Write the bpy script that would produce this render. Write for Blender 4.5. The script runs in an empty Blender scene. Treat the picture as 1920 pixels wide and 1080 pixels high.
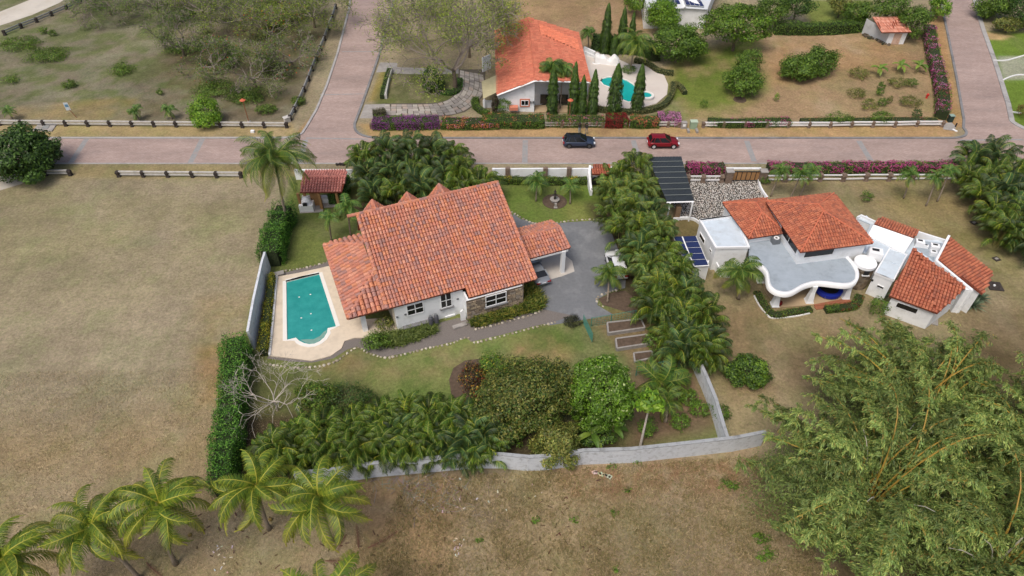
import bpy, math, random
import numpy as np
from mathutils import Vector, Matrix

random.seed(7); np.random.seed(7)
SC = bpy.context.scene
COL = SC.collection
R = math.radians

# ------------------------------------------------------------------ camera, sky, sun
FPX, NAD, CH = 1300.0, 1340.0, 53.0
PITCH = math.atan(FPX / NAD)
SP, CP = math.sin(PITCH), math.cos(PITCH)
cam_d = bpy.data.cameras.new('camera')
cam = bpy.data.objects.new('camera', cam_d); COL.objects.link(cam)
cam.location = (0, 0, CH); cam.rotation_euler = (math.pi / 2 - PITCH, 0, 0)
cam_d.sensor_width = 36; cam_d.lens = 36 * FPX / 1920; cam_d.clip_end = 2000; cam_d.clip_start = .5
SC.camera = cam
SUN_EL, SUN_AZ = R(62), R(215)       # azimuth clockwise from +Y
w = bpy.data.worlds.new('World'); SC.world = w; w.use_nodes = True
nt = w.node_tree
sky = nt.nodes.new('ShaderNodeTexSky'); sky.sky_type = 'NISHITA'; sky.sun_disc = False
sky.sun_elevation = SUN_EL; sky.sun_rotation = SUN_AZ
sky.air_density = 1.0; sky.dust_density = 6.0; sky.ozone_density = .6
bg = nt.nodes['Background']; bg.inputs[1].default_value = 0.125
nt.links.new(sky.outputs[0], bg.inputs[0])
sd = bpy.data.lights.new('sun', 'SUN'); sd.energy = 1.45; sd.angle = R(20); sd.color = (1, .955, .88)
sun = bpy.data.objects.new('sun', sd); COL.objects.link(sun)
dv = Vector((math.sin(SUN_AZ) * math.cos(SUN_EL), math.cos(SUN_AZ) * math.cos(SUN_EL), math.sin(SUN_EL)))
sun.rotation_euler = dv.to_track_quat('Z', 'Y').to_euler(); sun.location = (0, 0, 90)
SC.view_settings.view_transform = 'Standard'; SC.view_settings.look = 'None'
SC.view_settings.gamma = 1; SC.view_settings.exposure = 0.07
SC.view_settings.use_curve_mapping = False

# ------------------------------------------------------------------ photogrammetry: photo pixel + height -> world point
def ray(x, y):
    u = (x - 960) / FPX; v = (y - 540) / FPX
    return Vector((u, CP - v * SP, -SP - v * CP))
def P(x, y, z=0.0):
    d = ray(x, y); t = (z - CH) / d.z
    return Vector((d.x * t, d.y * t, z))
def hit(x, y, p0, n):
    d = ray(x, y); o = Vector((0, 0, CH))
    t = (p0 - o).dot(n) / d.dot(n)
    return o + d * t
def proj(X, Y, Z):
    dz = Z - CH; d = Y * CP - dz * SP; up = Y * SP + dz * CP
    return 960 + FPX * X / d, 540 - FPX * up / d

def S(r, g, b):
    f = lambda c: (c / 255 / 12.92) if c <= 10 else ((c / 255 + .055) / 1.055) ** 2.4
    return (f(r), f(g), f(b))

# ------------------------------------------------------------------ materials
def mat(name, rgb=None, rough=.8, noise=0., nscale=2., bump=0., bscale=20., metal=0., attr=False,
        trans=0., spec=.3, rnd=0., coords='pos', stain=None, stscale=.6, stamt=.5):
    m = bpy.data.materials.new(name); m.use_nodes = True
    t = m.node_tree; N = t.nodes; L = t.links
    b = N['Principled BSDF']; b.inputs['Roughness'].default_value = rough
    b.inputs['Metallic'].default_value = metal
    b.inputs['Specular IOR Level'].default_value = spec
    if attr:
        a = N.new('ShaderNodeAttribute'); a.attribute_name = 'col'; src = a.outputs['Color']
    else:
        c = N.new('ShaderNodeRGB'); c.outputs[0].default_value = (*rgb, 1); src = c.outputs[0]
    if coords == 'pos':
        g = N.new('ShaderNodeNewGeometry'); vec = g.outputs['Position']
    else:
        g = N.new('ShaderNodeTexCoord'); vec = g.outputs['Object']
    if noise:
        n1 = N.new('ShaderNodeTexNoise'); n1.inputs['Scale'].default_value = nscale
        n1.inputs['Detail'].default_value = 6; n1.inputs['Roughness'].default_value = .65
        L.new(vec, n1.inputs['Vector'])
        mr = N.new('ShaderNodeMapRange'); mr.inputs[1].default_value = .3; mr.inputs[2].default_value = .7
        mr.inputs[3].default_value = 1 - noise; mr.inputs[4].default_value = 1 + noise
        L.new(n1.outputs[0], mr.inputs[0])
        mx = N.new('ShaderNodeVectorMath'); mx.operation = 'SCALE'
        L.new(src, mx.inputs[0]); L.new(mr.outputs[0], mx.inputs['Scale']); src = mx.outputs[0]
    if stain:
        n2 = N.new('ShaderNodeTexNoise'); n2.inputs['Scale'].default_value = stscale
        n2.inputs['Detail'].default_value = 8; n2.inputs['Roughness'].default_value = .7
        L.new(vec, n2.inputs['Vector'])
        mr = N.new('ShaderNodeMapRange'); mr.inputs[1].default_value = .5; mr.inputs[2].default_value = .72
        mr.inputs[3].default_value = 0; mr.inputs[4].default_value = stamt
        L.new(n2.outputs[0], mr.inputs[0])
        mi = N.new('ShaderNodeMix'); mi.data_type = 'RGBA'
        L.new(mr.outputs[0], mi.inputs['Factor']); L.new(src, mi.inputs[6]); mi.inputs[7].default_value = (*stain, 1)
        src = mi.outputs[2]
    if rnd:
        oi = N.new('ShaderNodeObjectInfo'); mr = N.new('ShaderNodeMapRange')
        mr.inputs[3].default_value = 1 - rnd; mr.inputs[4].default_value = 1 + rnd
        L.new(oi.outputs['Random'], mr.inputs[0])
        mx = N.new('ShaderNodeVectorMath'); mx.operation = 'SCALE'
        L.new(src, mx.inputs[0]); L.new(mr.outputs[0], mx.inputs['Scale']); src = mx.outputs[0]
    L.new(src, b.inputs['Base Color'])
    if bump:
        n3 = N.new('ShaderNodeTexNoise'); n3.inputs['Scale'].default_value = bscale; n3.inputs['Detail'].default_value = 4
        L.new(vec, n3.inputs['Vector'])
        bp = N.new('ShaderNodeBump'); bp.inputs['Strength'].default_value = bump; bp.inputs['Distance'].default_value = .05
        L.new(n3.outputs[0], bp.inputs['Height']); L.new(bp.outputs[0], b.inputs['Normal'])
    if trans:
        tr = N.new('ShaderNodeBsdfTranslucent'); L.new(src, tr.inputs[0])
        ms = N.new('ShaderNodeMixShader'); ms.inputs[0].default_value = trans
        L.new(b.outputs[0], ms.inputs[1]); L.new(tr.outputs[0], ms.inputs[2])
        L.new(ms.outputs[0], N['Material Output'].inputs[0])
    return m

M = {}
M['leaf'] = mat('leaf', attr=True, rough=.5, trans=.3, rnd=.12, spec=.4)
M['bark'] = mat('bark', S(112, 100, 86), rough=.9, noise=.3, nscale=6, bump=.6, bscale=15)
M['twig'] = mat('twig', S(138, 128, 120), rough=.9, noise=.2, nscale=3)
M['palebark'] = mat('pale_bark', S(180, 172, 162), rough=.8, noise=.2, nscale=4)
M['white'] = mat('white_render', S(236, 239, 242), rough=.75, noise=.04, nscale=1.2, bump=.15, bscale=30, stain=S(160, 158, 150), stscale=.9, stamt=.35)
M['whiteroof'] = mat('white_roof_coating', S(198, 210, 220), rough=.7, noise=.06, nscale=1.5, stain=S(165, 170, 170), stscale=.9, stamt=.5)
M['dirtywhite'] = mat('weathered_white_wall', S(208, 213, 220), rough=.85, noise=.07, nscale=1.5, bump=.3, bscale=12, stain=S(96, 94, 90), stscale=2.2, stamt=.5)
M['grayroof'] = mat('grey_roof_coating', S(158, 169, 179), rough=.7, noise=.08, nscale=1., stain=S(124, 132, 138), stscale=.55, stamt=.6)
M['tile'] = mat('terracotta_tile', attr=True, rough=.85, noise=.16, nscale=5, bump=.3, bscale=30, stain=S(140, 104, 94), stscale=.8, stamt=.28)
M['tilebed'] = mat('terracotta_bed', S(120, 62, 46), rough=.9, noise=.2, nscale=6)
M['backroof'] = mat('orange_roof', attr=True, rough=.8, noise=.12, nscale=2, bump=.4, bscale=9)
M['stonewall'] = mat('stone_cladding', attr=True, rough=.9, noise=.18, nscale=6, bump=.5, bscale=14)
M['darkstone'] = mat('dark_stone', S(62, 56, 53), rough=.9, noise=.5, nscale=5, bump=1, bscale=8)
M['glass'] = mat('dark_glass', S(28, 30, 33), rough=.12, spec=.6)
M['frame'] = mat('white_frame', S(238, 240, 242), rough=.5)
M['sill'] = mat('grey_sill', S(120, 120, 122), rough=.7, noise=.1)
M['metal'] = mat('grey_metal', S(120, 124, 128), rough=.5, metal=.3)
M['darkmetal'] = mat('dark_metal', S(40, 41, 44), rough=.5)
M['concrete'] = mat('concrete', S(158, 154, 150), rough=.9, noise=.14, nscale=1.5, bump=.4, bscale=12, stain=S(104, 100, 96), stscale=.5, stamt=.6)
M['kerb'] = mat('kerb_concrete', S(166, 164, 163), rough=.9, noise=.12, nscale=1., bump=.3, bscale=10, stain=S(98, 96, 96), stscale=.35, stamt=.75)
M['kerbdark'] = mat('weathered_kerb', S(128, 128, 130), rough=.9, noise=.15, nscale=1., bump=.3, bscale=10, stain=S(84, 84, 86), stscale=.35, stamt=.75)
M['deck'] = mat('pool_deck', S(212, 198, 178), rough=.85, noise=.07, nscale=1.2, stain=S(176, 164, 146), stscale=.7, stamt=.6)
M['coping'] = mat('pool_coping', S(228, 226, 220), rough=.7, noise=.03)
M['poolwall'] = mat('pool_wall', S(120, 180, 178), rough=.6)
M['gravel'] = mat('grey_gravel', S(118, 112, 108), rough=.95, noise=.22, nscale=9, bump=.5, bscale=30)
M['wood'] = mat('wood', S(160, 122, 82), rough=.8, noise=.15, nscale=5)
M['oldwood'] = mat('weathered_wood', S(150, 146, 142), rough=.9, noise=.2, nscale=4)
M['soil'] = mat('soil', S(92, 78, 66), rough=1, noise=.3, nscale=3, bump=.6, bscale=12)
M['coloured'] = mat('coloured', attr=True, rough=.75, noise=.08, nscale=4)
M['blackplastic'] = mat('black_plastic', S(30, 31, 33), rough=.5)
M['skin'] = mat('skin', S(150, 104, 80), rough=.6)
M['blue'] = mat('blue_pad', S(30, 48, 150), rough=.5)
M['solar'] = mat('solar_cell', S(38, 48, 88), rough=.2, spec=.6, noise=.1, nscale=3)
M['green_mesh'] = mat('green_wire', S(70, 130, 115), rough=.6)

# ------------------------------------------------------------------ object helpers
ORG = {}
def link(o, parent=None):
    COL.objects.link(o)
    if parent: o.parent = parent
    return o
def thing(name, label, cat, loc=(0, 0, 0), rz=0., group=None):
    o = bpy.data.objects.new(name, None); COL.objects.link(o)
    o.empty_display_size = .3
    o.location = loc; o.rotation_euler = (0, 0, rz)
    o['label'] = label; o['category'] = cat
    if group: o['group'] = group
    return o
def tag(o, label=None, cat=None, group=None, kind=None):
    if label: o['label'] = label
    if cat: o['category'] = cat
    if group: o['group'] = group
    if kind: o['kind'] = kind
    return o
def worldloc(o):
    l = Vector((0, 0, 0))
    while o: l += Vector(o.location); o = o.parent
    return l

class MB:
    """collects geometry; build() links it as ONE mesh object"""
    def __init__(s): s.v = []; s.f = []; s.c = []; s.col = (.5, .5, .5); s.has = False
    def add(s, vs, fs, col=None):
        n = len(s.v); s.v += [tuple(v) for v in vs]; s.f += [tuple(i + n for i in f) for f in fs]
        if col is not None: s.has = True
        s.c += [col or s.col] * len(vs); return s
    def box(s, c, size, rz=0., col=None, bottom=True):
        x, y, z = size[0] / 2, size[1] / 2, size[2] / 2
        cs, sn = math.cos(rz), math.sin(rz); vs = []
        for dx, dy, dz in ((-x,-y,-z),(x,-y,-z),(x,y,-z),(-x,y,-z),(-x,-y,z),(x,-y,z),(x,y,z),(-x,y,z)):
            vs.append((c[0] + dx * cs - dy * sn, c[1] + dx * sn + dy * cs, c[2] + dz))
        fs = [(4,5,6,7),(0,1,5,4),(1,2,6,5),(2,3,7,6),(3,0,4,7)]
        if bottom: fs.append((3,2,1,0))
        return s.add(vs, fs, col)
    def prism(s, top, z0, col=None, cap=True, base=False):
        """top: list of 3D points; walls go down to z0"""
        n = len(top); vs = [tuple(p) for p in top] + [(p[0], p[1], z0) for p in top]
        a = sum(top[i][0] * top[(i + 1) % n][1] - top[(i + 1) % n][0] * top[i][1] for i in range(n))
        fs = []
        for i in range(n):
            j = (i + 1) % n
            fs.append((i, i + n, j + n, j) if a > 0 else (j, j + n, i + n, i))
        if cap: fs.append(tuple(range(n)) if a > 0 else tuple(reversed(range(n))))
        if base: fs.append(tuple(reversed(range(n, 2 * n))) if a > 0 else tuple(range(n, 2 * n)))
        return s.add(vs, fs, col)
    def tube(s, pts, rad, n=6, col=None, cap=True):
        pts = [Vector(p) for p in pts]; m = len(pts)
        if not hasattr(rad, '__len__'): rad = [rad] * m
        vs = []
        for i, p in enumerate(pts):
            d = (pts[min(i + 1, m - 1)] - pts[max(i - 1, 0)]).normalized()
            a = Vector((0, 0, 1)) if abs(d.z) < .9 else Vector((1, 0, 0))
            u = d.cross(a).normalized(); v = d.cross(u)
            for k in range(n):
                t = 2 * math.pi * k / n
                vs.append(p + (u * math.cos(t) + v * math.sin(t)) * rad[i])
        fs = []
        for i in range(m - 1):
            for k in range(n):
                a = i * n + k; b = i * n + (k + 1) % n
                fs.append((a, a + n, b + n, b))
        if cap: fs += [tuple(range(n)), tuple(reversed(range((m - 1) * n, m * n)))]
        return s.add(vs, fs, col)
    def lathe(s, c, prof, n=12, col=None):
        vs = []; m = len(prof)
        for r, z in prof:
            for k in range(n):
                t = 2 * math.pi * k / n; vs.append((c[0] + r * math.cos(t), c[1] + r * math.sin(t), c[2] + z))
        fs = []
        for i in range(m - 1):
            for k in range(n):
                a = i * n + k; b = i * n + (k + 1) % n
                fs.append((a, b, b + n, a + n))
        fs.append(tuple(range((m - 1) * n, m * n)))
        return s.add(vs, fs, col)
    def strip(s, line, w, z0, z1, col=None, off=0.):
        """wall / kerb of width w along a polyline of (x,y); off shifts it sideways"""
        n = len(line); L = []; Rr = []
        for i in range(n):
            a = Vector(line[max(i - 1, 0)][:2]); b = Vector(line[min(i + 1, n - 1)][:2])
            d = (b - a).normalized(); q = Vector((-d.y, d.x)); c = Vector(line[i][:2])
            L.append(c + q * (w / 2 + off)); Rr.append(c + q * (-w / 2 + off))
        vs = []
        for i in range(n):
            za = z0[i] if hasattr(z0, '__len__') else z0; zb = z1[i] if hasattr(z1, '__len__') else z1
            vs += [(*L[i], za), (*L[i], zb), (*Rr[i], zb), (*Rr[i], za)]
        fs = []
        for i in range(n - 1):
            a = i * 4; b = a + 4
            fs += [(a, a + 1, b + 1, b), (a + 1, a + 2, b + 2, b + 1), (a + 2, a + 3, b + 3, b + 2)]
        fs += [(0, 3, 2, 1), (4 * n - 4, 4 * n - 3, 4 * n - 2, 4 * n - 1)]
        return s.add(vs, fs, col)
    def build(s, name, m, parent=None, smooth=False, kind=None):
        me = bpy.data.meshes.new(name)
        off = worldloc(parent) if parent else Vector((0, 0, 0))
        vs = [(v[0] - off.x, v[1] - off.y, v[2] - off.z) for v in s.v]
        me.from_pydata(vs, [], s.f); me.materials.append(m)
        if s.has:
            at = me.color_attributes.new('col', 'FLOAT_COLOR', 'POINT')
            at.data.foreach_set('color', np.array([(*c, 1) for c in s.c], dtype=np.float32).ravel())
        if smooth: me.polygons.foreach_set('use_smooth', [True] * len(me.polygons))
        me.update()
        o = bpy.data.objects.new(name, me); link(o, parent)
        if kind: o['kind'] = kind
        return o
def npmesh(name, V, F, C, m, smooth=False):
    """V (n,3), F (k,3 or 4) numpy, C (n,3)"""
    me = bpy.data.meshes.new(name)
    k = F.shape[1]
    me.vertices.add(len(V)); me.vertices.foreach_set('co', np.ascontiguousarray(V, dtype=np.float32).ravel())
    me.loops.add(F.size); me.loops.foreach_set('vertex_index', F.astype(np.int32).ravel())
    me.polygons.add(len(F)); me.polygons.foreach_set('loop_start', np.arange(0, F.size, k, dtype=np.int32))
    if smooth: me.polygons.foreach_set('use_smooth', [True] * len(F))
    me.materials.append(m)
    at = me.color_attributes.new('col', 'FLOAT_COLOR', 'POINT')
    at.data.foreach_set('color', np.concatenate([C, np.ones((len(C), 1))], 1).astype(np.float32).ravel())
    me.update(); me.validate()
    return me
def sheet(name, px, m, z=.004, kind='structure', pts=None, thick=0.):
    """flat sheet from photo-pixel outline (or world points)"""
    pts = pts or [P(x, y, 0) for x, y in px]
    b = MB(); top = [(p[0], p[1], z) for p in pts]
    if thick: b.prism(top, z - thick)
    else:
        a = sum(top[i][0] * top[(i + 1) % len(top)][1] - top[(i + 1) % len(top)][0] * top[i][1] for i in range(len(top)))
        b.add(top, [tuple(range(len(top))) if a > 0 else tuple(reversed(range(len(top))))])
    o = b.build(name, m)
    if kind: o['kind'] = kind
    return o
def smoothline(pts, n=4):
    """Catmull-Rom through 2-D/3-D points"""
    pts = [Vector(p) for p in pts]; out = []
    for i in range(len(pts) - 1):
        p0 = pts[max(i - 1, 0)]; p1 = pts[i]; p2 = pts[i + 1]; p3 = pts[min(i + 2, len(pts) - 1)]
        for k in range(n):
            t = k / n
            out.append(.5 * ((2 * p1) + (p2 - p0) * t + (2 * p0 - 5 * p1 + 4 * p2 - p3) * t * t + (3 * p1 - p0 - 3 * p2 + p3) * t ** 3))
    out.append(pts[-1]); return out
def inpoly(x, y, poly):
    c = False; n = len(poly); j = n - 1
    for i in range(n):
        xi, yi = poly[i]; xj, yj = poly[j]
        if (yi > y) != (yj > y) and x < (xj - xi) * (y - yi) / (yj - yi) + xi: c = not c
        j = i
    return c
# ------------------------------------------------------------------ ground sheet with painted grass kinds
def soft_poly(X, Y, px, soft):
    """0..1 mask: inside the polygon (world metres), soft edge"""
    poly = [P(x, y)[:2] for x, y in px]; n = len(poly)
    ins = np.zeros(X.shape, bool); dist = np.full(X.shape, 1e9)
    j = n - 1
    for i in range(n):
        xi, yi = poly[i]; xj, yj = poly[j]
        cond = ((yi > Y) != (yj > Y))
        ins ^= cond & (X < (xj - xi) * (Y - yi) / ((yj - yi) or 1e-9) + xi)
        dx, dy = xj - xi, yj - yi; L2 = dx * dx + dy * dy + 1e-9
        t = np.clip(((X - xi) * dx + (Y - yi) * dy) / L2, 0, 1)
        dist = np.minimum(dist, np.hypot(X - xi - t * dx, Y - yi - t * dy)); j = i
    sd_ = np.where(ins, dist, -dist)
    return np.clip(.5 + sd_ / (2 * soft), 0, 1)
def vnoise(X, Y, s, seed):
    rs = np.random.RandomState(seed); G = rs.rand(256, 256)
    x = X / s + 1000.5; y = Y / s + 1000.5; xi = np.floor(x).astype(int); yi = np.floor(y).astype(int)
    fx = x - xi; fy = y - yi; fx = fx * fx * (3 - 2 * fx); fy = fy * fy * (3 - 2 * fy)
    g = lambda a, b: G[a % 256, b % 256]
    return (g(xi, yi) * (1 - fx) * (1 - fy) + g(xi + 1, yi) * fx * (1 - fy) + g(xi, yi + 1) * (1 - fx) * fy + g(xi + 1, yi + 1) * fx * fy)
def fbm(X, Y, s, seed, o=4):
    v = 0; a = 1; t = 0
    for k in range(o): v = v + a * vnoise(X + 17 * k, Y - 9 * k, s / 2 ** k, seed + k); t += a; a *= .6
    return v / t

def make_ground():
    xs = np.concatenate([np.arange(-900, -100, 40), np.arange(-100, -70, 1.), np.arange(-70, 90, .45), np.arange(90, 140, 1.2), np.arange(140, 901, 40)])
    ys = np.concatenate([np.arange(-300, 0, 40), np.arange(0, 18, 2.), np.arange(18, 100, .45), np.arange(100, 150, .9), np.arange(150, 200, 4), np.arange(200, 1401, 60)])
    X, Y = np.meshgrid(xs, ys)
    C = np.zeros(X.shape + (3,)); C[:] = S(150, 138, 114)
    def lay(px, col, soft, amt=1., var=.0, seed=1, vs=4.):
        nonlocal C
        m = soft_poly(X, Y, px, soft) * amt
        if var: m = m * np.clip((fbm(X, Y, vs, seed) - .5) * 6 * var + 1 - var * .6, 0, 1)
        C = C * (1 - m[..., None]) + np.array(S(*col)) * m[..., None]
    FULL = [(-3000, 2500), (5000, 2500), (5000, -300), (-3000, -300)]
    # left field
    lay([(-900, 310), (600, 312), (430, 640), (410, 1300), (-900, 1300)], (151, 139, 116), 1.)
    lay([(-500, 330), (520, 330), (480, 520), (-500, 560)], (148, 139, 108), 6, .8, .5, 3, 5)
    lay([(380, 560), (470, 560), (420, 860), (330, 860)], (150, 128, 92), 1.5, .6, .5, 5, 3)
    lay([(-200, 800), (440, 760), (700, 900), (860, 1200), (-200, 1300)], (146, 128, 98), 3, .85, .3, 6, 4)
    lay([(370, 650), (430, 640), (425, 760), (375, 760)], (152, 124, 88), .8, .8, .3, 15, 2)
    # bottom right rough field
    lay([(680, 900), (1480, 840), (1700, 1300), (640, 1300)], (152, 134, 106), 1.5, .95, .2, 7, 3)
    lay([(850, 960), (1000, 880), (1200, 900), (1180, 1100), (900, 1100)], (122, 112, 80), 1.5, .4, .7, 8, .6)
    lay([(1040, 880), (1420, 850), (1420, 920), (1060, 940)], (138, 104, 78), .8, .7, .7, 9, .8)
    lay([(720, 905), (1000, 890), (960, 990), (760, 960)], (112, 98, 84), .8, .7, .6, 10, 1.2)
    lay([(640, 900), (860, 890), (840, 1080), (660, 1080)], (146, 118, 86), 1.2, .6, .4, 11, 2)
    # upper-left lot
    lay([(-900, 226), (545, 226), (650, -60), (-900, -60)], (126, 122, 102), .4)
    lay([(-900, 226), (545, 226), (650, -60), (-900, -60)], (124, 114, 98), 1, .8, .9, 21, 3)
    lay([(-900, 200), (545, 200), (650, -60), (-900, -60)], (96, 106, 62), 2, .75, 1., 22, 2.2)
    lay([(260, 226), (545, 226), (640, 20), (330, 60)], (104, 92, 70), 2, .7, .5, 23, 3)
    lay([(30, 200), (260, 180), (250, 226), (20, 226)], (150, 130, 86), .8, .6, .4, 24, 3)
    # verges
    lay([(-900, 231), (548, 231), (558, 257), (-900, 257)], (160, 142, 104), .3)
    lay([(600, 200), (645, 90), (660, 90), (568, 258), (550, 255)], (156, 128, 94), .3)
    lay([(-900, 309), (560, 309), (560, 334), (-900, 334)], (152, 138, 102), .5)
    lay([(672, 232), (1800, 232), (1783, 266), (700, 266)], (172, 142, 104), .4)
    lay([(1760, 230), (1735, 60), (1760, 0), (1770, 40), (1808, 240)], (170, 136, 98), .4)
    lay([(690, 190), (715, 130), (740, 130), (722, 190)], (150, 134, 82), .3)
    # back-house garden
    lay([(722, 130), (860, 130), (900, 200), (700, 200)], (96, 104, 58), .6, .9, .3, 30, 2)
    lay([(1290, 226), (1770, 226), (1735, 60), (1400, 60), (1240, 130)], (158, 133, 104), .8)
    lay([(1225, 226), (1270, 100), (1420, 70), (1440, 170), (1370, 215)], (104, 116, 54), 1.5, 1., .3, 31, 3)
    lay([(1420, 80), (1700, 80), (1720, 130), (1450, 160)], (160, 128, 92), 1.5, .7, .4, 32, 4)
    lay([(1560, 130), (1740, 130), (1750, 215), (1560, 215)], (146, 130, 98), 1., .6, .5, 33, 2)
    lay([(940, 100), (1180, 95), (1245, 40), (1150, -60), (960, -60)], (164, 136, 108), 1.)
    lay([(940, 100), (1180, 95), (1245, 40), (1150, -60), (960, -60)], (146, 124, 92), 1., .6, .9, 34, 7)
    lay([(1500, 0), (1640, 0), (1620, 50), (1520, 50)], (112, 120, 64), .8)
    # lawn right of the right road
    lay([(1838, 60), (2400, 60), (2400, 260), (1905, 238)], (104, 126, 52), .3)
    lay([(1870, 105), (2400, 108), (2400, 145), (1880, 150)], (150, 152, 132), .4)
    lay([(1845, 60), (1900, 66), (1880, 75), (1850, 74)], (176, 150, 110), .5)
    # main house yard
    lay([(548, 330), (1240, 330), (1300, 640), (1370, 830), (700, 880), (420, 910), (450, 640)], (112, 118, 72), .5)
    lay([(548, 330), (720, 330), (700, 420), (600, 500), (520, 505)], (112, 122, 66), .5, .9, .3, 40, 2)
    lay([(930, 345), (1130, 345), (1150, 430), (960, 420)], (104, 120, 58), .8, 1., .3, 41, 2)
    lay([(1050, 380), (1130, 380), (1150, 430), (1060, 420)], (128, 130, 74), .8, .8, .3, 42, 1.5)
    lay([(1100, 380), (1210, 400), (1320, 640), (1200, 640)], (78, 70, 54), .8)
    lay([(500, 690), (700, 640), (1080, 590), (1100, 650), (860, 760), (600, 740)], (122, 128, 78), .6)
    lay([(500, 690), (700, 640), (1080, 590), (1100, 650), (860, 760), (600, 740)], (96, 116, 58), .6, .8, .9, 48, 1.8)
    lay([(560, 690), (900, 640), (900, 700), (600, 720)], (142, 128, 92), .8, .6, .9, 49, 1.6)
    lay([(960, 640), (1070, 625), (1070, 680), (950, 690)], (158, 132, 98), 1., .8, .5, 43, 1.5)
    lay([(600, 665), (690, 650), (680, 690), (600, 700)], (138, 120, 78), .8, .7, .5, 44, 1.)
    lay([(1040, 620), (1090, 605), (1095, 650), (1050, 655)], (86, 112, 46), .8, .8, .4, 45, 1.)
    lay([(470, 700), (640, 690), (720, 740), (560, 800), (450, 800)], (104, 104, 66), .8, .7, .5, 46, 1.)
    lay([(450, 780), (960, 750), (1200, 840), (900, 880), (700, 890), (430, 900)], (84, 74, 56), .8)
    lay([(1180, 680), (1290, 660), (1350, 800), (1180, 840)], (122, 102, 82), .8)
    lay([(1100, 590), (1230, 570), (1300, 680), (1180, 680)], (124, 108, 80), .6)
    lay([(1130, 590), (1200, 585), (1190, 605), (1120, 610)], (138, 122, 70), .6, .8, .4, 47, 1.)
    lay([(640, 370), (930, 345), (930, 365), (660, 400)], (80, 72, 56), .8)
    # villa yard
    lay([(1240, 330), (2200, 330), (2400, 640), (2300, 900), (1450, 840), (1370, 820), (1290, 620)], (146, 133, 102), .6)
    lay([(1430, 340), (2000, 340), (2100, 480), (1780, 470), (1600, 380)], (148, 132, 92), 2, .8, .4, 50, 4)
    lay([(1760, 420), (1900, 430), (1920, 560), (1840, 520)], (122, 118, 74), 1.5, .7, .6, 51, 2)
    lay([(1300, 560), (1500, 580), (1640, 600), (1600, 720), (1380, 760)], (136, 116, 88), 1.5, .8, .4, 52, 3)
    lay([(1380, 600), (1470, 600), (1480, 680), (1390, 670)], (104, 102, 72), 1.5, .6, .6, 53, 1.5)
    lay([(1800, 580), (2200, 560), (2200, 800), (1820, 760)], (116, 98, 76), 1.5, .8, .3, 54, 3)
    lay([(1500, 640), (2300, 640), (2300, 1300), (1550, 1300)], (88, 76, 54), 2, .85, .3, 55, 3)
    lay([(1265, 380), (1310, 380), (1330, 480), (1270, 470)], (118, 106, 72), .6)
    # overall blotches
    n = fbm(X, Y, 9., 70); n2 = fbm(X, Y, 2.4, 80, 3)
    n3 = fbm(X, Y, 22., 71, 3); k = .97 + (n - .5) * .42 + (n2 - .5) * .28 + (n3 - .5) * .2
    C = C * k[..., None]
    g = np.clip((fbm(X, Y, 3.2, 90) - .52) * 5, 0, 1) * .34
    w_ = np.clip((fbm(X, Y * .5, 5., 95) - .56) * 6, 0, 1)[..., None] * .25; C = C * (1 - w_) + np.array(S(164, 150, 130)) * w_ * C.mean(-1, keepdims=True) / .24
    C = C * (1 - g[..., None]) + C * np.array([.72, .95, .66]) * g[..., None]
    V = np.stack([X, Y, np.zeros_like(X)], -1).reshape(-1, 3)
    ny, nx = X.shape; idx = np.arange(ny * nx).reshape(ny, nx)
    F = np.stack([idx[:-1, :-1], idx[:-1, 1:], idx[1:, 1:], idx[1:, :-1]], -1).reshape(-1, 4)
    m = bpy.data.materials.new('dry_grass'); m.use_nodes = True
    t = m.node_tree; N = t.nodes; L = t.links; b = N['Principled BSDF']; b.inputs['Roughness'].default_value = .95
    b.inputs['Specular IOR Level'].default_value = .1
    a = N.new('ShaderNodeAttribute'); a.attribute_name = 'col'
    geo = N.new('ShaderNodeNewGeometry')
    def noi(scale, det, rough, dist=0.):
        q = N.new('ShaderNodeTexNoise'); q.inputs['Scale'].default_value = scale; q.inputs['Detail'].default_value = det
        q.inputs['Roughness'].default_value = rough; q.inputs['Distortion'].default_value = dist
        L.new(geo.outputs['Position'], q.inputs['Vector']); return q.outputs[0]
    def mrange(s, a0, a1, b0, b1):
        q = N.new('ShaderNodeMapRange')
        for i_, v_ in zip((1, 2, 3, 4), (a0, a1, b0, b1)): q.inputs[i_].default_value = v_
        L.new(s, q.inputs[0]); return q.outputs[0]
    fine = noi(3.2, 10, .78); mid = noi(.8, 8, .7, .6); gr = noi(1.7, 9, .75, 1.)
    v1 = mrange(fine, .3, .7, .62, 1.38); v2 = mrange(mid, .3, .7, .82, 1.18)
    mu = N.new('ShaderNodeMath'); mu.operation = 'MULTIPLY'; L.new(v1, mu.inputs[0]); L.new(v2, mu.inputs[1])
    sc = N.new('ShaderNodeVectorMath'); sc.operation = 'SCALE'; L.new(a.outputs['Color'], sc.inputs[0]); L.new(mu.outputs[0], sc.inputs['Scale'])
    hs = N.new('ShaderNodeVectorMath'); hs.operation = 'MULTIPLY'; L.new(sc.outputs[0], hs.inputs[0]); hs.inputs[1].default_value = (.70, .90, .60)
    mi = N.new('ShaderNodeMix'); mi.data_type = 'RGBA'; L.new(mrange(gr, .5, .66, 0, .55), mi.inputs['Factor'])
    L.new(sc.outputs[0], mi.inputs[6]); L.new(hs.outputs[0], mi.inputs[7]); L.new(mi.outputs[2], b.inputs['Base Color'])
    bp = N.new('ShaderNodeBump'); bp.inputs['Strength'].default_value = .8; bp.inputs['Distance'].default_value = .12
    L.new(noi(6, 8, .8), bp.inputs['Height']); L.new(bp.outputs[0], b.inputs['Normal'])
    me = npmesh('ground', V, F, C.reshape(-1, 3), m)
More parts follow.
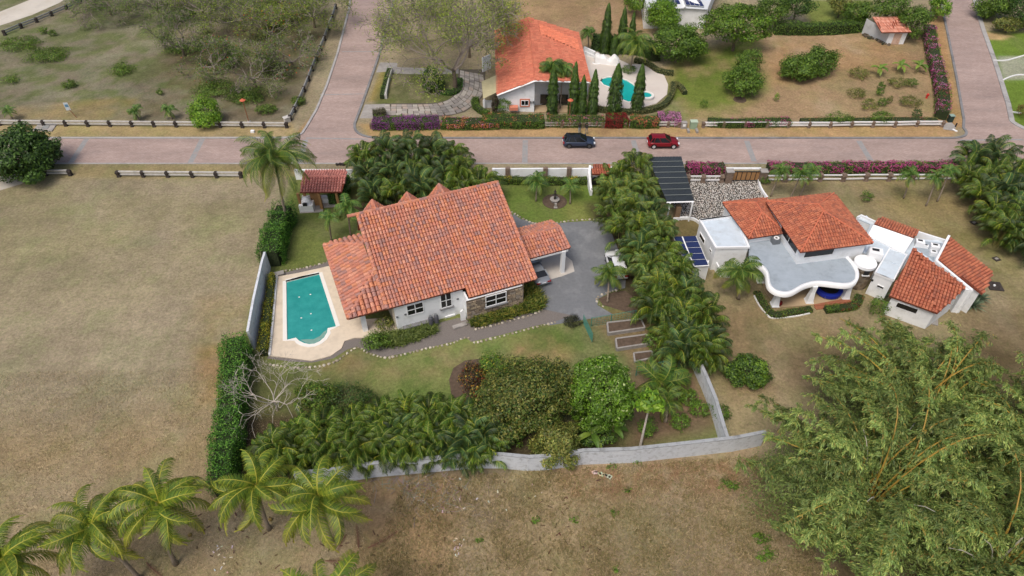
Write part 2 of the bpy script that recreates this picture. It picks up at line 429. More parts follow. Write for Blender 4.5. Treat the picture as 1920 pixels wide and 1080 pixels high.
    o = bpy.data.objects.new('ground', me); COL.objects.link(o); o['kind'] = 'structure'; return o
ground = make_ground()

# ------------------------------------------------------------------ roads
def road_material():
    m = bpy.data.materials.new('brick_paved_road'); m.use_nodes = True
    t = m.node_tree; N = t.nodes; L = t.links; b = N['Principled BSDF']; b.inputs['Roughness'].default_value = .9
    b.inputs['Specular IOR Level'].default_value = .2
    geo = N.new('ShaderNodeNewGeometry')
    br = N.new('ShaderNodeTexBrick'); br.inputs['Scale'].default_value = 1; br.inputs['Brick Width'].default_value = .42
    br.inputs['Row Height'].default_value = .21; br.inputs['Mortar Size'].default_value = .012
    br.inputs['Color1'].default_value = (*S(172, 153, 146), 1); br.inputs['Color2'].default_value = (*S(160, 140, 133), 1)
    br.inputs['Mortar'].default_value = (*S(140, 126, 120), 1); br.inputs['Bias'].default_value = .0
    L.new(geo.outputs['Position'], br.inputs['Vector'])
    def noi(scale, det, rough, sx=1.):
        mp = N.new('ShaderNodeMapping'); mp.inputs['Scale'].default_value = (sx, 1, 1); L.new(geo.outputs['Position'], mp.inputs[0])
        q = N.new('ShaderNodeTexNoise'); q.inputs['Scale'].default_value = scale; q.inputs['Detail'].default_value = det
        q.inputs['Roughness'].default_value = rough; L.new(mp.outputs[0], q.inputs['Vector']); return q.outputs[0]
    def mr(s, a0, a1, b0, b1):
        q = N.new('ShaderNodeMapRange')
        for i_, v_ in zip((1, 2, 3, 4), (a0, a1, b0, b1)): q.inputs[i_].default_value = v_
        L.new(s, q.inputs[0]); return q.outputs[0]
    mu = N.new('ShaderNodeMath'); mu.operation = 'MULTIPLY'
    L.new(mr(noi(.25, 8, .65, .35), .3, .7, .8, 1.18), mu.inputs[0]); L.new(mr(noi(4, 8, .8), .3, .7, .88, 1.12), mu.inputs[1])
    sc = N.new('ShaderNodeVectorMath'); sc.operation = 'SCALE'; L.new(br.outputs[0], sc.inputs[0]); L.new(mu.outputs[0], sc.inputs['Scale'])
    mi = N.new('ShaderNodeMix'); mi.data_type = 'RGBA'; L.new(mr(noi(.5, 7, .7, .25), .5, .75, 0, .5), mi.inputs['Factor'])
    L.new(sc.outputs[0], mi.inputs[6]); mi.inputs[7].default_value = (*S(128, 118, 116), 1)
    m2 = N.new('ShaderNodeMix'); m2.data_type = 'RGBA'; L.new(mr(noi(.9, 9, .75, .6), .6, .78, 0, .55), m2.inputs['Factor']); L.new(mi.outputs[2], m2.inputs[6]); m2.inputs[7].default_value = (*S(104, 94, 92), 1)
    L.new(m2.outputs[2], b.inputs['Base Color'])
    bp = N.new('ShaderNodeBump'); bp.inputs['Strength'].default_value = .3; bp.inputs['Distance'].default_value = .02
    L.new(br.outputs['Fac'], bp.inputs['Height']); L.new(bp.outputs[0], b.inputs['Normal'])
    return m
M['road'] = road_material()
YT, YB = 85.0, 78.7      # main road far / near edge (world metres)
W2 = lambda x, y: P(x, y)[:2]
LKL = [W2(*q) for q in ((567, 250), (576, 236), (593, 207), (613, 160), (633, 100), (645, 55), (655, 15), (660, -30))]
LKR = [W2(*q) for q in ((665, 233), (680, 193), (695, 150), (712, 100), (722, 60), (735, 15), (745, -30))]
RKL = [W2(*q) for q in ((1806, 240), (1807, 225), (1801, 190), (1794, 150), (1786, 110), (1776, 60), (1763, 0), (1756, -30))]
RKR = [W2(*q) for q in ((1897, 228), (1890, 195), (1883, 173), (1873, 140), (1863, 110), (1843, 55), (1827, 0), (1819, -30))]
def fillet(a, c, b, n=7):
    return [Vector(a) * (1 - t) ** 2 + Vector(c) * 2 * t * (1 - t) + Vector(b) * t * t for t in [i / n for i in range(n + 1)]]
cLL = fillet((LKL[0][0] - 3.2, YT), (LKL[0][0] - .6, YT), LKL[0])
cLR = fillet(LKR[0], (LKR[0][0] + .3, YT), (LKR[0][0] + 4.5, YT))
cRL = fillet((RKL[0][0] - 3.2, YT), (RKL[0][0] + .2, YT), RKL[0])
cRR = fillet(RKR[0], (RKR[0][0] + .5, YT + .6), (RKR[0][0] + 7, YT))
outline = [(-110, YB), (130, YB), (130, YT)] + list(reversed([tuple(p) for p in cRR])) + [tuple(p) for p in RKR[1:]] \
    + [tuple(p) for p in reversed(RKL)] + [tuple(p) for p in reversed(cRL)] + [tuple(p) for p in reversed(cLR)] \
    + [tuple(p) for p in LKR[1:]] + [tuple(p) for p in reversed(LKL)] + [tuple(p) for p in reversed(cLL)] + [(-110, YT)]
rd = [(p[0], p[1], 0) for p in outline]
road = sheet('road', None, M['road'], z=.012, pts=rd)
def kerb(name, line, m=None, w=.36, h=.13):
    k = MB().strip([tuple(p) for p in line], w, 0, h).build(name, m or M['kerb']); k['kind'] = 'structure'; return k
kerb('kerb', [(-110, YT)] + cLL[:1]); kerb('kerb', cLL + [Vector(p) for p in LKL[1:]], M['kerb'])
kerb('kerb', [Vector(p) for p in reversed(LKR)] + cLR[1:], M['kerbdark'])
kerb('kerb', [cLR[-1], cRL[0]], M['kerbdark']); kerb('kerb', cRL + [Vector(p) for p in RKL[1:]], M['kerbdark'])
kerb('kerb', [Vector(p) for p in reversed(RKR)] + cRR[1:], M['kerb'], .7)
kerb('kerb', [(-110, YB), (130, YB)], M['kerb'], .22, .06)
def seam(name, a, b, w, z=.02, m=None):
    """paler concrete band laid across the road"""
    a = Vector(W2(*a)); b = Vector(W2(*b)); d = (b - a).normalized(); q = Vector((-d.y, d.x)) * w / 2
    o = sheet(name, None, m or M['band'], z=z, pts=[(*(a + q), 0), (*(b + q), 0), (*(b - q), 0), (*(a - q), 0)]); return o
M['band'] = mat('grey_paver_band', S(146, 146, 146), rough=.9, noise=.12, nscale=2, stain=S(160, 136, 128), stscale=1., stamt=.6)
for a, b in (((163, 260), (133, 305)), ((380, 260), (357, 305)), ((573, 262), (563, 305)), ((985, 263), (984, 305)),
             ((1187, 263), (1200, 303)), ((1400, 264), (1414, 303)), ((1610, 264), (1634, 303)), ((1818, 262), (1830, 292))):
    seam('paver_band', a, b, .75)
seam('paver_band', (573, 259), (690, 261), .3, .024); seam('paver_band', (1800, 263), (1918, 262), .3, .024)
seam('paver_band', (600, 178), (682, 176), .25); seam('paver_band', (641, 97), (708, 97), .25)
M['darkband'] = mat('dark_patch', S(118, 108, 106), rough=.9, noise=.2, nscale=1.2)
# dirt track at the upper left, pale sand path at the left edge
M['track'] = mat('white_track', S(196, 190, 180), rough=.95, noise=.12, nscale=.5, bump=.3, bscale=4, stain=S(150, 138, 112), stscale=.25, stamt=.6)
sheet('dirt_track', [(-60, 62), (0, 48), (60, 28), (110, 6), (150, -20), (95, -22), (60, -2), (0, 22), (-60, 36)], M['track'], .006)
sheet('sandy_path', [(-60, 368), (0, 357), (40, 345), (64, 332), (30, 326), (-60, 340)], M['track'], .006)

# ------------------------------------------------------------------ main house frame
TH = R(21.5); HU = Vector((math.cos(TH), math.sin(TH), 0)); HV = Vector((-HU.y, HU.x, 0)); HO = P(748, 620)
def F(u, v, z=0.): return HO + HU * u + HV * v + Vector((0, 0, z))

# ---- driveway, paths, pool deck
M['asphalt'] = mat('grey_driveway', S(114, 117, 121), rough=.9, noise=.1, nscale=3, bump=.3, bscale=25, stain=S(146, 148, 150), stscale=.32, stamt=.7)
sheet('driveway', [(962, 400), (975, 410), (1000, 417), (1030, 421), (1060, 417), (1110, 414), (1135, 418), (1148, 440), (1160, 470), (1175, 500),
                   (1172, 540), (1150, 545), (1122, 560), (1120, 572), (1150, 590), (1075, 603), (1030, 610), (1000, 600), (1005, 560), (985, 520), (960, 450)], M['asphalt'], .008)
sheet('gravel_path', [(500, 672), (545, 678), (585, 680), (625, 672), (652, 655), (668, 650), (690, 660), (720, 670), (760, 662), (820, 648), (875, 634), (884, 641), (940, 628),
                      (1000, 612), (1040, 603), (1075, 592), (1020, 580), (940, 600), (890, 610), (880, 596), (860, 596), (820, 606), (798, 614), (790, 630), (760, 642), (700, 640), (670, 632), (640, 640), (600, 660), (510, 660)], M['gravel'], .012)
sheet('gravel_path', [(520, 514), (600, 496), (622, 488), (626, 499), (560, 514), (526, 520)], M['gravel'], .012)
sheet('gravel_bed', [(486, 515), (502, 515), (498, 560), (486, 640), (470, 650), (476, 600)], M['soil'], .006)
deck_px = [(520, 520), (560, 513), (630, 497), (640, 530), (680, 600), (748, 596), (747, 618), (684, 634), (665, 634), (646, 640), (640, 654), (620, 668), (585, 677), (545, 672), (507, 668), (512, 600)]
deck_pts = [P(x, y) for x, y in deck_px]
pool_px = [(536.7, 529.3), (598.9, 514.4), (630.7, 612.9), (615, 616.5), (613.5, 625), (608, 634), (600, 641), (590, 645.5), (580, 646.5), (570, 644.5), (561, 640), (555, 634.5), (538.2, 638.2)]
def ring_mesh(outer, inner, z, name, m, parent=None, steps=None):
    """flat sheet with a hole, triangulated with bmesh"""
    import bmesh
    from mathutils.geometry import tessellate_polygon
    o3 = [Vector((p[0], p[1], z)) for p in outer]; i3 = [Vector((p[0], p[1], z)) for p in inner]
    tris = tessellate_polygon([o3, i3]); allp = o3 + i3
    b = MB()
    fs = []
    for t in tris:
        a_, b_, c_ = (allp[i] for i in t)
        fs.append(tuple(t) if (b_ - a_).cross(c_ - a_).z > 0 else tuple(reversed(t)))
    b.add(allp, fs)
    n = len(o3)
    for ring, off in ((o3, 0), (i3, n)):
        pass
    return b.build(name, m, parent)
def water_material(name, deep, shallow, rip=1.):
    m = bpy.data.materials.new(name); m.use_nodes = True
    t = m.node_tree; N = t.nodes; L = t.links; b = N['Principled BSDF']
    b.inputs['Roughness'].default_value = .08; b.inputs['Specular IOR Level'].default_value = .5
    geo = N.new('ShaderNodeNewGeometry'); n = N.new('ShaderNodeTexNoise'); n.inputs['Scale'].default_value = 1.1; n.inputs['Detail'].default_value = 5
    L.new(geo.outputs['Position'], n.inputs['Vector'])
    cr = N.new('ShaderNodeMix'); cr.data_type = 'RGBA'; L.new(n.outputs[0], cr.inputs['Factor'])
    cr.inputs[6].default_value = (*deep, 1); cr.inputs[7].default_value = (*shallow, 1); L.new(cr.outputs[2], b.inputs['Base Color'])
    n2 = N.new('ShaderNodeTexNoise'); n2.inputs['Scale'].default_value = 3.2 * rip; n2.inputs['Detail'].default_value = 4
    L.new(geo.outputs['Position'], n2.inputs['Vector'])
    bp = N.new('ShaderNodeBump'); bp.inputs['Strength'].default_value = .25; bp.inputs['Distance'].default_value = .1
    L.new(n2.outputs[0], bp.inputs['Height']); L.new(bp.outputs[0], b.inputs['Normal']); return m
M['water'] = water_material('pool_water', S(26, 124, 124), S(62, 164, 158))
M['water2'] = water_material('pool_water_bright', S(20, 150, 148), S(34, 178, 172))
deck = ring_mesh(deck_pts, [P(x, y) for x, y in pool_px], .10, 'pool_deck', M['deck']); deck['kind'] = 'structure'
dk = MB(); dp = [(p.x, p.y) for p in deck_pts]; dk.strip(dp + [dp[0]], .06, 0, .098); o = dk.build('pool_deck_edge', M['deck']); o['kind'] = 'structure'
pool = thing('swimming_pool', 'turquoise swimming pool with a rounded step end beside the tiled roof wing', 'swimming pool', P(585, 580))
b = MB(); pp = [P(x, y, .03) for x, y in pool_px]; b.add(pp, [tuple(reversed(range(len(pp))))]); b.build('water', M['water'], pool)
cop = [(p.x, p.y) for p in pp]; MB().strip(cop + [cop[0], cop[1]], .42, .02, .13, off=.19).build('coping', M['coping'], pool)
stp = [(613, 619), (610, 628), (603, 636), (594, 642), (586, 644.5), (574, 643), (563, 637), (575, 636), (588, 636), (600, 630), (607, 622)]
b = MB(); q = [P(x, y, .034) for x, y in stp]; b.add(q, [tuple(reversed(range(len(q))))]); b.build('step', mat('pool_step', S(122, 158, 148), rough=.2, noise=.1), pool)
for x, y in ((561, 557), (582, 552), (565, 596), (583, 588), (584, 619)):
    MB().lathe(P(x, y, .033), [(.09, 0), (.07, .01), (.02, .015)], 8).build('water_glint', M['coping'], pool)  # small white discs modelled in place of light sparkling on the water
# white low kerb wall beside the croton row
tag(MB().strip([W2(*q) for q in ((520, 517), (513, 600), (506, 668))], .18, 0, .3).build('low_wall', M['white']), 'thin white kerb wall along the left side of the pool deck', 'wall')
tag(MB().box((*W2(524, 516), .3), (1.1, .6, .12), TH).box((*W2(524, 516), .14), (.9, .4, .2), TH).build('slat_bench', M['oldwood']), 'small grey slatted bench at the top left corner of the pool deck', 'bench')

# stone edgings: small stones laid along a line; each edging one thing of loose stones
def edging(label, px, step=.42, r=.13, cols=((176, 166, 150), (150, 140, 124), (196, 188, 172))):
    pts = [P(x, y) for x, y in px]; pts = smoothline(pts, 5); b = MB(); acc = 0; rs = random.Random(len(px))
    ico = [(0, 0, 1), (.9, 0, .45), (.28, .85, .45), (-.72, .53, .45), (-.72, -.53, .45), (.28, -.85, .45), (.95, .3, -.3), (0, 1, -.3), (-1, .1, -.3), (-.2, -1, -.3)]
    fs = [(0, 1, 2), (0, 2, 3), (0, 3, 4), (0, 4, 5), (0, 5, 1), (1, 6, 2), (2, 6, 7), (2, 7, 3), (3, 7, 8), (3, 8, 4), (4, 8, 9), (4, 9, 5), (5, 9, 1), (1, 9, 6)]
    for i in range(len(pts) - 1):
        a, c = pts[i], pts[i + 1]; L_ = (c - a).length; t = acc
        while t < L_:
            p = a.lerp(c, t / L_); s = r * rs.uniform(.7, 1.35); an = rs.uniform(0, 6.28); sx = rs.uniform(.8, 1.4)
            cc = S(*rs.choice(cols))
            b.add([(p.x + (x * sx * math.cos(an) - y * math.sin(an)) * s + rs.uniform(-.03, .03), p.y + (x * sx * math.sin(an) + y * math.cos(an)) * s, max(0, .05 + z * s * .8)) for x, y, z in ico], fs, cc)
            t += step * rs.uniform(.8, 1.25)
        acc = t - L_
    o = b.build('stone_edging', M['coloured']); tag(o, label, 'edging', kind='stuff'); return o
edging('row of small pale stones between the gravel path and the back lawn', [(500, 684), (530, 687), (560, 690), (600, 687), (630, 678), (655, 660), (672, 652), (690, 662), (720, 671), (745, 668), (800, 654), (845, 645), (875, 633), (888, 643), (920, 636), (960, 626), (1000, 615), (1045, 604)])
edging('row of pale stones along the planting bed under the stone clad wall', [(892, 618), (930, 609), (970, 598), (1000, 590), (1022, 578)])
edging('row of stones between the driveway and the front lawn', [(960, 398), (985, 413), (1010, 421), (1045, 418), (1085, 413), (1125, 413), (1142, 422)], .5)
edging('row of stones along the thin path above the pool deck', [(530, 509), (570, 503), (610, 493), (620, 488)])
edging('curve of stones round the bare bed with the small palm by the driveway', [(1155, 545), (1130, 552), (1119, 560), (1122, 570), (1137, 578)], .45)
# ------------------------------------------------------------------ tiled roofs
PAL_MAIN = [S(192, 131, 111), S(196, 134, 113), S(188, 126, 106), S(199, 135, 104), S(185, 129, 113), S(175, 127, 115), S(203, 145, 122), S(192, 126, 105), S(165, 125, 117), S(198, 129, 98)]
PAL_VILLA = [S(180, 108, 81), S(174, 102, 77), S(184, 113, 85), S(170, 100, 77), S(188, 117, 89), S(156, 96, 77)]
def tile_geo(du, dv, rise=.56):
    """one barrel tile: x across, y up the slope, z out; origin at lower middle"""
    r = du * .47; vs = []; n = 5
    for y, k, lift in ((0, 1., .075), (dv * 1.08, .86, .0)):
        for i in range(n):
            t = math.pi * i / (n - 1)
            vs.append((-r * k * math.cos(t), y, lift + r * rise * 2 * k * math.sin(t) * .8))
    fs = [(i + 1, i, i + n, i + n + 1) for i in range(n - 1)]
    fs.append((0, 1, 2, 3, 4))
    return vs, fs
def tile_mesh(du, dv, col):
    vs, fs = tile_geo(du, dv); me = bpy.data.meshes.new('tile'); me.from_pydata(vs, [], fs); me.materials.append(M['tile'])
    at = me.color_attributes.new('col', 'FLOAT_COLOR', 'POINT'); at.data.foreach_set('color', [x for _ in vs for x in (*col, 1)])
    return me
def tiled_roof(root, faces, du, dv, nind=0, pal=PAL_MAIN, name='roof', thick=.14, gutter=None, jit=.08, seed=3, ridges=(), rr=.13, ridgecol=None):
    rs = random.Random(seed)
    bed = MB()
    for f in faces:
        n = len(f); nn = (f[1] - f[0]).cross(f[-1] - f[0]).normalized()
        if nn.z < 0: nn = -nn
        lo = [p - Vector((0, 0, thick)) for p in f]
        fs = [(0, i, i + 1) for i in range(1, n - 1)] + [tuple(reversed(range(n, 2 * n)))] + [(i, i + n, (i + 1) % n + n, (i + 1) % n) for i in range(n)]
        bed.add(list(f) + lo, fs)
    roof = bed.build(name, M['tilebed'], root)
    rl = worldloc(roof); vs0, fs0 = tile_geo(du, dv); nv = len(vs0)
    cells = []
    for f in faces:
        U = (f[1] - f[0]).normalized(); N = U.cross(f[-1] - f[0]).normalized()
        if N.z < 0: N = -N
        V = N.cross(U)
        poly = [((p - f[0]).dot(U), (p - f[0]).dot(V)) for p in f]
        u0 = min(p[0] for p in poly); u1 = max(p[0] for p in poly); v0 = min(p[1] for p in poly); v1 = max(p[1] for p in poly)
        nu = max(1, round((u1 - u0) / du)); nv_ = max(1, round((v1 - v0) / dv)); su = (u1 - u0) / nu; sv = (v1 - v0) / nv_
        wz = [(p - f[0]).dot(N) for p in f]
        def woff(u, v):
            best = None
            for i in range(1, len(poly) - 1):
                (ax, ay), (bx_, by_), (cx_, cy_) = poly[0], poly[i], poly[i + 1]
                dt = (by_ - cy_) * (ax - cx_) + (cx_ - bx_) * (ay - cy_)
                if abs(dt) < 1e-9: continue
                a = ((by_ - cy_) * (u - cx_) + (cx_ - bx_) * (v - cy_)) / dt; b = ((cy_ - ay) * (u - cx_) + (ax - cx_) * (v - cy_)) / dt; c = 1 - a - b
                m_ = min(a, b, c)
                if best is None or m_ > best[0]: best = (m_, a * wz[0] + b * wz[i] + c * wz[i + 1])
            return best[1] if best else 0
        for j in range(nv_):
            for i in range(nu):
                u = u0 + (i + .5) * su; v = v0 + j * sv
                if inpoly(u, v + sv * .5, poly):
                    o = f[0] + U * u + V * (v - .05) + N * (.015 + woff(u, v + sv * .5))
                    cells.append((o, U, V, N, su / du, sv / dv))
    cells.sort(key=lambda c: c[0].y)
    blot = lambda p: vnoise(np.array([p.x]), np.array([p.y]), 1.6, 5)[0]
    meshes = [tile_mesh(du, dv, c) for c in pal] if nind else None
    big = MB()
    for k, (o, U, V, N, a, b_) in enumerate(cells):
        ci = rs.choice(pal) if rs.random() < .93 else pal[int(blot(o) * len(pal) * .999)]
        ju = rs.uniform(-.02, .02)
        if k < nind:
            t = bpy.data.objects.new('tile', meshes[pal.index(ci)])
            U2 = (U + V * ju).normalized(); V2 = N.cross(U2)
            m = Matrix((U2 * a, V2 * b_, N)).transposed().to_4x4(); m.translation = o - rl
            link(t, roof); t.matrix_basis = m
        else:
            j = 1 + rs.uniform(-jit, jit); c = tuple(x * j for x in ci)
            big.add([o + U * (x * a) + V * (y * b_) + N * z for x, y, z in vs0], fs0, c)
    if big.v: big.build('tile_field', M['tile'], roof, kind='stuff')
    for q, (a, b_) in enumerate(ridges):
        rb = MB(); L_ = (b_ - a).length; n = max(2, int(L_ / .42)); d = (b_ - a) / n
        for i in range(n):
            p = a + d * i; c = rs.choice(pal); rb.tube([p + Vector((0, 0, .09)), p + d * 1.08 + Vector((0, 0, .06))], [rr * 1.12, rr * .92], 6, tuple(x * 1.02 for x in (ridgecol or c)))
        rb.build('ridge_cap', M['tile'], roof)
    return roof
def window(root, pn, px, p0=None, cols=2, rows=2, name='window', fr=.09, sill=False, px_only=None):
    """window from its photo corners (TL,TR,BR,BL) on the plane through p0 with outward normal pn"""
    c = [hit(x, y, p0, pn) for x, y in px]
    return window3(root, pn, c, cols, rows, name, fr, sill)
def window3(root, pn, c, cols=2, rows=2, name='window', fr=.09, sill=False):
    cen = sum(c, Vector()) / 4; U = Vector((-pn.y, pn.x, 0)).normalized()
    if (c[1] - c[0]).dot(U) < 0: U = -U
    w_ = ((c[1] - c[0]).dot(U) + (c[2] - c[3]).dot(U)) / 2; z1 = (c[0].z + c[1].z) / 2; z0 = (c[2].z + c[3].z) / 2; h_ = z1 - z0
    cen.z = (z0 + z1) / 2; ang = math.atan2(U.y, U.x)
    pane = MB().box(cen + pn * .012, (w_ - .02, .03, h_ - .02), ang)
    b = MB()
    for s in (-1, 1):
        b.box(cen + U * s * (w_ / 2 - fr / 2) + pn * .03, (fr, .08, h_), ang)
        b.box(cen + Vector((0, 0, s * (h_ / 2 - fr / 2))) + pn * .03, (w_ - 2 * fr - .004, .08, fr), ang)
    for i in range(1, cols): b.box(cen + U * (w_ * (i / cols - .5)) + pn * .028, (fr * .9, .07, h_ - 2 * fr - .004), ang)
    for j in range(1, rows): b.box(cen + Vector((0, 0, h_ * (j / rows - .5))) + pn * .024, (w_ - 2 * fr - .004, .06, fr * .8), ang)
    o = b.build(name, M['frame'], root)
    pane.build('pane', M['glass'], o)
    if sill: MB().box(cen - Vector((0, 0, h_ / 2 + .06)) + pn * .1, (w_ + .3, .24, .1), ang).build('sill', M['sill'], o)
    return o

# ------------------------------------------------------------------ MAIN HOUSE
RZ, RV, SL = 8.0, 10.05, .417
n_roof = (HU.cross(HV + Vector((0, 0, SL)))).normalized()
def rf(px, py):
    p = hit(px, py, F(0, RV, RZ), n_roof); q = p - HO; return q.dot(HU), q.dot(HV), p.z
def RP(u, v): return F(u, v, RZ - SL * (RV - v))
u0, v0, _ = rf(724, 579); u1, v1, _ = rf(872, 541); u2, v2, _ = rf(880, 558); u3, v3, _ = rf(1000, 525); uw = rf(671, 409)[0]; ue = rf(939.6, 342)[0]
print('roof uv', u0, v0, u1, v1, u2, v2, u3, v3, uw, ue)
UW, UE = (u0 + uw) / 2, (u3 + ue) / 2; VE1 = (v0 + v1) / 2; VE2 = (v2 + v3) / 2; US = (u1 + u2) / 2
house = thing('tiled_house', 'white house with a long terracotta tile roof, stone clad corner and pool', 'house', F(7, 5, 0))
# walls: each facade its own part
def wall(root, pts, h, m, name='wall', t=.2):
    return MB().strip([tuple(p[:2]) for p in pts], t, 0, h).build(name, m, root)
hz = lambda v: RZ - SL * (RV - v) - .2
SW_V = .1
wall(house, [F(0, SW_V), F(US - .25, SW_V)], hz(SW_V), M['white'])
wall(house, [F(0, SW_V + .12), F(0, 9.6)], hz(SW_V + .1), M['white'])
wall(house, [F(0, 11.8), F(13.0, 11.8)], 4.3, M['white'])
SE_V = -1.28
# right wing: white return strip, stone clad front and side
wall(house, [F(US - .14, SW_V - .1), F(US - .14, SE_V + .12)], hz(SE_V), M['white'])
wall(house, [F(US - .25, SE_V), F(13.15, SE_V)], hz(SE_V) - .02, M['white'])
wall(house, [F(13.15, SE_V + .1), F(13.15, 9.6)], hz(SE_V), M['white'])
# gable triangles
for u in (.1, 13.05):
    gb = MB(); gb.add([F(u, .1, hz(.1) - .3), F(u, RV, RZ - .25), F(u, 11.9, 4.4), F(u, 11.9, 0), F(u, .1, 0)], [(0, 1, 2, 3, 4)]).build('gable', M['white'], house)
# stone cladding pieces on the wing front and its east side
def cladding(root, a, b_, z0, z1, nrm, skip=(), rh=.28, rw=.5, cols=None, lim=300, name='stone', seed=5):
    rs = random.Random(seed); d = (b_ - a); L_ = d.length; d = d / L_; ang = math.atan2(d.y, d.x); rows = int((z1 - z0) / rh); n = 0
    cols = cols or [S(158, 142, 122), S(146, 130, 112), S(170, 154, 132), S(132, 120, 106), S(150, 140, 128), S(120, 108, 96)]
    ms = {}
    for j in range(rows):
        x = 0
        while x < L_ - .12:
            wd = min(rs.uniform(.6, 1.35) * rw, L_ - x)
            if L_ - x - wd < .15: wd = L_ - x
            cx, cz = x + wd / 2, z0 + (j + .5) * rh
            x += wd
            if any(s[0] < cx < s[1] and s[2] < cz < s[3] for s in skip): continue
            c = rs.choice(cols); w2 = round(wd * 5) / 5 + .001
            key = (cols.index(c), w2)
            if key not in ms:
                mb = MB(); x_, z_ = w2 / 2 - .012, rh / 2 - .012
                mb.add([(-x_, 0, -z_), (x_, 0, -z_), (x_, 0, z_), (-x_, 0, z_), (-x_ + .03, -.07, -z_ + .03), (x_ - .03, -.08, -z_ + .03), (x_ - .03, -.06, z_ - .03), (-x_ + .03, -.075, z_ - .03)],
                       [(4, 5, 6, 7), (0, 1, 5, 4), (1, 2, 6, 5), (2, 3, 7, 6), (3, 0, 4, 7)], c)
                t = mb.build(name, M['stonewall']); ms[key] = t.data; bpy.data.objects.remove(t)
            o = bpy.data.objects.new(name, ms[key]); link(o, root); o.rotation_euler = (0, 0, ang); o.scale = (wd / w2, 1, 1)
            o.location = a + d * cx + nrm * .0 + Vector((0, 0, cz)) - worldloc(root); n += 1
    return n
c0 = F(US - .35, SE_V - .11); c1 = F(13.25, SE_V - .11)
pn = -HV
bk = wall(house, [F(US - .35, SE_V - .104), F(13.26, SE_V - .104)], hz(SE_V) - .06, mat('mortar', S(112, 100, 88), rough=1), 'stone_facing', .01)
pw = [hit(x, y, c0, pn) for x, y in ((909.4, 551.7), (948.5, 541), (949.6, 565), (910.6, 575.6))]
su = [(p - c0).dot(HU) for p in pw]
zr = (min(p.z for p in pw), max(p.z for p in pw))
print('stone window', su, zr)
print('stones', cladding(bk, c0, c1, 0, hz(SE_V) - .1, pn, skip=[(min(su) - .1, max(su) + .1, zr[0] - .05, zr[1] + .1)]))
cladding(bk, F(13.26, SE_V - .1), F(13.26, 2.2), 0, 3.3, HU, rh=.3, rw=.6, seed=9)
zt = hz(SE_V) - .15
window3(house, pn, [F(0, 0, 0)] * 0 or [c0 + HU * min(su) + Vector((0, 0, zt - .0)), c0 + HU * max(su) + Vector((0, 0, zt)), c0 + HU * max(su) + Vector((0, 0, zr[0])), c0 + HU * min(su) + Vector((0, 0, zr[0]))], 2, 2, sill=True)
w0 = F(0, SW_V - .1)
for k, px in enumerate((((760.6, 573.5), (793.3, 564), (795.4, 585), (764, 592)), ((824, 551.7), (846, 547.5), (848, 573.5), (826.7, 578)))):
    window(house, pn, px, w0, sill=(k == 1))
# flue and vents on the white wall
for x, y in ((760, 589), (744.5, 594), (858, 560), (850, 592)):
    MB().box(hit(x, y, w0, pn) + pn * .04, (.22, .1, .16), TH).build('wall_vent', M['metal'], house)
q = hit(844, 593, w0, pn); MB().box(q + pn * .05, (1.1, .12, .4), TH).build('meter_box', M['frame'], house)
q = hit(782, 607, w0, pn); MB().box(Vector((q.x, q.y, .45)) + pn * .25, (3.0, .45, .14), TH).build('stone_bench', M['sill'], house)
# roof
main_face = [RP(US, VE2), RP(UE, VE2), RP(UE, RV), RP(UW, RV), RP(UW, VE1), RP(US, VE1)]
ridge_pts = (RP(UW - 1.0, RV + .05), RP(UE + .05, RV + .05))
NV = 17.6
BP = lambda u, v: F(u, v, RZ - .40 * (v - RV))
back_face = [F(UE, 12.2, 4.4), F(UW, 12.2, 4.4), RP(UW, RV), RP(UE, RV)]
main_face = [RP(US, VE1), RP(US, VE2), RP(UE, VE2), RP(UE, RV), RP(UW, RV), RP(UW, VE1)]; flat_main = [[RP(UW, VE1), RP(US, VE1), RP(US, RV), RP(UW, RV)], [RP(US, VE2), RP(UE, VE2), RP(UE, RV), RP(US, RV)]]
tiled_roof(house, flat_main + [back_face], .33, .48, nind=300, ridges=[ridge_pts, (RP(UE - .05, VE2), RP(UE - .05, RV)), (RP(UW + .05, VE1), RP(UW + .05, RV))], rr=.17)
# three dormers on the north slope, their peaks showing over the ridge
for k, (x, y) in enumerate(((698, 377), (763, 363), (823, 347))):
    zz = 7.5; q = P(x, y, zz) - HO; u, v = q.dot(HU), q.dot(HV)
    a, b_, c, d = F(u - 1.3, v, zz - 1.5), F(u + 1.3, v, zz - 1.5), F(u, v + .2, zz), F(u, RV + .2, zz)
    e0, e1 = F(u - 1.3, RV + .8, zz - 1.5), F(u + 1.3, RV + .8, zz - 1.5)
    a2 = F(u - 1.6, v, zz - 1.7); b2 = F(u + 1.6, v, zz - 1.7); pk = F(u, v, zz + .1); r2 = F(u, RV, zz + .1); a3 = F(u - 1.6, RV + .2, zz - 1.7); b3 = F(u + 1.6, RV + .2, zz - 1.7)
    tiled_roof(house, [[a3, a2, pk, r2], [b2, b3, r2, pk]], .26, .36, name='dormer', ridges=[(pk, r2), (a2, pk), (b2, pk)], rr=.1, seed=20 + k)
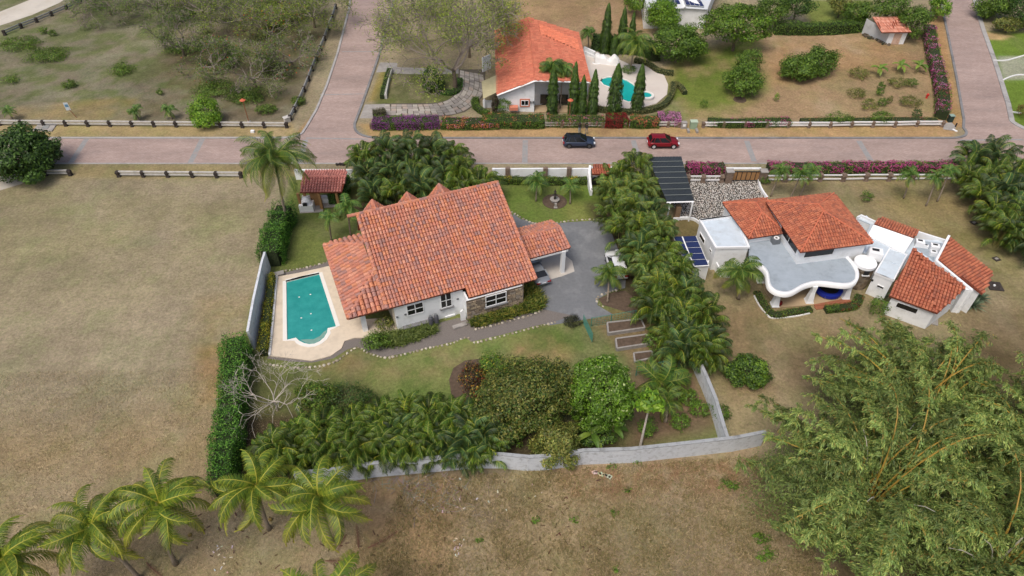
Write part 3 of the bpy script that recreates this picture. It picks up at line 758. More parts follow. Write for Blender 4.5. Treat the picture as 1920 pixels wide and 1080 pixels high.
# pool wing: hipped roof
A, B_, C_, D_, Nn = F(-4.8, 12.6, 3.1), F(-4.65, .45, 3.1), F(UW + .05, 9.4, 4.6), F(UW + .05, 4.6, 4.6), F(UW + .3, 12.8, 3.1)
tiled_roof(house, [[A, B_, D_, C_], [B_, F(UW + .6, .45, 3.1), F(UW + .6, 4.6, 4.6), D_], [Nn, A, C_, F(UW + .3, 9.4, 4.6)]], .5, .54, name='wing_roof', ridges=[(B_, D_), (A, C_), (B_, A)], seed=5, rr=.17)
wall(house, [F(-1.2, 9.0), F(-3.9, 9.0)], 3.0, M['white'])
beige = mat('terrace_wall', S(196, 186, 168), rough=.8, noise=.05)
wall(house, [F(-.15, .4), F(-.15, 9)], 3.2, beige)
for u, v in ((-3.2, 1.3), (-4.1, 6.5), (-4.1, 11.8)):
    MB().box(F(u, v, 1.45), (.5, .5, 2.9), TH).box(F(u, v, 2.85), (.62, .62, .12), TH).build('pillar', M['white'], house)
MB().box(F(-2.2, 3.6, 2.3), (.8, .25, .3), TH).build('wall_unit', M['blackplastic'], house)
# carport
cr = [F(UE - .6, 4.45, 4.35), F(20.0, 4.45, 4.35)]; ces = [F(UE - .4, 1.9, 3.35), F(20.1, 1.9, 3.35)]; cen = [F(20.1, 6.95, 3.35), F(UE - .6, 6.95, 3.35)]
tiled_roof(house, [[ces[0], ces[1], cr[1], cr[0]], [cen[0], cen[1], cr[0], cr[1]]], .33, .48, name='carport_roof', ridges=[(cr[0], cr[1]), (ces[1], cr[1]), (cen[0], cr[1])], seed=8)
for u, v in ((19.35, 1.95), (19.35, 6.6)):
    MB().box(F(u, v, 1.6), (.42, .42, 3.2), TH).build('pillar', M['white'], house)
MB().box(F(16.6, 1.95, 3.12), (6.6, .2, .22), TH).box(F(19.35, 4.3, 3.12), (.2, 4.8, .22), TH).build('beam', M['frame'], house)
wall(house, [F(15.2, 6.7), F(19.2, 6.7)], 1.0, M['white'])
M['slab'] = mat('pale_slab', S(190, 184, 176), rough=.8, noise=.06, stain=S(120, 118, 116), stscale=.5, stamt=.5)
sheet('carport_floor', None, M['slab'], .016, pts=[F(14, 1.3), F(19.0, 1.3), F(20.7, 1.5), F(21.2, 3.2), F(20.2, 6.8), F(14, 6.8)])

# garden bits by the main house
def cylinder_tank(p, label):
    t = thing('gas_cylinder', label, 'gas cylinder', p, group='gas cylinders by the house wall')
    MB().lathe(p, [(.2, .0), (.26, .06), (.27, .2), (.27, 1.15), (.22, 1.3), (.08, 1.38)], 12).build('body', mat('grey_paint', S(84, 84, 92), rough=.45, noise=.1), t, True)
    MB().lathe(p + Vector((0, 0, 1.34)), [(.15, 0), (.15, .16), (.13, .16)], 10).build('collar', M['metal'], t); return t
cylinder_tank(P(809, 611), 'left one of two grey gas cylinders against the white wall between the windows')
cylinder_tank(P(819, 608), 'right one of two grey gas cylinders against the white wall between the windows')
t = thing('kettle_grill', 'black covered barbecue grill at the corner of the pool terrace', 'barbecue', P(730, 611))
MB().lathe(P(730, 611) + Vector((0, 0, .55)), [(.1, -.25), (.34, -.1), (.38, .1), (.36, .35), (.2, .5), (.04, .56)], 12).build('cover', M['blackplastic'], t, True)
for k in range(3): MB().tube([P(730, 611) + Vector((.3 * math.cos(k * 2.1), .3 * math.sin(k * 2.1), 0)), P(730, 611) + Vector((0, 0, .5))], .025, 5).build('leg', M['darkmetal'], t)
tag(MB().box(P(862, 612) + Vector((0, 0, .1)), (1.5, .5, .2), R(24)).box(P(857, 614) + Vector((0, 0, .22)), (.6, .4, .08), R(24)).build('stone_slab', M['concrete']), 'pale stone slab step lying on the gravel path below the white wall', 'slab')
b = MB(); p = P(868, 601); b.add([p + HU * x + HV * y + Vector((0, 0, z)) for x, y, z in ((-.2, 0, 0), (.35, 0, 0), (.35, 0, .9), (.1, .05, 1.5), (-.2, .05, 1.3), (-.2, .15, 0), (.35, .15, 0), (.35, .15, .9), (.1, .2, 1.5), (-.2, .2, 1.3))],
    [(0, 1, 2, 3, 4), (9, 8, 7, 6, 5), (0, 5, 6, 1), (1, 6, 7, 2), (2, 7, 8, 3), (3, 8, 9, 4), (4, 9, 5, 0)]); tag(b.build('leaning_board', M['frame']), 'white board leaning in the corner where the white wall meets the stone wall', 'board')

# ------------------------------------------------------------------ GARDEN KITCHEN (small tiled pavilion)
pv = thing('garden_pavilion', 'small garden pavilion with a coral tiled roof beside the tall coconut palm', 'pavilion', P(605, 392))
e = [P(562, 361, 2.6), P(641, 360, 2.6)]; r0, r1 = P(568, 331.5, 3.3), P(649, 331, 3.3)
PV = [S(192, 126, 114), S(186, 118, 108), S(198, 132, 120), S(180, 116, 106)]
n0 = P(572, 321, 2.9); n1 = P(650, 320, 2.9)
tiled_roof(pv, [[e[0], e[1], r1, r0], [n1, n0, r0, r1]], .33, .42, pal=PV, ridges=[(r0, r1)], seed=31)
pl = lambda x, y: P(x, y)
for x, y in ((566, 392), (604, 391), (636, 388), (573, 372), (640, 368)):
    MB().box(P(x, y) + Vector((0, 0, 1.2)), (.3, .3, 2.4)).build('post', M['wood'], pv)
MB().box(P(595, 384) + Vector((0, 0, 1.2)), (1.2, .3, 2.4), R(3)).build('wall', M['wood'], pv)
ov = MB(); c = P(577, 391); ov.box(c + Vector((0, 0, .45)), (1.7, 1.3, .9), R(3)).lathe(c + Vector((0, .1, .9)), [(.62, 0), (.6, .35), (.42, .65), (.15, .8)], 12); ov.build('bread_oven', M['frame'], pv)
MB().box(c + Vector((-.0, -.6, 1.1)), (.5, .2, .4), R(3)).build('oven_mouth', M['darkmetal'], pv)
sheet('pavilion_floor', [(562, 400), (605, 398), (606, 390), (642, 387), (646, 365), (566, 366)], M['concrete'], .012)
MB().box(P(617, 378) + Vector((0, 0, .4)), (1.6, .6, .8)).build('counter', M['white'], pv)

# ------------------------------------------------------------------ VILLA on the right
villa = thing('villa', 'white villa with red hipped roofs, curved grey terrace roof and angled wing', 'house', P(1500, 520))
def parapet_box(root, pts, z, m_wall, m_roof, band=.28, drop=.22, name='wall'):
    MB().prism([(p.x, p.y, z - drop) for p in pts], 0, cap=False).build(name, m_wall, root)
    MB().prism([(p.x, p.y, z - drop + .002) for p in pts], z - drop - .1).build('flat_roof', m_roof, root)
    l = [(p.x, p.y) for p in pts]; MB().strip(l + [l[0], l[1]], band, z - drop - .05, z).build('parapet', M['frame'], root)
bx = [P(1313, 412, 3.4), P(1380, 403, 3.4), P(1403, 457, 3.4), P(1343, 461, 3.4)]
parapet_box(villa, [bx[0], bx[1], P(1404, 462, 3.4), P(1343, 463, 3.4)], 3.4, M['white'], M['whiteroof'])
# windows in the box's left wall
la, lb = P(1313, 412, 3.4), P(1343, 463, 3.4); d = (lb - la); d.z = 0; d.normalize(); ln = Vector((d.y, -d.x, 0))
if ln.x > 0: ln = -ln
window(villa, ln, ((1312, 432), (1322, 450), (1321, 460), (1312, 446)), la + ln * .0, 1, 1, fr=.07)
window(villa, ln, ((1331, 463), (1335, 471), (1334, 477), (1331, 470)), la + ln * .0, 1, 1, fr=.05)
# small hip roof
h1 = [P(1404, 447.5, 3.7), P(1473, 437, 3.7), P(1438, 372, 3.7), P(1355, 380.6, 3.7)]; k0, k1 = P(1428, 398, 5.0), P(1418, 381, 5.0)
tiled_roof(villa, [[h1[0], h1[1], k0], [h1[3], h1[0], k0, k1], [h1[1], h1[2], k1, k0], [h1[2], h1[3], k1]], .3, .42, pal=PAL_VILLA, name='roof', ridges=[(h1[0], k0), (k0, k1), (h1[1], k0), (h1[2], k1), (h1[3], k1)], rr=.1, seed=41, ridgecol=S(196, 112, 84))
MB().prism([(p.x, p.y, 3.6) for p in [h1[0].lerp(k0, .1), h1[1].lerp(k0, .1), h1[2].lerp(k1, .1), h1[3].lerp(k1, .1)]], 0, cap=False).build('wall', M['white'], villa)
# big hip roof
EZ, AZ_ = 4.9, 6.9
h2 = [P(1501, 473, EZ), P(1637, 456, EZ), P(1563, 363, EZ), P(1436, 378, EZ)]; k2, k3 = P(1544, 396, AZ_), P(1535, 384, AZ_)
tiled_roof(villa, [[h2[0], h2[1], k2], [h2[3], h2[0], k2, k3], [h2[1], h2[2], k3, k2], [h2[2], h2[3], k3]], .3, .42, pal=PAL_VILLA, name='roof', ridges=[(h2[0], k2), (k2, k3), (h2[1], k2), (h2[2], k3), (h2[3], k3)], rr=.1, seed=42, ridgecol=S(196, 112, 84))
ins = [p.lerp((k2 + k3) / 2, .09) for p in h2]
MB().prism([(p.x, p.y, EZ - .1) for p in ins], 0, cap=False).build('wall', M['white'], villa)
a, b_ = ins[0], ins[1]; dd = (b_ - a); dd.z = 0; dd.normalize(); nn = Vector((dd.y, -dd.x, 0))
if nn.y > 0: nn = -nn
z0, z1 = EZ - 1.25, EZ - .35
c = [Vector((a.x, a.y, 0)) + dd * t + Vector((0, 0, z)) for t, z in ((.5, z1), (3.9, z1), (3.9, z0), (.5, z0))]
window3(villa, nn, c, 1, 1, fr=.03)
a2, b2 = ins[3], ins[0]; d2 = (b2 - a2); d2.z = 0; L2 = d2.length; d2.normalize(); n2 = Vector((d2.y, -d2.x, 0))
if n2.x > 0: n2 = -n2
c = [Vector((a2.x, a2.y, 0)) + d2 * t + Vector((0, 0, z)) for t, z in ((L2 - 4.6, z1), (L2 - .6, z1), (L2 - .6, z0), (L2 - 4.6, z0))]
window3(villa, n2, c, 2, 1, fr=.04)
# curved terrace roof
TZ = 2.9
tp = [(1404, 447), (1473, 438), (1497, 486), (1556, 478), (1584, 477), (1598, 492), (1606, 506), (1607.5, 516), (1605, 525), (1597, 531), (1585, 533), (1570, 532), (1550, 529.5), (1534, 528.5),
      (1518, 531), (1504, 536), (1492, 543), (1484, 547), (1474, 549), (1462, 547.5), (1451, 543), (1443, 535), (1440, 524), (1439, 514), (1434, 504), (1426, 497), (1416, 493), (1406, 490)]
TP = [P(x, y, TZ) for x, y in tp]
MB().prism([(p.x, p.y, TZ - .1) for p in TP], TZ - .4, base=True).build('terrace_roof', M['grayroof'], villa)
rim = [(p.x, p.y) for p in TP[4:]]
MB().strip([tuple(p) for p in smoothline([(x, y, 0) for x, y in rim], 3)], .34, TZ - .52, TZ + .06).build('parapet', M['frame'], villa, True)
for top, base in (((1459, 549), (1453, 577)), ((1532, 533), (1517, 570)), ((1591, 535), (1585, 562)), ((1433, 505), (1426, 532))):
    b0 = P(*base) + Vector((0, .3, .15)); t0 = Vector((b0.x, b0.y, TZ - .4))
    mb = MB(); s0, s1 = .42, .22
    an = R(8)
    vs = []
    for s, z in ((s0, .15), (s0 * .8, .4), (s1, 1.6), (s1 * 1.1, TZ - .45)):
        for dx, dy in ((-1, -1), (1, -1), (1, 1), (-1, 1)): vs.append((b0.x + dx * s * 1, b0.y + dy * s, z))
    fs = [(i * 4 + k, i * 4 + (k + 1) % 4, i * 4 + 4 + (k + 1) % 4, i * 4 + 4 + k) for i in range(3) for k in range(4)] + [(12, 13, 14, 15)]
    mb.add(vs, fs).build('column', M['white'], villa)
M['terrace'] = mat('terrace_floor', S(176, 154, 124), rough=.8, noise=.08)
fl = [P(x, y) for x, y in ((1427, 520), (1433, 545), (1456, 578), (1517, 574), (1590, 560), (1600, 520), (1500, 480), (1420, 490))]
MB().prism([(p.x, p.y, .15) for p in fl], 0).build('terrace_floor', M['terrace'], villa)
M['brickred'] = mat('brick_step', S(150, 96, 72), rough=.9, noise=.2, nscale=6, bump=.3)
for k, (y0, y1, z) in enumerate(((0, .45, .14), (.45, .9, .08))):
    a = P(1524, 570) - Vector((0, y0, 0)); c = P(1592, 561) - Vector((0, y0, 0)); d_ = (c - a).normalized()
    MB().strip([(a.x, a.y), (c.x, c.y)], .45, 0, z, off=-.22 - .0).build('step', M['brickred'], villa)
# gray canopy fan unit and things on the terrace roof
def ac_unit(p, label, s=.8, rz=0, m=None, top=True):
    t = thing('air_conditioner', label, 'air conditioner', p)
    MB().box(p + Vector((0, 0, s * .4)), (s, s * .8, s * .8), rz).build('casing', m or M['metal'], t)
    MB().lathe(p + Vector((0, 0, s * .8)), [(s * .36, 0), (s * .36, .06), (s * .28, .06), (s * .26, .02)], 14).build('fan_guard', M['frame'], t)
    MB().lathe(p + Vector((0, 0, s * .8 + .012)), [(s * .25, 0), (s * .06, .02)], 10).build('fan', M['darkmetal'], t)
ac_unit(P(1453, 455, TZ - .1), 'grey air conditioner with round white fan on the grey terrace roof', .85, R(10))
tag(MB().tube([P(x, y, TZ - .05) for x, y in ((1458, 452), (1468, 449), (1475, 448))], .05, 5).build('pipe', M['metal']), 'thin grey pipe on the terrace roof behind the fan unit', 'pipe')
# trampoline
tr = thing('trampoline', 'round blue trampoline standing under the curved terrace roof', 'trampoline', P(1550, 551))
tc = P(1550, 548)
MB().lathe(tc + Vector((0, 0, .75)), [(1.05, 0), (1.05, .03), (.0, .031)], 24).build('mat', M['blackplastic'], tr)
rb = MB(); n = 24
for r_, z in ((1.05, .80), (1.45, .80), (1.47, .68), (1.05, .72)): pass
vs = [(tc.x + r_ * math.cos(2 * math.pi * k / n), tc.y + r_ * math.sin(2 * math.pi * k / n), z) for r_, z in ((1.05, .80), (1.45, .82), (1.48, .66)) for k in range(n)]
rb.add(vs, [(i * n + k, (i + 1) * n + k, (i + 1) * n + (k + 1) % n, i * n + (k + 1) % n) for i in range(2) for k in range(n)]).build('edge_pad', M['blue'], tr)
MB().lathe(tc + Vector((0, 0, .35)), [(1.44, 0), (1.44, .32), (1.42, .33)], 24).build('skirt', M['blue'], tr)
for k in range(6):
    q = tc + Vector((1.42 * math.cos(k * 1.047), 1.42 * math.sin(k * 1.047), 0)); MB().tube([q, q + Vector((0, 0, .7))], .03, 5).build('leg', M['metal'], tr)
pt = thing('red_pot', 'dark red plant pot beside the left front column of the terrace', 'pot', P(1460, 572, .15)); MB().lathe(P(1461, 572, .15), [(.2, 0), (.28, .3), (.24, .5), (.1, .5)], 12).build('pot', mat('red_glaze', S(110, 30, 34), rough=.4), pt)

# link block and wings
def slab(root, name, pts, z, thick, m, wallm=None):
    MB().prism([(p.x, p.y, z) for p in pts], z - thick, base=True).build(name, m, root)
    if wallm: MB().prism([(p.x, p.y, z - thick) for p in pts], 0, cap=False).build('wall', wallm, root)
LZ = 3.0
lk = [P(x, y, LZ) for x, y in ((1612, 470), (1632, 420), (1608, 410), (1625, 404), (1640, 419), (1716, 447), (1770, 452), (1750, 492), (1713, 466), (1690, 497), (1652, 486), (1630, 478))]
slab(villa, 'flat_roof', lk, LZ, .15, M['whiteroof'], M['white'])
# front low box with its stepped edge and window
fb = [P(x, y, 3.02) for x, y in ((1641, 512), (1675, 526), (1700, 478), (1668, 466))]
parapet_box(villa, fb, 3.12, M['white'], M['whiteroof'], .16, .2)
fa, fb_ = fb[0], fb[1]; d = (fb_ - fa); d.z = 0; d.normalize(); fn = Vector((d.y, -d.x, 0))
if fn.y > 0: fn = -fn
window(villa, fn, ((1645, 533), (1658.5, 538), (1656.5, 543), (1643, 537.5)), fa + fn * .0, 1, 1, fr=.05)
q = hit(1636, 525, fa, fn); MB().box(q + fn * .05, (.14, .14, .2)).build('wall_lamp', M['darkmetal'], villa)
# stone tower
tw = P(1630, 546); tz = 3.25; tcn = P(1625, 492, tz)
r_t = 1.05; cxy = Vector((tcn.x - .05, tcn.y + .1, 0))
MB().lathe(cxy, [(r_t, 0), (r_t, tz - .35)], 24).build('tower', mat('brown_mortar', S(104, 92, 78), rough=1), villa)
rs = random.Random(4); tb = MB(); rows = 11
for j in range(rows):
    nseg = 20; o_ = rs.random()
    for k in range(nseg):
        t0 = 2 * math.pi * (k + o_) / nseg; t1 = 2 * math.pi * (k + o_ + .92) / nseg; z0_ = j * .26 + .02; z1_ = z0_ + .235; rr_ = r_t + rs.uniform(.02, .06)
        cc = S(*rs.choice(((122, 108, 90), (140, 124, 104), (104, 92, 80), (128, 118, 104))))
        pts_ = [(cxy.x + q_ * math.cos(t), cxy.y + q_ * math.sin(t), z) for q_, t, z in ((rr_, t0, z0_), (rr_, t1, z0_), (rr_, t1, z1_), (rr_, t0, z1_), (r_t, t0, z0_), (r_t, t1, z0_), (r_t, t1, z1_), (r_t, t0, z1_))]
        tb.add(pts_, [(0, 1, 2, 3), (0, 4, 5, 1), (2, 6, 7, 3), (1, 5, 6, 2), (0, 3, 7, 4)], cc)
tb.build('stone_facing', M['stonewall'], villa, kind='stuff')
MB().lathe(cxy + Vector((0, 0, tz - .35)), [(r_t + .02, 0), (r_t + .1, .02), (r_t + .1, .35), (r_t - .1, .35), (r_t - .12, .22)], 24).build('tower_rim', M['frame'], villa)
tn = Vector((-.15, -1, 0)).normalized(); q = hit(1625, 512.5 , cxy + tn * (r_t + .05), tn); q = hit(1625, 512, cxy + tn * (r_t + .06), tn)
MB().box(q, (.55, .1, .6), math.atan2(-tn.x, tn.y) * 0).build('window_hole', M['darkmetal'], villa)
MB().box(q - Vector((0, 0, .36)), (.8, .22, .08)).build('sill', M['white'], villa)
# pitched white vault and its red strip roof
vz = 3.9
v1_ = [P(1638, 421, vz), P(1713, 447, vz), P(1695, 475, 3.15), P(1627, 441, 3.15)]
MB().add(v1_ + [p - Vector((0, 0, .14)) for p in v1_], [(3, 2, 1, 0), (4, 5, 6, 7), (0, 4, 7, 3), (3, 7, 6, 2), (2, 6, 5, 1), (0, 1, 5, 4)]).build('white_vault', M['frame'], villa)
r4 = [P(1723, 434, 3.2), P(1651, 408, 3.2), P(1638, 421, vz), P(1713, 447, vz)]
tiled_roof(villa, [r4], .28, .4, pal=PAL_VILLA, seed=44)
MB().strip([tuple(P(x, y, LZ)[:2]) for x, y in ((1606, 411), (1613, 407), (1641, 420))], .2, LZ - .5, LZ + .35).build('parapet', M['frame'], villa)
MB().strip([tuple(P(x, y, LZ)[:2]) for x, y in ((1718, 438), (1770, 454))], .2, LZ - .5, LZ + .35).build('parapet', M['frame'], villa)
# roof clutter on the link
def cooler(x, y, z, label, s=1.0, rz=R(-18)):
    p = P(x, y, z); t = thing('roof_cooler', label, 'roof unit', p)
    MB().box(p + Vector((0, 0, s * .35)), (s, s * .8, s * .7), rz).build('casing', M['frame'], t)
    MB().box(p + Vector((0, s * .1, s * .7 + .03)), (s * .5, s * .25, .06), rz).build('vent', M['darkmetal'], t)
cooler(1637, 483, LZ, 'white boxy roof unit beside the stone tower', 1.4)
sheet('wing_deck', None, M['grayroof'], LZ + .01, kind=None, pts=[P(x, y, LZ + .01) for x, y in ((1716, 450), (1766, 456), (1750, 488), (1716, 466))]).parent = villa; bpy.data.objects['wing_deck'].location = -Vector(villa.location)
cooler(1722, 460, LZ, 'white boxy roof unit left one on the small deck between the wing roofs', .9)
cooler(1750, 468, LZ, 'white boxy roof unit middle one on the small deck between the wing roofs', .9)
cooler(1748, 478, LZ, 'white boxy roof unit nearest the red roof on the small deck', .7)
cooler(1735, 464, LZ, 'low white box between the two units on the small deck', .45)
# wing roofs
W1 = [P(1666.7, 555, 2.7), P(1758, 588, 2.7), P(1811, 538, 3.6), P(1713.5, 465.5, 4.9)]
hipm = P(1752, 545, 3.7)
def plane4(a, b, c, d): return d  # keep as measured
tiled_roof(villa, [[W1[0], P(1752, 586, 2.7), P(1744, 520, 3.9), W1[3]], [P(1752, 586, 2.7), P(1758, 588, 2.7), W1[2], P(1744, 520, 3.9)]], .32, .42, pal=PAL_VILLA, seed=45, thick=.12)
fr = MB(); fr.add([W1[3], W1[2], P(1744, 520, 3.9), W1[3] - Vector((0, 0, .15)), W1[2] - Vector((0, 0, .15)), P(1744, 520, 3.9) - Vector((0, 0, .15))], [(2, 1, 0), (3, 4, 5), (0, 1, 4, 3)])
tiled_roof(villa, [[P(1744, 520, 3.9), W1[2], W1[3]]], .32, .42, pal=PAL_VILLA, seed=47, thick=.12)
W2_ = [P(1758, 487, 4.4), P(1842, 552, 3.0), P(1861, 513, 3.0), P(1780, 446.5, 4.4)]
W2_ = [P(1758, 487, 4.2), P(1842, 552, 3.2), P(1861, 513, 3.2), P(1780, 446.5, 4.2)]
tiled_roof(villa, [[W2_[2], W2_[3], W2_[0], W2_[1]]], .32, .42, pal=PAL_VILLA, seed=46)
wp = [W1[0].lerp(W1[2], .05), W1[1].lerp(W1[3], .05), W1[2].lerp(W1[0], .04), W1[3].lerp(W1[1], .1)]
MB().prism([p - Vector((0, 0, .2)) for p in wp], 0, cap=False).build('wall', M['white'], villa)
MB().prism([p - Vector((0, 0, .2)) for p in [W2_[0].lerp(W2_[2], .05), W2_[1].lerp(W2_[3], .05), W2_[2].lerp(W2_[0], .05), W2_[3].lerp(W2_[1], .05)]], 0, cap=False).build('wall', M['white'], villa)
# tall white party wall between the two red roofs
pa, pb = P(1755, 489, 4.5), P(1824, 542, 3.5); pc = P(1807, 574, 0)
MB().strip([(pa.x, pa.y), (pb.x, pb.y)], .32, 0, [4.6, 3.4]).build('party_wall', M['white'], villa)
b = MB(); pt_ = [W1[2] + Vector((.1, 0, .02)), P(1824, 542, 3.4), P(1822, 560, 1.6), P(1807, 574, 0), P(1800, 560, 1)]
MB().strip([tuple(W1[2][:2]), tuple(P(1824, 543, 3.3)[:2])], .3, 0, 3.35).build('wall', M['white'], villa)
pe = P(1779, 443, 4.6); MB().strip([(pa.x, pa.y), (pe.x, pe.y)], .24, 0, [4.6, 4.75]).build('party_wall', M['frame'], villa)
# low window under the wing eave
d = (wp[1] - wp[0]); d.z = 0; d.normalize(); n_ = Vector((d.y, -d.x, 0))
if n_.y > 0: n_ = -n_
c = [Vector((wp[0].x, wp[0].y, 0)) + d * t + Vector((0, 0, z)) for t, z in ((.7, 2.2), (2.7, 2.2), (2.7, 1.5), (.7, 1.5))]
window3(villa, n_, c, 1, 1, fr=.03)
MB().strip([tuple(P(x, y)[:2]) for x, y in ((1655, 577), (1700, 590), (1758, 606))], .9, 0, .12).build('stone_apron', M['concrete'], villa)
# ------------------------------------------------------------------ BACK HOUSE with orange roof
bh = thing('orange_roof_house', 'white house with a wide faded orange gable roof behind the flower hedge', 'house', P(1003, 205))
PALB = [S(204, 122, 98), S(198, 116, 92), S(208, 128, 102), S(194, 112, 90), S(202, 124, 98)]
PALP = [S(226, 138, 108), S(222, 132, 102), S(218, 128, 98)]
g0 = P(1003, 151, 5.3); g1 = P(990, 33, 5.3); wS = P(932, 178, 2.9); wN = wS + (g1 - g0); eS = P(1107, 154, 3.2); eN = P(1084, 62, 3.2)
tiled_roof(bh, [[wN, wS, g0, g1], [eS, eN, g1, g0]], .34, .55, pal=PALB, seed=51, ridges=[(g0, g1)], thick=.2)
k = .02; nE = (eS - g0).cross(g1 - g0).normalized(); nE = nE if nE.z > 0 else -nE
def onE(a, b_): return g1.lerp(g0, a).lerp(eN.lerp(eS, a), b_) + nE * .17
pb = MB(); pb.add([onE(.06, .15), onE(.30, .12), onE(.46, .93), onE(.22, .93)], [(0, 1, 2, 3)]); 
pch = tiled_roof(bh, [[onE(.24, .95), onE(.40, .95), onE(.26, .18), onE(.08, .18)]][:0] or [[onE(.42, .92), onE(.2, .92), onE(.08, .2), onE(.26, .2)]], .34, .55, pal=PALP, seed=52, thick=.03, name='repaired_roof_patch')
ga, gb_ = wS.lerp(g0, .06), g0
def dn(p, z): return Vector((p.x, p.y, z))
o_ = Vector((0, .5, 0))
MB().add([dn(wS, 0) + o_, dn(g0, 0) + o_, g0 + o_ - Vector((0, 0, .2)), wS + o_ - Vector((0, 0, .2))], [(0, 1, 2, 3)]).build('wall', M['white'], bh)
o2 = Vector((0, 2.2, 0)); MB().add([dn(g0, 0) + o2, dn(eS, 0) + o2, eS + o2 - Vector((0, 0, .2)), g0 + o2 - Vector((0, 0, .2)), dn(g0, 0) + o_, g0 + o_ - Vector((0, 0, .2))], [(0, 1, 2, 3), (4, 0, 3, 5)]).build('wall', M['white'], bh)
for x_ in (1.6, 4.4): MB().box(dn(g0, 1.2) + o2 + Vector((x_, -.06, 0)), (1.3, .1, 1.5)).build('window', M['glass'], bh)
MB().box(dn(g0, .08) + Vector((3.6, 1.2, 0)), (7.0, 2.0, .16)).build('porch_floor', M['terrace'], bh)
for a, b_ in ((wS, wN), (eS, eN)):
    q = Vector((.4 if a is wS else -.4, 0, 0))
    MB().strip([tuple((a + q + o_)[:2]), tuple((b_ + q)[:2])], .2, 0, a.z - .25).build('wall', M['white'], bh)
MB().tube([wS + Vector((0, -.02, -.08)), g0 + Vector((0, -.02, -.08))], .14, 4).build('bargeboard', M['frame'], bh)
MB().tube([g0 + Vector((0, -.02, -.08)), eS + Vector((0, -.02, -.08))], .14, 4).build('bargeboard', M['frame'], bh)
pnb = Vector((0, -1, 0)); w0_ = dn(g0, 0) + o_
def fw(px, cols, rows, fr=.06):
    return window(bh, pnb, px, w0_, cols, rows, fr=fr)
coral = mat('coral_trim', S(208, 132, 108), rough=.8)
c = [hit(x, y, w0_, pnb) for x, y in ((974.5, 185.5), (993.5, 185.5), (993.5, 200), (974.5, 200))]
mid_ = sum(c, Vector()) / 4; MB().box(mid_ + Vector((0, -.02, 0)), ((c[1] - c[0]).x, .1, c[0].z - c[3].z)).build('window_trim', coral, bh)
window3(bh, pnb, [p + Vector((0, -.05, 0)) for p in [hit(x, y, w0_, pnb) for x, y in ((977, 187.5), (991, 187.5), (991, 197.5), (977, 197.5))]], 2, 1, fr=.07)
q = hit(963, 199, w0_, pnb); MB().box(q + Vector((0, -.5, 0)), (1.3, .8, .5)).build('coral_box', coral, bh)
for x in (995, 1000): MB().box(hit(x, 191, w0_, pnb) + Vector((0, -.1, 0)), (.25, .2, .3)).build('meter', M['metal'], bh)
# lean-to canopy at the west side
M['canopy'] = mat('beige_canopy', S(186, 178, 142), rough=.8, noise=.1)
cp = [P(903, 153, 2.9), P(932, 140, 3.1), P(935, 171, 3.1), P(906, 185, 2.7)]
MB().add(cp + [p - Vector((0, 0, .08)) for p in cp], [(3, 2, 1, 0), (4, 5, 6, 7), (0, 4, 7, 3), (3, 7, 6, 2), (2, 6, 5, 1), (1, 5, 4, 0)]).build('canopy', M['canopy'], bh)
MB().box(P(918, 204) + Vector((0, .4, .55)), (2.0, .25, 1.2)).build('low_wall', M['white'], bh)
MB().box(P(908, 207) + Vector((0, .4, 1.3)), (.25, .25, 2.6)).build('post', M['frame'], bh)
MB().strip([tuple(P(x, y)[:2]) for x, y in ((905, 135), (920, 128))], .2, 0, 2.4).build('wall', M['white'], bh)
# flagstone drive: every slab a piece of its own
drive = thing('flagstone_drive', 'curved drive of pale grey flagstones leading from the side road to the orange roofed house', 'driveway', P(820, 200))
def lerp2(a, b_, t): return (a[0] + (b_[0] - a[0]) * t, a[1] + (b_[1] - a[1]) * t)
near = smoothline([(*p, 0) for p in ((722, 216), (760, 217), (800, 217), (840, 216), (868, 209), (888, 196), (903, 180), (908, 160), (906, 140))], 6)
far = smoothline([(*p, 0) for p in ((722, 196), (760, 196), (795, 196), (825, 193), (845, 185), (856, 175), (862, 160), (862, 145), (862, 132))], 6)
wn = [P(p.x, p.y) for p in near]; wf = [P(p.x, p.y) for p in far]
rs = random.Random(6); nrow = 5; fcols = [S(168, 162, 156), S(156, 150, 144), S(178, 172, 164), S(148, 142, 138), S(170, 156, 146)]
L_ = [0]
for i in range(1, len(wn)): L_.append(L_[-1] + ((wn[i] + wf[i]) / 2 - (wn[i - 1] + wf[i - 1]) / 2).length)
def at(t, s):
    d = t * L_[-1]; i = max(k for k in range(len(L_)) if L_[k] <= d + 1e-6); i = min(i, len(L_) - 2); f_ = (d - L_[i]) / (L_[i + 1] - L_[i])
    return wn[i].lerp(wn[i + 1], f_).lerp(wf[i].lerp(wf[i + 1], f_), s)
ncol = int(L_[-1] / .82); pieces = []
for i in range(ncol):
    for j in range(nrow):
        off = rs.uniform(-.12, .12) / ncol
        t0, t1 = (i + .05) / ncol, (i + .95) / ncol; s0, s1 = (j + .05) / nrow, (j + .95) / nrow
        pieces.append([at(min(max(t + off, 0), 1), s) for t, s in ((t0, s0), (t1, s0), (t1, s1), (t0, s1))])
pieces.sort(key=lambda q: q[0].y)
rest = MB()
for n_i, q in enumerate(pieces):
    h_ = .04 + rs.uniform(0, .02); cc = rs.choice(fcols)
    if n_i < 298: MB().prism([(p.x, p.y, h_) for p in q], .0, cc).build('flagstone', M['coloured'], drive)
    else: rest.prism([(p.x, p.y, h_) for p in q], .0, cc)
if rest.v: rest.build('flagstone_field', M['coloured'], drive, kind='stuff')
sheet('drive_bed', [(700, 216), (760, 219), (840, 218), (872, 210), (892, 196), (907, 180), (911, 130), (858, 130), (858, 160), (850, 178), (840, 187), (820, 193), (720, 194), (690, 200)], mat('drive_bed', S(96, 90, 80), rough=1, noise=.2), .006)
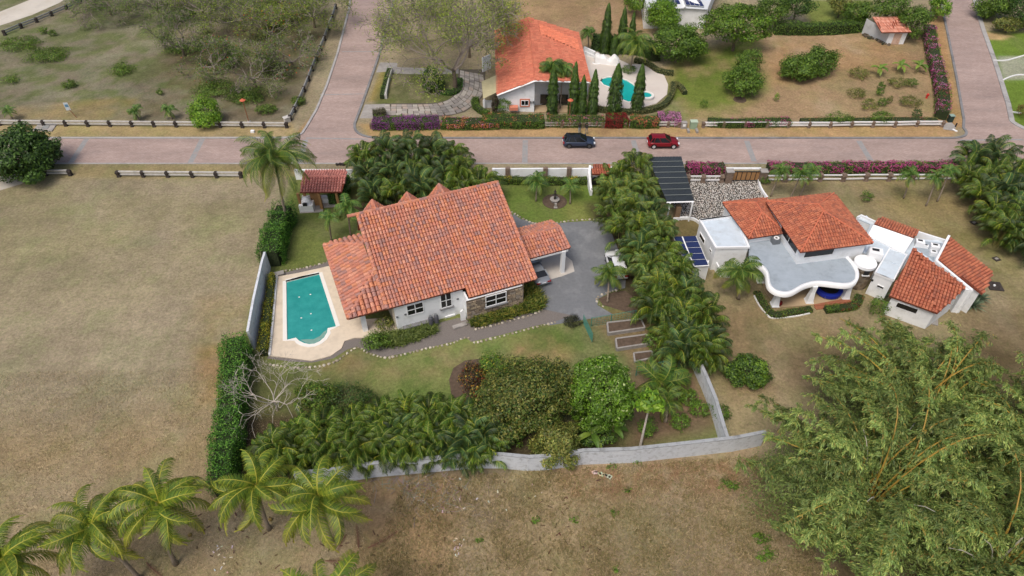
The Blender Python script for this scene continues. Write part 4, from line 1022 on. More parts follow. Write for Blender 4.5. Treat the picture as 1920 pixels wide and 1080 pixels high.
sheet('drive_apron', [(674, 222), (684, 196), (722, 195), (722, 217), (700, 222)], M['concrete'], .012)
sheet('drive_apron', [(705, 136), (712, 117), (745, 118), (745, 126), (800, 128), (860, 128), (860, 138), (800, 140), (740, 138), (730, 134)], M['concrete'], .012)
# patio and kidney pool
pat = [(1090, 92), (1115, 95), (1150, 108), (1180, 122), (1215, 122), (1245, 143), (1252, 160), (1250, 178), (1230, 195), (1195, 205), (1130, 202), (1116, 196), (1106, 150), (1098, 120)]
kid = [(1127, 154), (1130, 149), (1140, 146), (1152, 146), (1163, 148), (1175, 152), (1186, 159), (1194, 168), (1196, 180), (1190, 190), (1178, 192), (1168, 188), (1163, 178), (1155, 169), (1143, 164), (1132, 160)]
M['patio'] = mat('white_patio', S(206, 198, 190), rough=.85, noise=.06, nscale=.8, stain=S(180, 168, 158), stscale=.4, stamt=.5)
KP = [P(x, y) for x, y in kid]
o = ring_mesh([P(x, y) for x, y in pat], KP, .12, 'patio', M['patio']); o['kind'] = 'structure'
l = [tuple(P(x, y)[:2]) for x, y in pat]; o = MB().strip(l + [l[0]], .08, 0, .118).build('patio_edge', M['patio']); o['kind'] = 'structure'
kp = thing('kidney_pool', 'small kidney shaped turquoise pool on the white patio', 'swimming pool', P(1165, 170))
MB().add([(p.x, p.y, .04) for p in KP], [tuple(reversed(range(len(KP))))]).build('water', M['water2'], kp)
kl = [(p.x, p.y) for p in KP]; MB().strip(kl + [kl[0], kl[1]], .2, .03, .15, off=.1).build('coping', M['coping'], kp)
hc = P(1211, 184); ht = thing('round_hot_tub', 'round white rimmed plunge tub beside the kidney pool', 'hot tub', hc)
MB().lathe(hc, [(1.15, 0), (1.2, .55), (1.12, .6), (.8, .6), (.8, .45)], 24).build('rim', M['coping'], ht)
MB().lathe(hc, [(.79, .5), (.78, .51)], 24).build('water', M['water2'], ht)
# white covered bulk on the patio, ring at its foot
cvc = P(1138, 116); cv = thing('covered_furniture', 'long lumpy white sheet covering furniture on the patio beside the orange roof', 'cover', cvc)
a_ = P(1115, 116) + Vector((0, 0, .1)); b_ = P(1160, 121) + Vector((0, 0, .1)); mb = MB(); n = 14; ring = 7; vs = []
for i in range(n + 1):
    t = i / n; c = a_.lerp(b_, t); hh = 1.1 + .28 * math.sin(t * 9) + .2 * math.sin(t * 17 + 1); ww = .75
    if i in (0, n): hh *= .85; ww *= .9
    for k in range(ring):
        an = math.pi * k / (ring - 1); vs.append((c.x + (random.random() - .5) * .06, c.y - math.cos(an) * ww * (1.15 - .25 * math.sin(an)), c.z + hh * min(1, math.sin(an) * 1.5)))
mb.add(vs, [(i * ring + k, (i + 1) * ring + k, (i + 1) * ring + k + 1, i * ring + k + 1) for i in range(n) for k in range(ring - 1)] + [tuple(range(ring)), tuple(reversed(range(n * ring, n * ring + ring)))])
mb.build('sheet', mat('white_cover', S(232, 232, 232), rough=.7), cv)
rg = P(1119, 119) + Vector((0, -.1, .1)); b = MB(); vs = []
for k in range(18):
    t = 2 * math.pi * k / 18; vs += [rg + Vector((.75 * math.cos(t), .5 * math.sin(t), .08)), rg + Vector((.6 * math.cos(t), .38 * math.sin(t), .12)), rg + Vector((.75 * math.cos(t), .5 * math.sin(t), -.1))]
b.add(vs, [(3 * k, 3 * ((k + 1) % 18), 3 * ((k + 1) % 18) + 1, 3 * k + 1) for k in range(18)] + [(3 * k + 2, 3 * ((k + 1) % 18) + 2, 3 * ((k + 1) % 18), 3 * k) for k in range(18)])
tag(b.build('white_hoop', M['frame']), 'white hoop lying on the patio at the left end of the sheeted furniture', 'hoop')
b = MB(); pa, pb2 = P(1095, 97), P(1115, 106)
tw_ = thing('patio_wall', 'short stepped white wall with dark gap between orange roof and patio', 'wall', pa)
MB().strip([tuple(pa[:2]), tuple(pb2[:2])], .25, 0, .9).build('wall', M['white'], tw_)
MB().strip([tuple((pa + Vector((0, -1.0, 0)))[:2]), tuple((pb2 + Vector((0, -1, 0)))[:2])], .25, 0, .6).build('wall', M['white'], tw_)

# ------------------------------------------------------------------ tool shed, top house, carport, solar array
shd = thing('tool_shed', 'small white shed with a rust streaked pink metal roof', 'shed', P(1672, 80))
s_ = [P(1652, 62, 2.15), P(1708, 61, 2.15), P(1698, 34, 2.6), P(1638, 33, 2.75)]
rl_ = [P(1653, 61.5, 2.3), P(1708, 61.0, 2.3), P(1695, 34.5, 3.0), P(1636, 32.5, 3.0)]
PALR = [S(216, 156, 134), S(208, 142, 120), S(222, 166, 146), S(196, 124, 100), S(164, 92, 72)]
tiled_roof(shd, [rl_], .22, 1.0, pal=PALR[:4], seed=60, thick=.08)
rb = MB(); rsd = random.Random(5)
for k in range(9):
    t = rsd.random(); v_ = rsd.uniform(.1, .6); a = rl_[0].lerp(rl_[1], t).lerp(rl_[3].lerp(rl_[2], t), v_); b2 = rl_[0].lerp(rl_[1], t + .02).lerp(rl_[3].lerp(rl_[2], t + .02), v_ + .3)
    rb.tube([a + Vector((0, 0, .22)), b2 + Vector((0, 0, .22))], .08, 4)
rb.build('rust_streak', mat('rust', S(136, 70, 52), rough=.9), shd)
sw = [P(1658, 83), P(1690, 83), P(1692, 66), P(1640, 66)]
fx = [Vector((p.x, p.y, 0)) for p in (P(1660, 82.5), P(1693, 82.5))]
MB().strip([tuple(p[:2]) for p in fx], .15, 0, 2.15).build('front_wall', M['white'], shd)
m1 = fx[0].lerp(fx[1], .3); m2 = fx[0].lerp(fx[1], .72)
MB().strip([tuple((m1 - Vector((0, .1, 0)))[:2]), tuple((m2 - Vector((0, .1, 0)))[:2])], .08, .05, 1.9).build('rusty_door', mat('stained_door', S(206, 178, 160), rough=.8, stain=S(160, 92, 60), stscale=1.4, stamt=.9), shd)
bkL = fx[0] + Vector((-2.6, 4.2, 0)); bkR = fx[1] + Vector((-1., 4.2, 0))
MB().add([bkL, fx[0], fx[0] + Vector((0, 0, 2.15)), bkL + Vector((0, 0, 2.7))], [(0, 1, 2, 3), (3, 2, 1, 0)]).build('side_wall', M['white'], shd)
MB().add([fx[1], bkR, bkR + Vector((0, 0, 2.7)), fx[1] + Vector((0, 0, 2.15))], [(0, 1, 2, 3), (3, 2, 1, 0)]).build('side_wall', M['white'], shd)
sc_ = MB(); rs = random.Random(2)
for k in range(26):
    t = rs.random(); q = P(1622, 66).lerp(P(1660, 84), t) + Vector((rs.uniform(-.6, .6), rs.uniform(-.5, .5), 0)); sc_.box(q + Vector((0, 0, .15)), (rs.uniform(.3, .8), rs.uniform(.2, .5), rs.uniform(.2, .45)), rs.uniform(0, 3), S(*rs.choice(((86, 78, 66), (120, 110, 96), (64, 66, 50)))))
tag(sc_.build('rubble', M['coloured']), 'low heap of dark rubble and roots in front of the tool shed', 'rubble', kind='stuff')

th_ = thing('solar_roof_house', 'white house at the top edge with blue solar panels on its hipped roof', 'house', P(1300, 30))
q0 = [P(1212, 18, 3.6), P(1284, 15.5, 3.6), P(1326, 18, 3.6), P(1350, -40, 3.6), P(1205, -40, 3.6)]
pk_ = P(1262, -45, 6.5)
M['greyroof2'] = mat('pale_metal_roof', S(206, 210, 214), rough=.6)
rf2 = MB().add([q0[0], q0[1], pk_, q0[2], q0[3], q0[4]], [(0, 1, 2), (1, 3, 4, 2), (5, 0, 2), (4, 5, 2)]).build('roof', M['greyroof2'], th_)
MB().prism([(p.x * 1, p.y + .4, 3.5) for p in q0], 0, cap=False).build('wall', M['white'], th_)
def quadpanels(root, a, b_, c, d, nx, ny, gap=.04, name='solar_panel', lift=.1):
    nn = (b_ - a).cross(d - a).normalized(); nn = nn if nn.z > 0 else -nn; q_ = [p + nn * (lift - .06) for p in (a, b_, c, d)]; q_ += [p - nn * .03 for p in q_]
    MB().add(q_, [(0, 1, 2, 3), (7, 6, 5, 4), (0, 4, 5, 1), (1, 5, 6, 2), (2, 6, 7, 3), (3, 7, 4, 0)]).build('panel_rack', M['frame'], root)
    for i in range(nx):
        for j in range(ny):
            f_ = lambda s, t: a.lerp(b_, s).lerp(d.lerp(c, s), t) + nn * lift
            s0, s1 = (i + gap) / nx, (i + 1 - gap) / nx; t0, t1 = (j + gap) / ny, (j + 1 - gap) / ny
            ps = [f_(s0, t0), f_(s1, t0), f_(s1, t1), f_(s0, t1)]; lo = [p - nn * .05 for p in ps]
            o = MB().add(ps + lo, [(0, 1, 2, 3), (0, 4, 5, 1), (1, 5, 6, 2), (2, 6, 7, 3), (3, 7, 4, 0)]).build(name, M['solar'], root)
quadpanels(th_, q0[0].lerp(pk_, .12).lerp(q0[1], .12), q0[0].lerp(q0[1], .92).lerp(pk_, .12), q0[1].lerp(pk_, .55).lerp(q0[0], .1), q0[0].lerp(pk_, .6), 5, 3)
quadpanels(th_, q0[1].lerp(q0[2], .12).lerp(pk_, .1), q0[2].lerp(pk_, .08), q0[2].lerp(q0[3], .25).lerp(pk_, .42), q0[1].lerp(pk_, .52).lerp(q0[2], .1), 4, 3)
MB().tube([q0[1] + Vector((0, 0, .1)), pk_ + Vector((0, 0, .1))], .22, 4).build('hip_cap', M['frame'], th_)
for x in (1283, 1305): MB().box(P(x, 32, 1.6) + Vector((0, 1.2, 0)), (1., .5, .9)).build('window', M['glass'], th_)

# sheet metal carport over the cobbles
cpt = thing('metal_carport', 'dark corrugated metal carport roof beside the palm hedge', 'carport', P(1262, 375))
c4 = [P(1250, 378, 2.9), P(1301, 376.5, 2.9), P(1277, 293, 3.1), P(1213, 294, 3.1)]
M['corr'] = mat('dark_corrugated', S(66, 73, 80), rough=.45, noise=.08, nscale=1.5, metal=.2)
U_ = (c4[1] - c4[0]); n = 44; b = MB(); vs = []
for i in range(n + 1):
    t = i / n; z = .05 * math.cos(i * math.pi); vs += [c4[0].lerp(c4[1], t) + Vector((0, 0, z)), c4[3].lerp(c4[2], t) + Vector((0, 0, z))]
b.add(vs, [(2 * i, 2 * i + 2, 2 * i + 3, 2 * i + 1) for i in range(n)]); b.build('roof', M['corr'], cpt)
for k in range(1, 8):
    t = k / 8; a = c4[0].lerp(c4[3], t); c = c4[1].lerp(c4[2], t); MB().tube([a + Vector((0, 0, .07)), c + Vector((0, 0, .07))], .035, 4).build('batten', mat('batten', S(128, 136, 132), rough=.6), cpt)
MB().tube([c4[0] - Vector((0, 0, .12)), c4[1] - Vector((0, 0, .12))], .1, 4).build('gutter', M['frame'], cpt)
for p in (c4[0].lerp(c4[1], .12), c4[1].lerp(c4[0], .05), c4[2], c4[3]): MB().box((p.x, p.y + (.2 if p in (c4[0], c4[1]) else -.2), 1.4), (.16, .16, 2.85)).build('post', M['frame'], cpt)
pc = P(1268, 408); MB().box((pc.x, pc.y, .9), (.6, .8, 1.8)).build('stone_pillar', M['stonewall'] if 0 else mat('brown_stone', S(128, 106, 84), rough=.9, noise=.3, nscale=5, bump=.6), cpt)

sa = thing('solar_array', 'tilted rack of dark blue solar panels beside the villa', 'solar panels', P(1305, 490))
f4 = [P(1301, 499.5, 2.2), P(1329, 498, 2.2), P(1305, 443, 2.4), P(1279, 444, 2.4)]
quadpanels(sa, f4[0], f4[1], f4[2], f4[3], 1, 5, .045, lift=.1)
g4 = [P(1283, 490, 2.2), f4[0] - Vector((.05, 0, 0)), P(1279, 444, 2.4) - Vector((.05, 0, 0)), P(1262, 444, 2.4)]
quadpanels(sa, g4[0], g4[1], g4[2], g4[3], 1, 4, .045, lift=.1)
fb2 = MB()
for a, c in ((f4[0], f4[1]), (f4[1], f4[2]), (f4[2], f4[3]), (f4[3], f4[0])): fb2.tube([a, c], .05, 4)
fb2.build('rail_frame', M['frame'], sa)
for p in (f4[0], f4[1], f4[2]): MB().box((p.x, p.y + .1, 1.1), (.1, .1, 2.2)).build('leg', M['frame'], sa)
t = thing('pump_house', 'small white plastered box under the lower end of the solar panels', 'shed', P(1305, 530))
MB().prism([P(1289, 505, 1.9), P(1327, 499, 1.9), P(1330, 488, 1.9), P(1292, 492, 1.9)], 0).build('wall', M['white'], t)
MB().strip([tuple(P(x, y)[:2]) for x, y in ((1340, 505), (1345, 515), (1352, 519), (1368, 520))], .16, 0, 1.1).build('curved_wall', M['white']); tag(bpy.data.objects['curved_wall'], 'low curved white garden wall behind the squat palm at the villa', 'wall')

# cobbled forecourt: dark ground with pale stones
cob = [(1298, 330), (1352, 331), (1420, 335), (1425, 352), (1432, 366), (1438, 374), (1356, 381), (1372, 405), (1318, 410), (1270, 414), (1262, 380), (1270, 350)]
sheet('forecourt', cob, mat('dark_grout', S(74, 70, 66), rough=1, noise=.2), .010)
rs = random.Random(12); b = MB(); wp_ = [tuple(P(x, y)[:2]) for x, y in cob]
x0 = min(p[0] for p in wp_); x1 = max(p[0] for p in wp_); y0 = min(p[1] for p in wp_); y1 = max(p[1] for p in wp_)
ccs = [S(186, 183, 176), S(170, 167, 160), S(198, 194, 188), S(150, 146, 140), S(176, 166, 156)]
yy = y0
while yy < y1:
    xx = x0 + rs.random() * .3
    while xx < x1:
        q = (xx + rs.uniform(-.08, .08), yy + rs.uniform(-.08, .08))
        if inpoly(q[0], q[1], wp_):
            n = 6; a0 = rs.random() * 6; rr_ = rs.uniform(.085, .145); ec = rs.uniform(.75, 1.3)
            ring_ = [(q[0] + rr_ * ec * math.cos(a0 + k * 1.047) * rs.uniform(.85, 1.1), q[1] + rr_ / ec * math.sin(a0 + k * 1.047) * rs.uniform(.85, 1.1)) for k in range(n)]
            b.add([(x, y, .012) for x, y in ring_] + [(q[0] + (x - q[0]) * .75, q[1] + (y - q[1]) * .75, .04) for x, y in ring_], [tuple(range(6, 12))] + [(k, (k + 1) % 6, (k + 1) % 6 + 6, k + 6) for k in range(6)], rs.choice(ccs))
        xx += .27
    yy += .25
o = b.build('cobblestones', M['coloured']); o['kind'] = 'stuff'; o['label'] = 'pale cobblestones set in dark mortar in front of the villa gate'; o['category'] = 'cobbles'
tag(MB().strip([tuple(p) for p in smoothline([(*W2(*q), 0) for q in ((1421, 336), (1424, 350), (1430, 362), (1438, 373))], 4)], .2, 0, .35).build('curved_kerb_wall', M['white']), 'curved low white kerb wall from the wooden gate down to the villa roof', 'wall')
tag(MB().strip([tuple(p) for p in smoothline([(*W2(*q), 0) for q in ((1262, 413), (1280, 411), (1300, 413), (1312, 421))], 4)], .2, 0, .35).build('curved_kerb_wall', M['white']), 'low white kerb wall between cobbles and grass beside the solar panels', 'wall')

# ------------------------------------------------------------------ fences
def dark_post(p, h_, parent, w_=.42):
    rs = random.Random(int(p.x * 100)); b = MB()
    vs = []
    for z, k in ((0, 1.1), (h_ * .45, .9), (h_ * .8, 1.15), (h_ * 1.05, .85)):
        for dx, dy in ((-1, -1), (1, -1), (1, 1), (-1, 1)): vs.append((p.x + dx * w_ / 2 * k * rs.uniform(.8, 1.2), p.y + dy * w_ / 2 * k * rs.uniform(.8, 1.2), z))
    b.add(vs, [(i * 4 + k, i * 4 + (k + 1) % 4, i * 4 + 4 + (k + 1) % 4, i * 4 + 4 + k) for i in range(3) for k in range(4)] + [(12, 13, 14, 15)])
    return b.build('post', parent[1], parent[0])
def rail_fence(label, posts, h_=.85, pm=None, rm=None, group=None, rails=(.38, .78), w_=.42, rail_w=.16, rail_h=.2, ends=()):
    ps = [P(x, y) for x, y in posts]
    t = thing('rail_fence', label, 'fence', ps[len(ps) // 2], group=group); pm = pm or M['darkstone']; rm = rm or M['railwhite']
    for p in ps: dark_post(p, h_, (t, pm), w_)
    for a, c in zip(ps, ps[1:]):
        d = (c - a).normalized()
        for z in rails:
            m_ = (a + c) / 2; L_ = (c - a).length - w_ * .6
            MB().box((m_.x, m_.y, z), (L_, rail_w, rail_h), math.atan2(d.y, d.x)).build('rail', rm, t)
    return t
M['railwhite'] = mat('weathered_white_rail', S(196, 194, 190), rough=.85, noise=.12, nscale=2, stain=S(110, 104, 98), stscale=1.5, stamt=.5)
M['railclean'] = mat('white_rail', S(226, 226, 226), rough=.7, noise=.05)
M['railgrey'] = mat('grey_rail', S(140, 142, 142), rough=.9, noise=.15, stain=S(84, 82, 78), stscale=1, stamt=.6)
M['pillarstone'] = mat('brown_pillar_stone', S(120, 104, 92), rough=.9, noise=.45, nscale=5, bump=.8, bscale=9)
rail_fence('long white rail fence with black stone posts in front of the scrubby lot', [(1 + 41.3 * k, 235 + .35 * k) for k in range(14)])
rail_fence('short length of white rail fence emerging from the dark mango tree', [(52, 330), (87, 329), (133, 329)])
rail_fence('white rail fence with black posts along the road edge of the big dry field', [(224 + 45.8 * k, 331 + .4 * k) for k in range(6)])
rail_fence('dark mossy rail fence running beside the left side road', [(545, 226), (553, 210), (562, 192), (571, 172), (579, 152), (586, 133), (594, 112), (601, 95), (609, 76), (616, 56), (624, 36), (630, 16)], pm=M['darkstone'], rm=M['railgrey'])
rail_fence('grey rail fence along the white dirt track at the upper left', [(10, 66), (41, 53), (70, 42), (98, 30), (126, 18), (152, 6), (180, -8)], rm=M['railgrey'])
rail_fence('white rail fence under the purple and green flower hedge of the orange roofed house', [(697, 241), (737, 241), (777, 241), (817, 240), (857, 240), (895, 240), (934, 240), (973, 240), (1014, 239), (1053, 239), (1093, 239), (1130, 239), (1172, 239), (1214, 239), (1252, 238), (1272, 238)], pm=M['pillarstone'])
rail_fence('white rail fence with brown posts below the bougainvillea in front of the brown garden', [(1318, 239), (1356, 239), (1396, 239), (1437, 239), (1477, 239), (1516, 239), (1555, 239), (1595, 238), (1635, 238), (1676, 238), (1717, 237), (1765, 237)], pm=M['pillarstone'], rm=M['railclean'])
rail_fence('clean white rail fence with brown posts behind the thin yard palms of the villa', [(1432, 340), (1470, 340), (1536, 339), (1579, 339), (1622, 338), (1665, 338), (1708, 338), (1752, 338), (1795, 338)], pm=M['pillarstone'], rm=M['railclean'], h_=1.05, rails=(.3, .88), w_=.55, rail_w=.12, rail_h=.16)
rail_fence('short white rail fence between the metal carport and the wooden gate', [(1288, 341), (1317, 341), (1352, 341)], pm=M['pillarstone'], rm=M['railclean'], h_=1.05, rails=(.3, .88), w_=.55, rail_w=.12, rail_h=.16)

# wooden gate with stone pillars
gt = thing('wooden_gate', 'wooden sliding gate of six slats between two stone pillars', 'gate', P(1395, 340))
for x in (1364, 1427):
    p = P(x, 341); b = MB().box(p + Vector((0, 0, .85)), (.85, .8, 1.7)).build('pillar', M['pillarstone'], gt)
    MB().box(p + Vector((0, 0, 1.74)), (.98, .92, .1)).build('cap', M['concrete'], b)
ga_, gb2 = P(1370, 339), P(1422, 339)
for k in range(6):
    q = ga_.lerp(gb2, (k + .5) / 6); MB().box(q + Vector((0, 0, .8)), (.54, .08, 1.3)).build('slat_panel', M['wood'], gt)
b = MB()
for z in (.12, 1.48): b.box((ga_ + gb2) / 2 + Vector((0, -.06, z)), (3.75, .08, .09))
for k in range(7): b.box(ga_.lerp(gb2, k / 6) + Vector((0, -.05, .8)), (.07, .09, 1.38))
b.build('gate_frame', M['darkmetal'], gt)
b = MB().box(P(1395, 325) + Vector((0, 1.0, .08)), (5., .3, .16)).build('gate_track_wall', M['white'], gt)

# white front wall with stone pillars (main house)
fwall = thing('front_wall', 'white street wall with dark stone pillars north of the round planting bed', 'wall', P(1010, 332))
wl = [(925, 338), (948, 338), (1017, 337), (1061, 337), (1100, 336)]
pts_ = [P(x, y) for x, y in wl]
px_p = [952, 1022, 1066]
edges_ = [926, 948, 956, 1018, 1026, 1062, 1070, 1105]
for a, c in zip(edges_[::2], edges_[1::2]):
    MB().strip([tuple(P(a, 337)[:2]), tuple(P(c, 336.5)[:2])], .22, 0, 1.75).build('wall_panel', M['white'], fwall)
for x in px_p: MB().box(P(x, 337.5) + Vector((0, 0, .95)), (.6, .5, 1.95)).build('pillar', M['pillarstone'], fwall)
MB().box(P(926, 339) + Vector((0, 0, .9)), (.35, .35, 2.)).build('pillar', M['white'], fwall)
ent = thing('entrance_wall', 'white sweeping entrance wall end with a small tiled porch roof', 'wall', P(1110, 360))
MB().strip([tuple(P(x, y)[:2]) for x, y in ((1104, 336), (1103, 345), (1105, 356), (1108, 367))], .3, 0, [2.2, 1.9, 1.3, .8]).build('wall', M['white'], ent)
MB().strip([tuple(P(x, y)[:2]) for x, y in ((1105, 336), (1145, 336))], .22, 0, 1.9).build('wall', M['white'], ent)
MB().box(P(1113, 347) + Vector((0, 0, .7)), (.5, .3, 1.)).build('letter_box', M['darkmetal'], ent)
tiled_roof(ent, [[P(1110, 327, 2.6), P(1142, 327, 2.6), P(1144, 308, 2.6), P(1112, 308, 2.6)]], .3, .4, pal=PAL_VILLA, seed=71)
bw = MB().strip([tuple(P(x, y)[:2]) for x, y in ((556, 336), (600, 336), (640, 336), (665, 336))], .25, 0, 1.5).build('white_wall', M['white']); tag(bw, 'plain white street wall behind the garden pavilion', 'wall')
b = MB(); rs = random.Random(3)
for k in range(14): q = P(632 + k * 3, 309.5); b.box(q + Vector((0, 0, .12)), (rs.uniform(.2, .5), rs.uniform(.2, .4), rs.uniform(.15, .4)), rs.random())
tag(b.build('stone_pile', M['darkstone']), 'row of dark stones on the road verge behind the white wall', 'stones', kind='stuff')

# boundary walls of the main plot
tag(MB().strip([W2(*q) for q in ((506, 502), (501, 525), (487, 595), (477, 655))], .24, 0, [2.4, 2.6, 2.7, 2.7]).build('boundary_wall', M['dirtywhite']), 'bright white boundary wall left of the croton row and pool', 'wall')
def wallthing(label, px, h_, w_=.24, m=None, cap=True):
    pts = [P(x, y) for x, y in px]; t = thing('boundary_wall', label, 'wall', pts[len(pts) // 2])
    MB().strip([tuple(p[:2]) for p in pts], w_, 0, h_).build('wall', m or M['dirtywhite'], t)
    if cap: MB().strip([tuple(p[:2]) for p in pts], w_ + .08, (h_ if not hasattr(h_, '__len__') else h_[0]) - .001, (h_ if not hasattr(h_, '__len__') else h_[0]) + .06).build('coping', mat('wall_coping', S(160, 164, 168), rough=.9, stain=S(80, 78, 74), stscale=.9, stamt=.7), t)
    return t
wallthing('long stained white boundary wall between the palm thicket and the rough field', [(560, 912), (640, 903), (700, 893), (800, 884), (890, 876), (940, 876), (990, 881), (1030, 879), (1090, 869), (1180, 866), (1290, 854), (1370, 845), (1425, 834)], 2.05)
wallthing('white boundary wall curving from the areca hedge down to the wall corner', [(1287, 655), (1300, 690), (1318, 730), (1334, 770), (1346, 812), (1356, 846)], 1.9)

# green chain link fences and vegetable beds
def mesh_fence(label, px, h_, posts):
    pts = [P(x, y) for x, y in px]; t = thing('wire_fence', label, 'fence', pts[0])
    for a, c in zip(pts, pts[1:]):
        b = MB(); d = (c - a); L_ = d.length; d.normalize(); n = int(L_ / .28)
        for k in range(n + 1):
            q = a + d * (k * L_ / max(n, 1)); b.tube([q, q + Vector((0, 0, h_))], .012, 3, cap=False)
        for k in range(int(h_ / .28) + 1): b.tube([a + Vector((0, 0, k * .28)), c + Vector((0, 0, k * .28))], .012, 3, cap=False)
        b.tube([a + Vector((0, 0, h_)), c + Vector((0, 0, h_))], .03, 4); b.build('wire_mesh', M['green_mesh'], t)
    for p in pts: MB().box(p + Vector((0, 0, h_ / 2)), (.08, .08, h_ + .1)).build('post', M['green_mesh'], t)
mesh_fence('green wire fence between the driveway and the vegetable plot', [(1108, 612), (1145, 606), (1190, 598)], 1.3, 3)
b = thing('green_gate', 'open leaf of green wire gate at the corner of the vegetable plot', 'gate', P(1095, 600))
g0_, g1_ = P(1093, 606), P(1110, 642); mb = MB()
for k in range(9): q = g0_.lerp(g1_, k / 8); mb.tube([q, q + Vector((0, 0, 1.3))], .022, 4)
for k in range(8): mb.tube([g0_ + Vector((0, 0, .1 + k * .17)), g1_ + Vector((0, 0, .1 + k * .17))], .022, 4)
mb.build('gate_leaf', M['green_mesh'], b)
mesh_fence('thin wire fence across the back of the vegetable plot behind the aloe', [(1192, 704), (1240, 694), (1296, 684)], 1.3, 3)
def bed(label, px, h_=.45):
    pts = [P(x, y) for x, y in px]; t = thing('raised_bed', label, 'garden bed', sum(pts, Vector()) / 4)
    MB().prism([(p.x, p.y, h_ - .06) for p in pts], 0).build('soil', M['soil'], t)
    for i in range(4):
        a, c = pts[i], pts[(i + 1) % 4]; MB().strip([tuple(a[:2]), tuple(c[:2])], .16, 0, h_ + i * .002).build('board', M['oldwood'], t)
    return t
bed('upper timber edged vegetable bed, empty soil', [(1140, 629), (1208, 619), (1201, 603), (1138, 610)])
bed('second timber edged vegetable bed below the upper one', [(1156, 658), (1220, 648), (1211, 632), (1154, 640)])
bed('grassy lower bed beside the thin wire fence', [(1190, 680), (1224, 672), (1222, 660), (1188, 664)], .2)
# round planting bed with fountain-like ornament
rbed = P(1040, 378); o = MB().lathe(rbed, [(1.55, 0), (1.55, .05), (0.01, .06)], 24).build('round_bed', M['soil']); o['kind'] = 'structure'
ft = thing('garden_fountain', 'tiered dark stone ornament in a round bed on the front lawn', 'fountain', rbed)
MB().lathe(rbed, [(.45, 0), (.5, .35), (.62, .42), (.55, .44), (.3, .4)], 14).build('basin', M['concrete'], ft)
MB().lathe(rbed + Vector((0, 0, .4)), [(.12, 0), (.1, .5), (.32, .62), (.3, .66), (.08, .64), (.07, 1.0), (.2, 1.1), (.05, 1.12), (.09, 1.3), (.03, 1.5)], 12).build('stem', M['darkstone'], ft)
MB().box(rbed + Vector((.05, -1.15, .3)), (.3, .2, .6)).box(rbed + Vector((.05, -1.3, .06)), (.45, .3, .12)).build('tap_block', M['concrete'], ft)

# ------------------------------------------------------------------ street furniture
def lamp(px, label):
    p = P(*px); t = thing('street_lamp', label, 'street lamp', p)
    MB().tube([p, p + Vector((0, 0, 3.3))], .06, 8).build('pole', M['rustpole'], t)
    MB().lathe(p + Vector((0, 0, 3.25)), [(.06, 0), (.36, .18), (.42, .28), (.3, .34), (.1, .5), (.03, .52)], 12).build('lamp_head', M['clay'], t)
    MB().box(p + Vector((0, 0, .08)), (.4, .4, .16)).build('base', M['concrete'], t)
M['rustpole'] = mat('rusty_pole', S(142, 92, 66), rough=.8); M['clay'] = mat('clay_lamp', S(196, 104, 76), rough=.7)
lamp((467, 229), 'rusty street lamp with clay coloured head at the corner of the scrubby lot')
lamp((1067, 229), 'rusty street lamp with clay coloured head in front of the columnar trees')
sg = thing('lot_sign', 'small white and blue sign board on a leaning pole in the dry lot', 'sign', P(144, 221))
p = P(144, 221); hd = p + Vector((-.7, .1, 1.6))
MB().tube([p, hd + Vector((.15, 0, -.3))], .045, 6).build('pole', M['rustpole'], sg)
MB().box(hd + Vector((0, 0, .2)), (.6, .06, 1.2), R(10)).build('board', mat('sign_board', S(206, 216, 222), rough=.5), sg)
MB().box(hd + Vector((.02, -.04, .35)), (.42, .03, .4), R(10)).build('emblem', mat('sign_blue', S(96, 140, 170), rough=.5), sg)
def slabthing(name, label, cat, px, h_, m):
    return tag(MB().prism([(q.x, q.y, h_) for q in [P(*p) for p in px]], 0).build(name, m), label, cat)
mh = thing('manhole_slab', 'grey concrete inspection slab on the verge beside the left fence', 'slab', P(85, 240))
MB().prism([(q.x, q.y, .12) for q in [P(*p) for p in ((62, 246), (98, 247), (107, 234), (72, 234))]], 0).build('slab', M['concrete'], mh)
MB().prism([(q.x, q.y, .18) for q in [P(*p) for p in ((78, 243), (90, 243), (94, 237), (82, 237))]], .1).build('lid', M['railgrey'], mh)
for k, (x, y, s, l) in enumerate(((1826, 418, .7, 'small dark inspection cover in the villa lawn nearest the right hedge'), (1868, 486, .7, 'small dark cover in the villa lawn near the second red wing roof'))):
    c = P(x, y); t = thing('inspection_cover', l, 'cover', c); MB().box(c + Vector((0, 0, .04)), (s, s, .08), R(20)).build('frame', M['darkstone'], t); MB().box(c + Vector((0, 0, .1)), (s * .5, s * .4, .05), R(20)).build('lid', M['concrete'], t)
c = P(1865, 537); t = thing('dark_mat', 'square dark cover with a white cap right of the red wing roof', 'cover', c); MB().box(c + Vector((0, 0, .05)), (1.5, 1.4, .1), R(-8)).build('sheet', M['darkstone'], t); MB().lathe(c + Vector((-.1, 0, .1)), [(.12, 0), (.12, .12), (.02, .14)], 10).build('cap', M['frame'], t)
ub = thing('utility_box', 'pale green utility cabinet on the verge beside the white fence', 'utility box', P(1298, 243))
MB().box(P(1299, 240) + Vector((0, 0, .55)), (.95, .7, 1.1)).build('cabinet', mat('pale_green_paint', S(150, 172, 146), rough=.5), ub); MB().box(P(1299, 240) + Vector((0, 0, 1.13)), (1.05, .8, .06)).build('lid', mat('pale_green_lid', S(176, 192, 170), rough=.5), ub)
for dx in (-9, 7): MB().box(P(1299 + dx, 247) + Vector((0, 0, .18)), (.3, .9, .35)).build('footing', M['concrete'], ub)
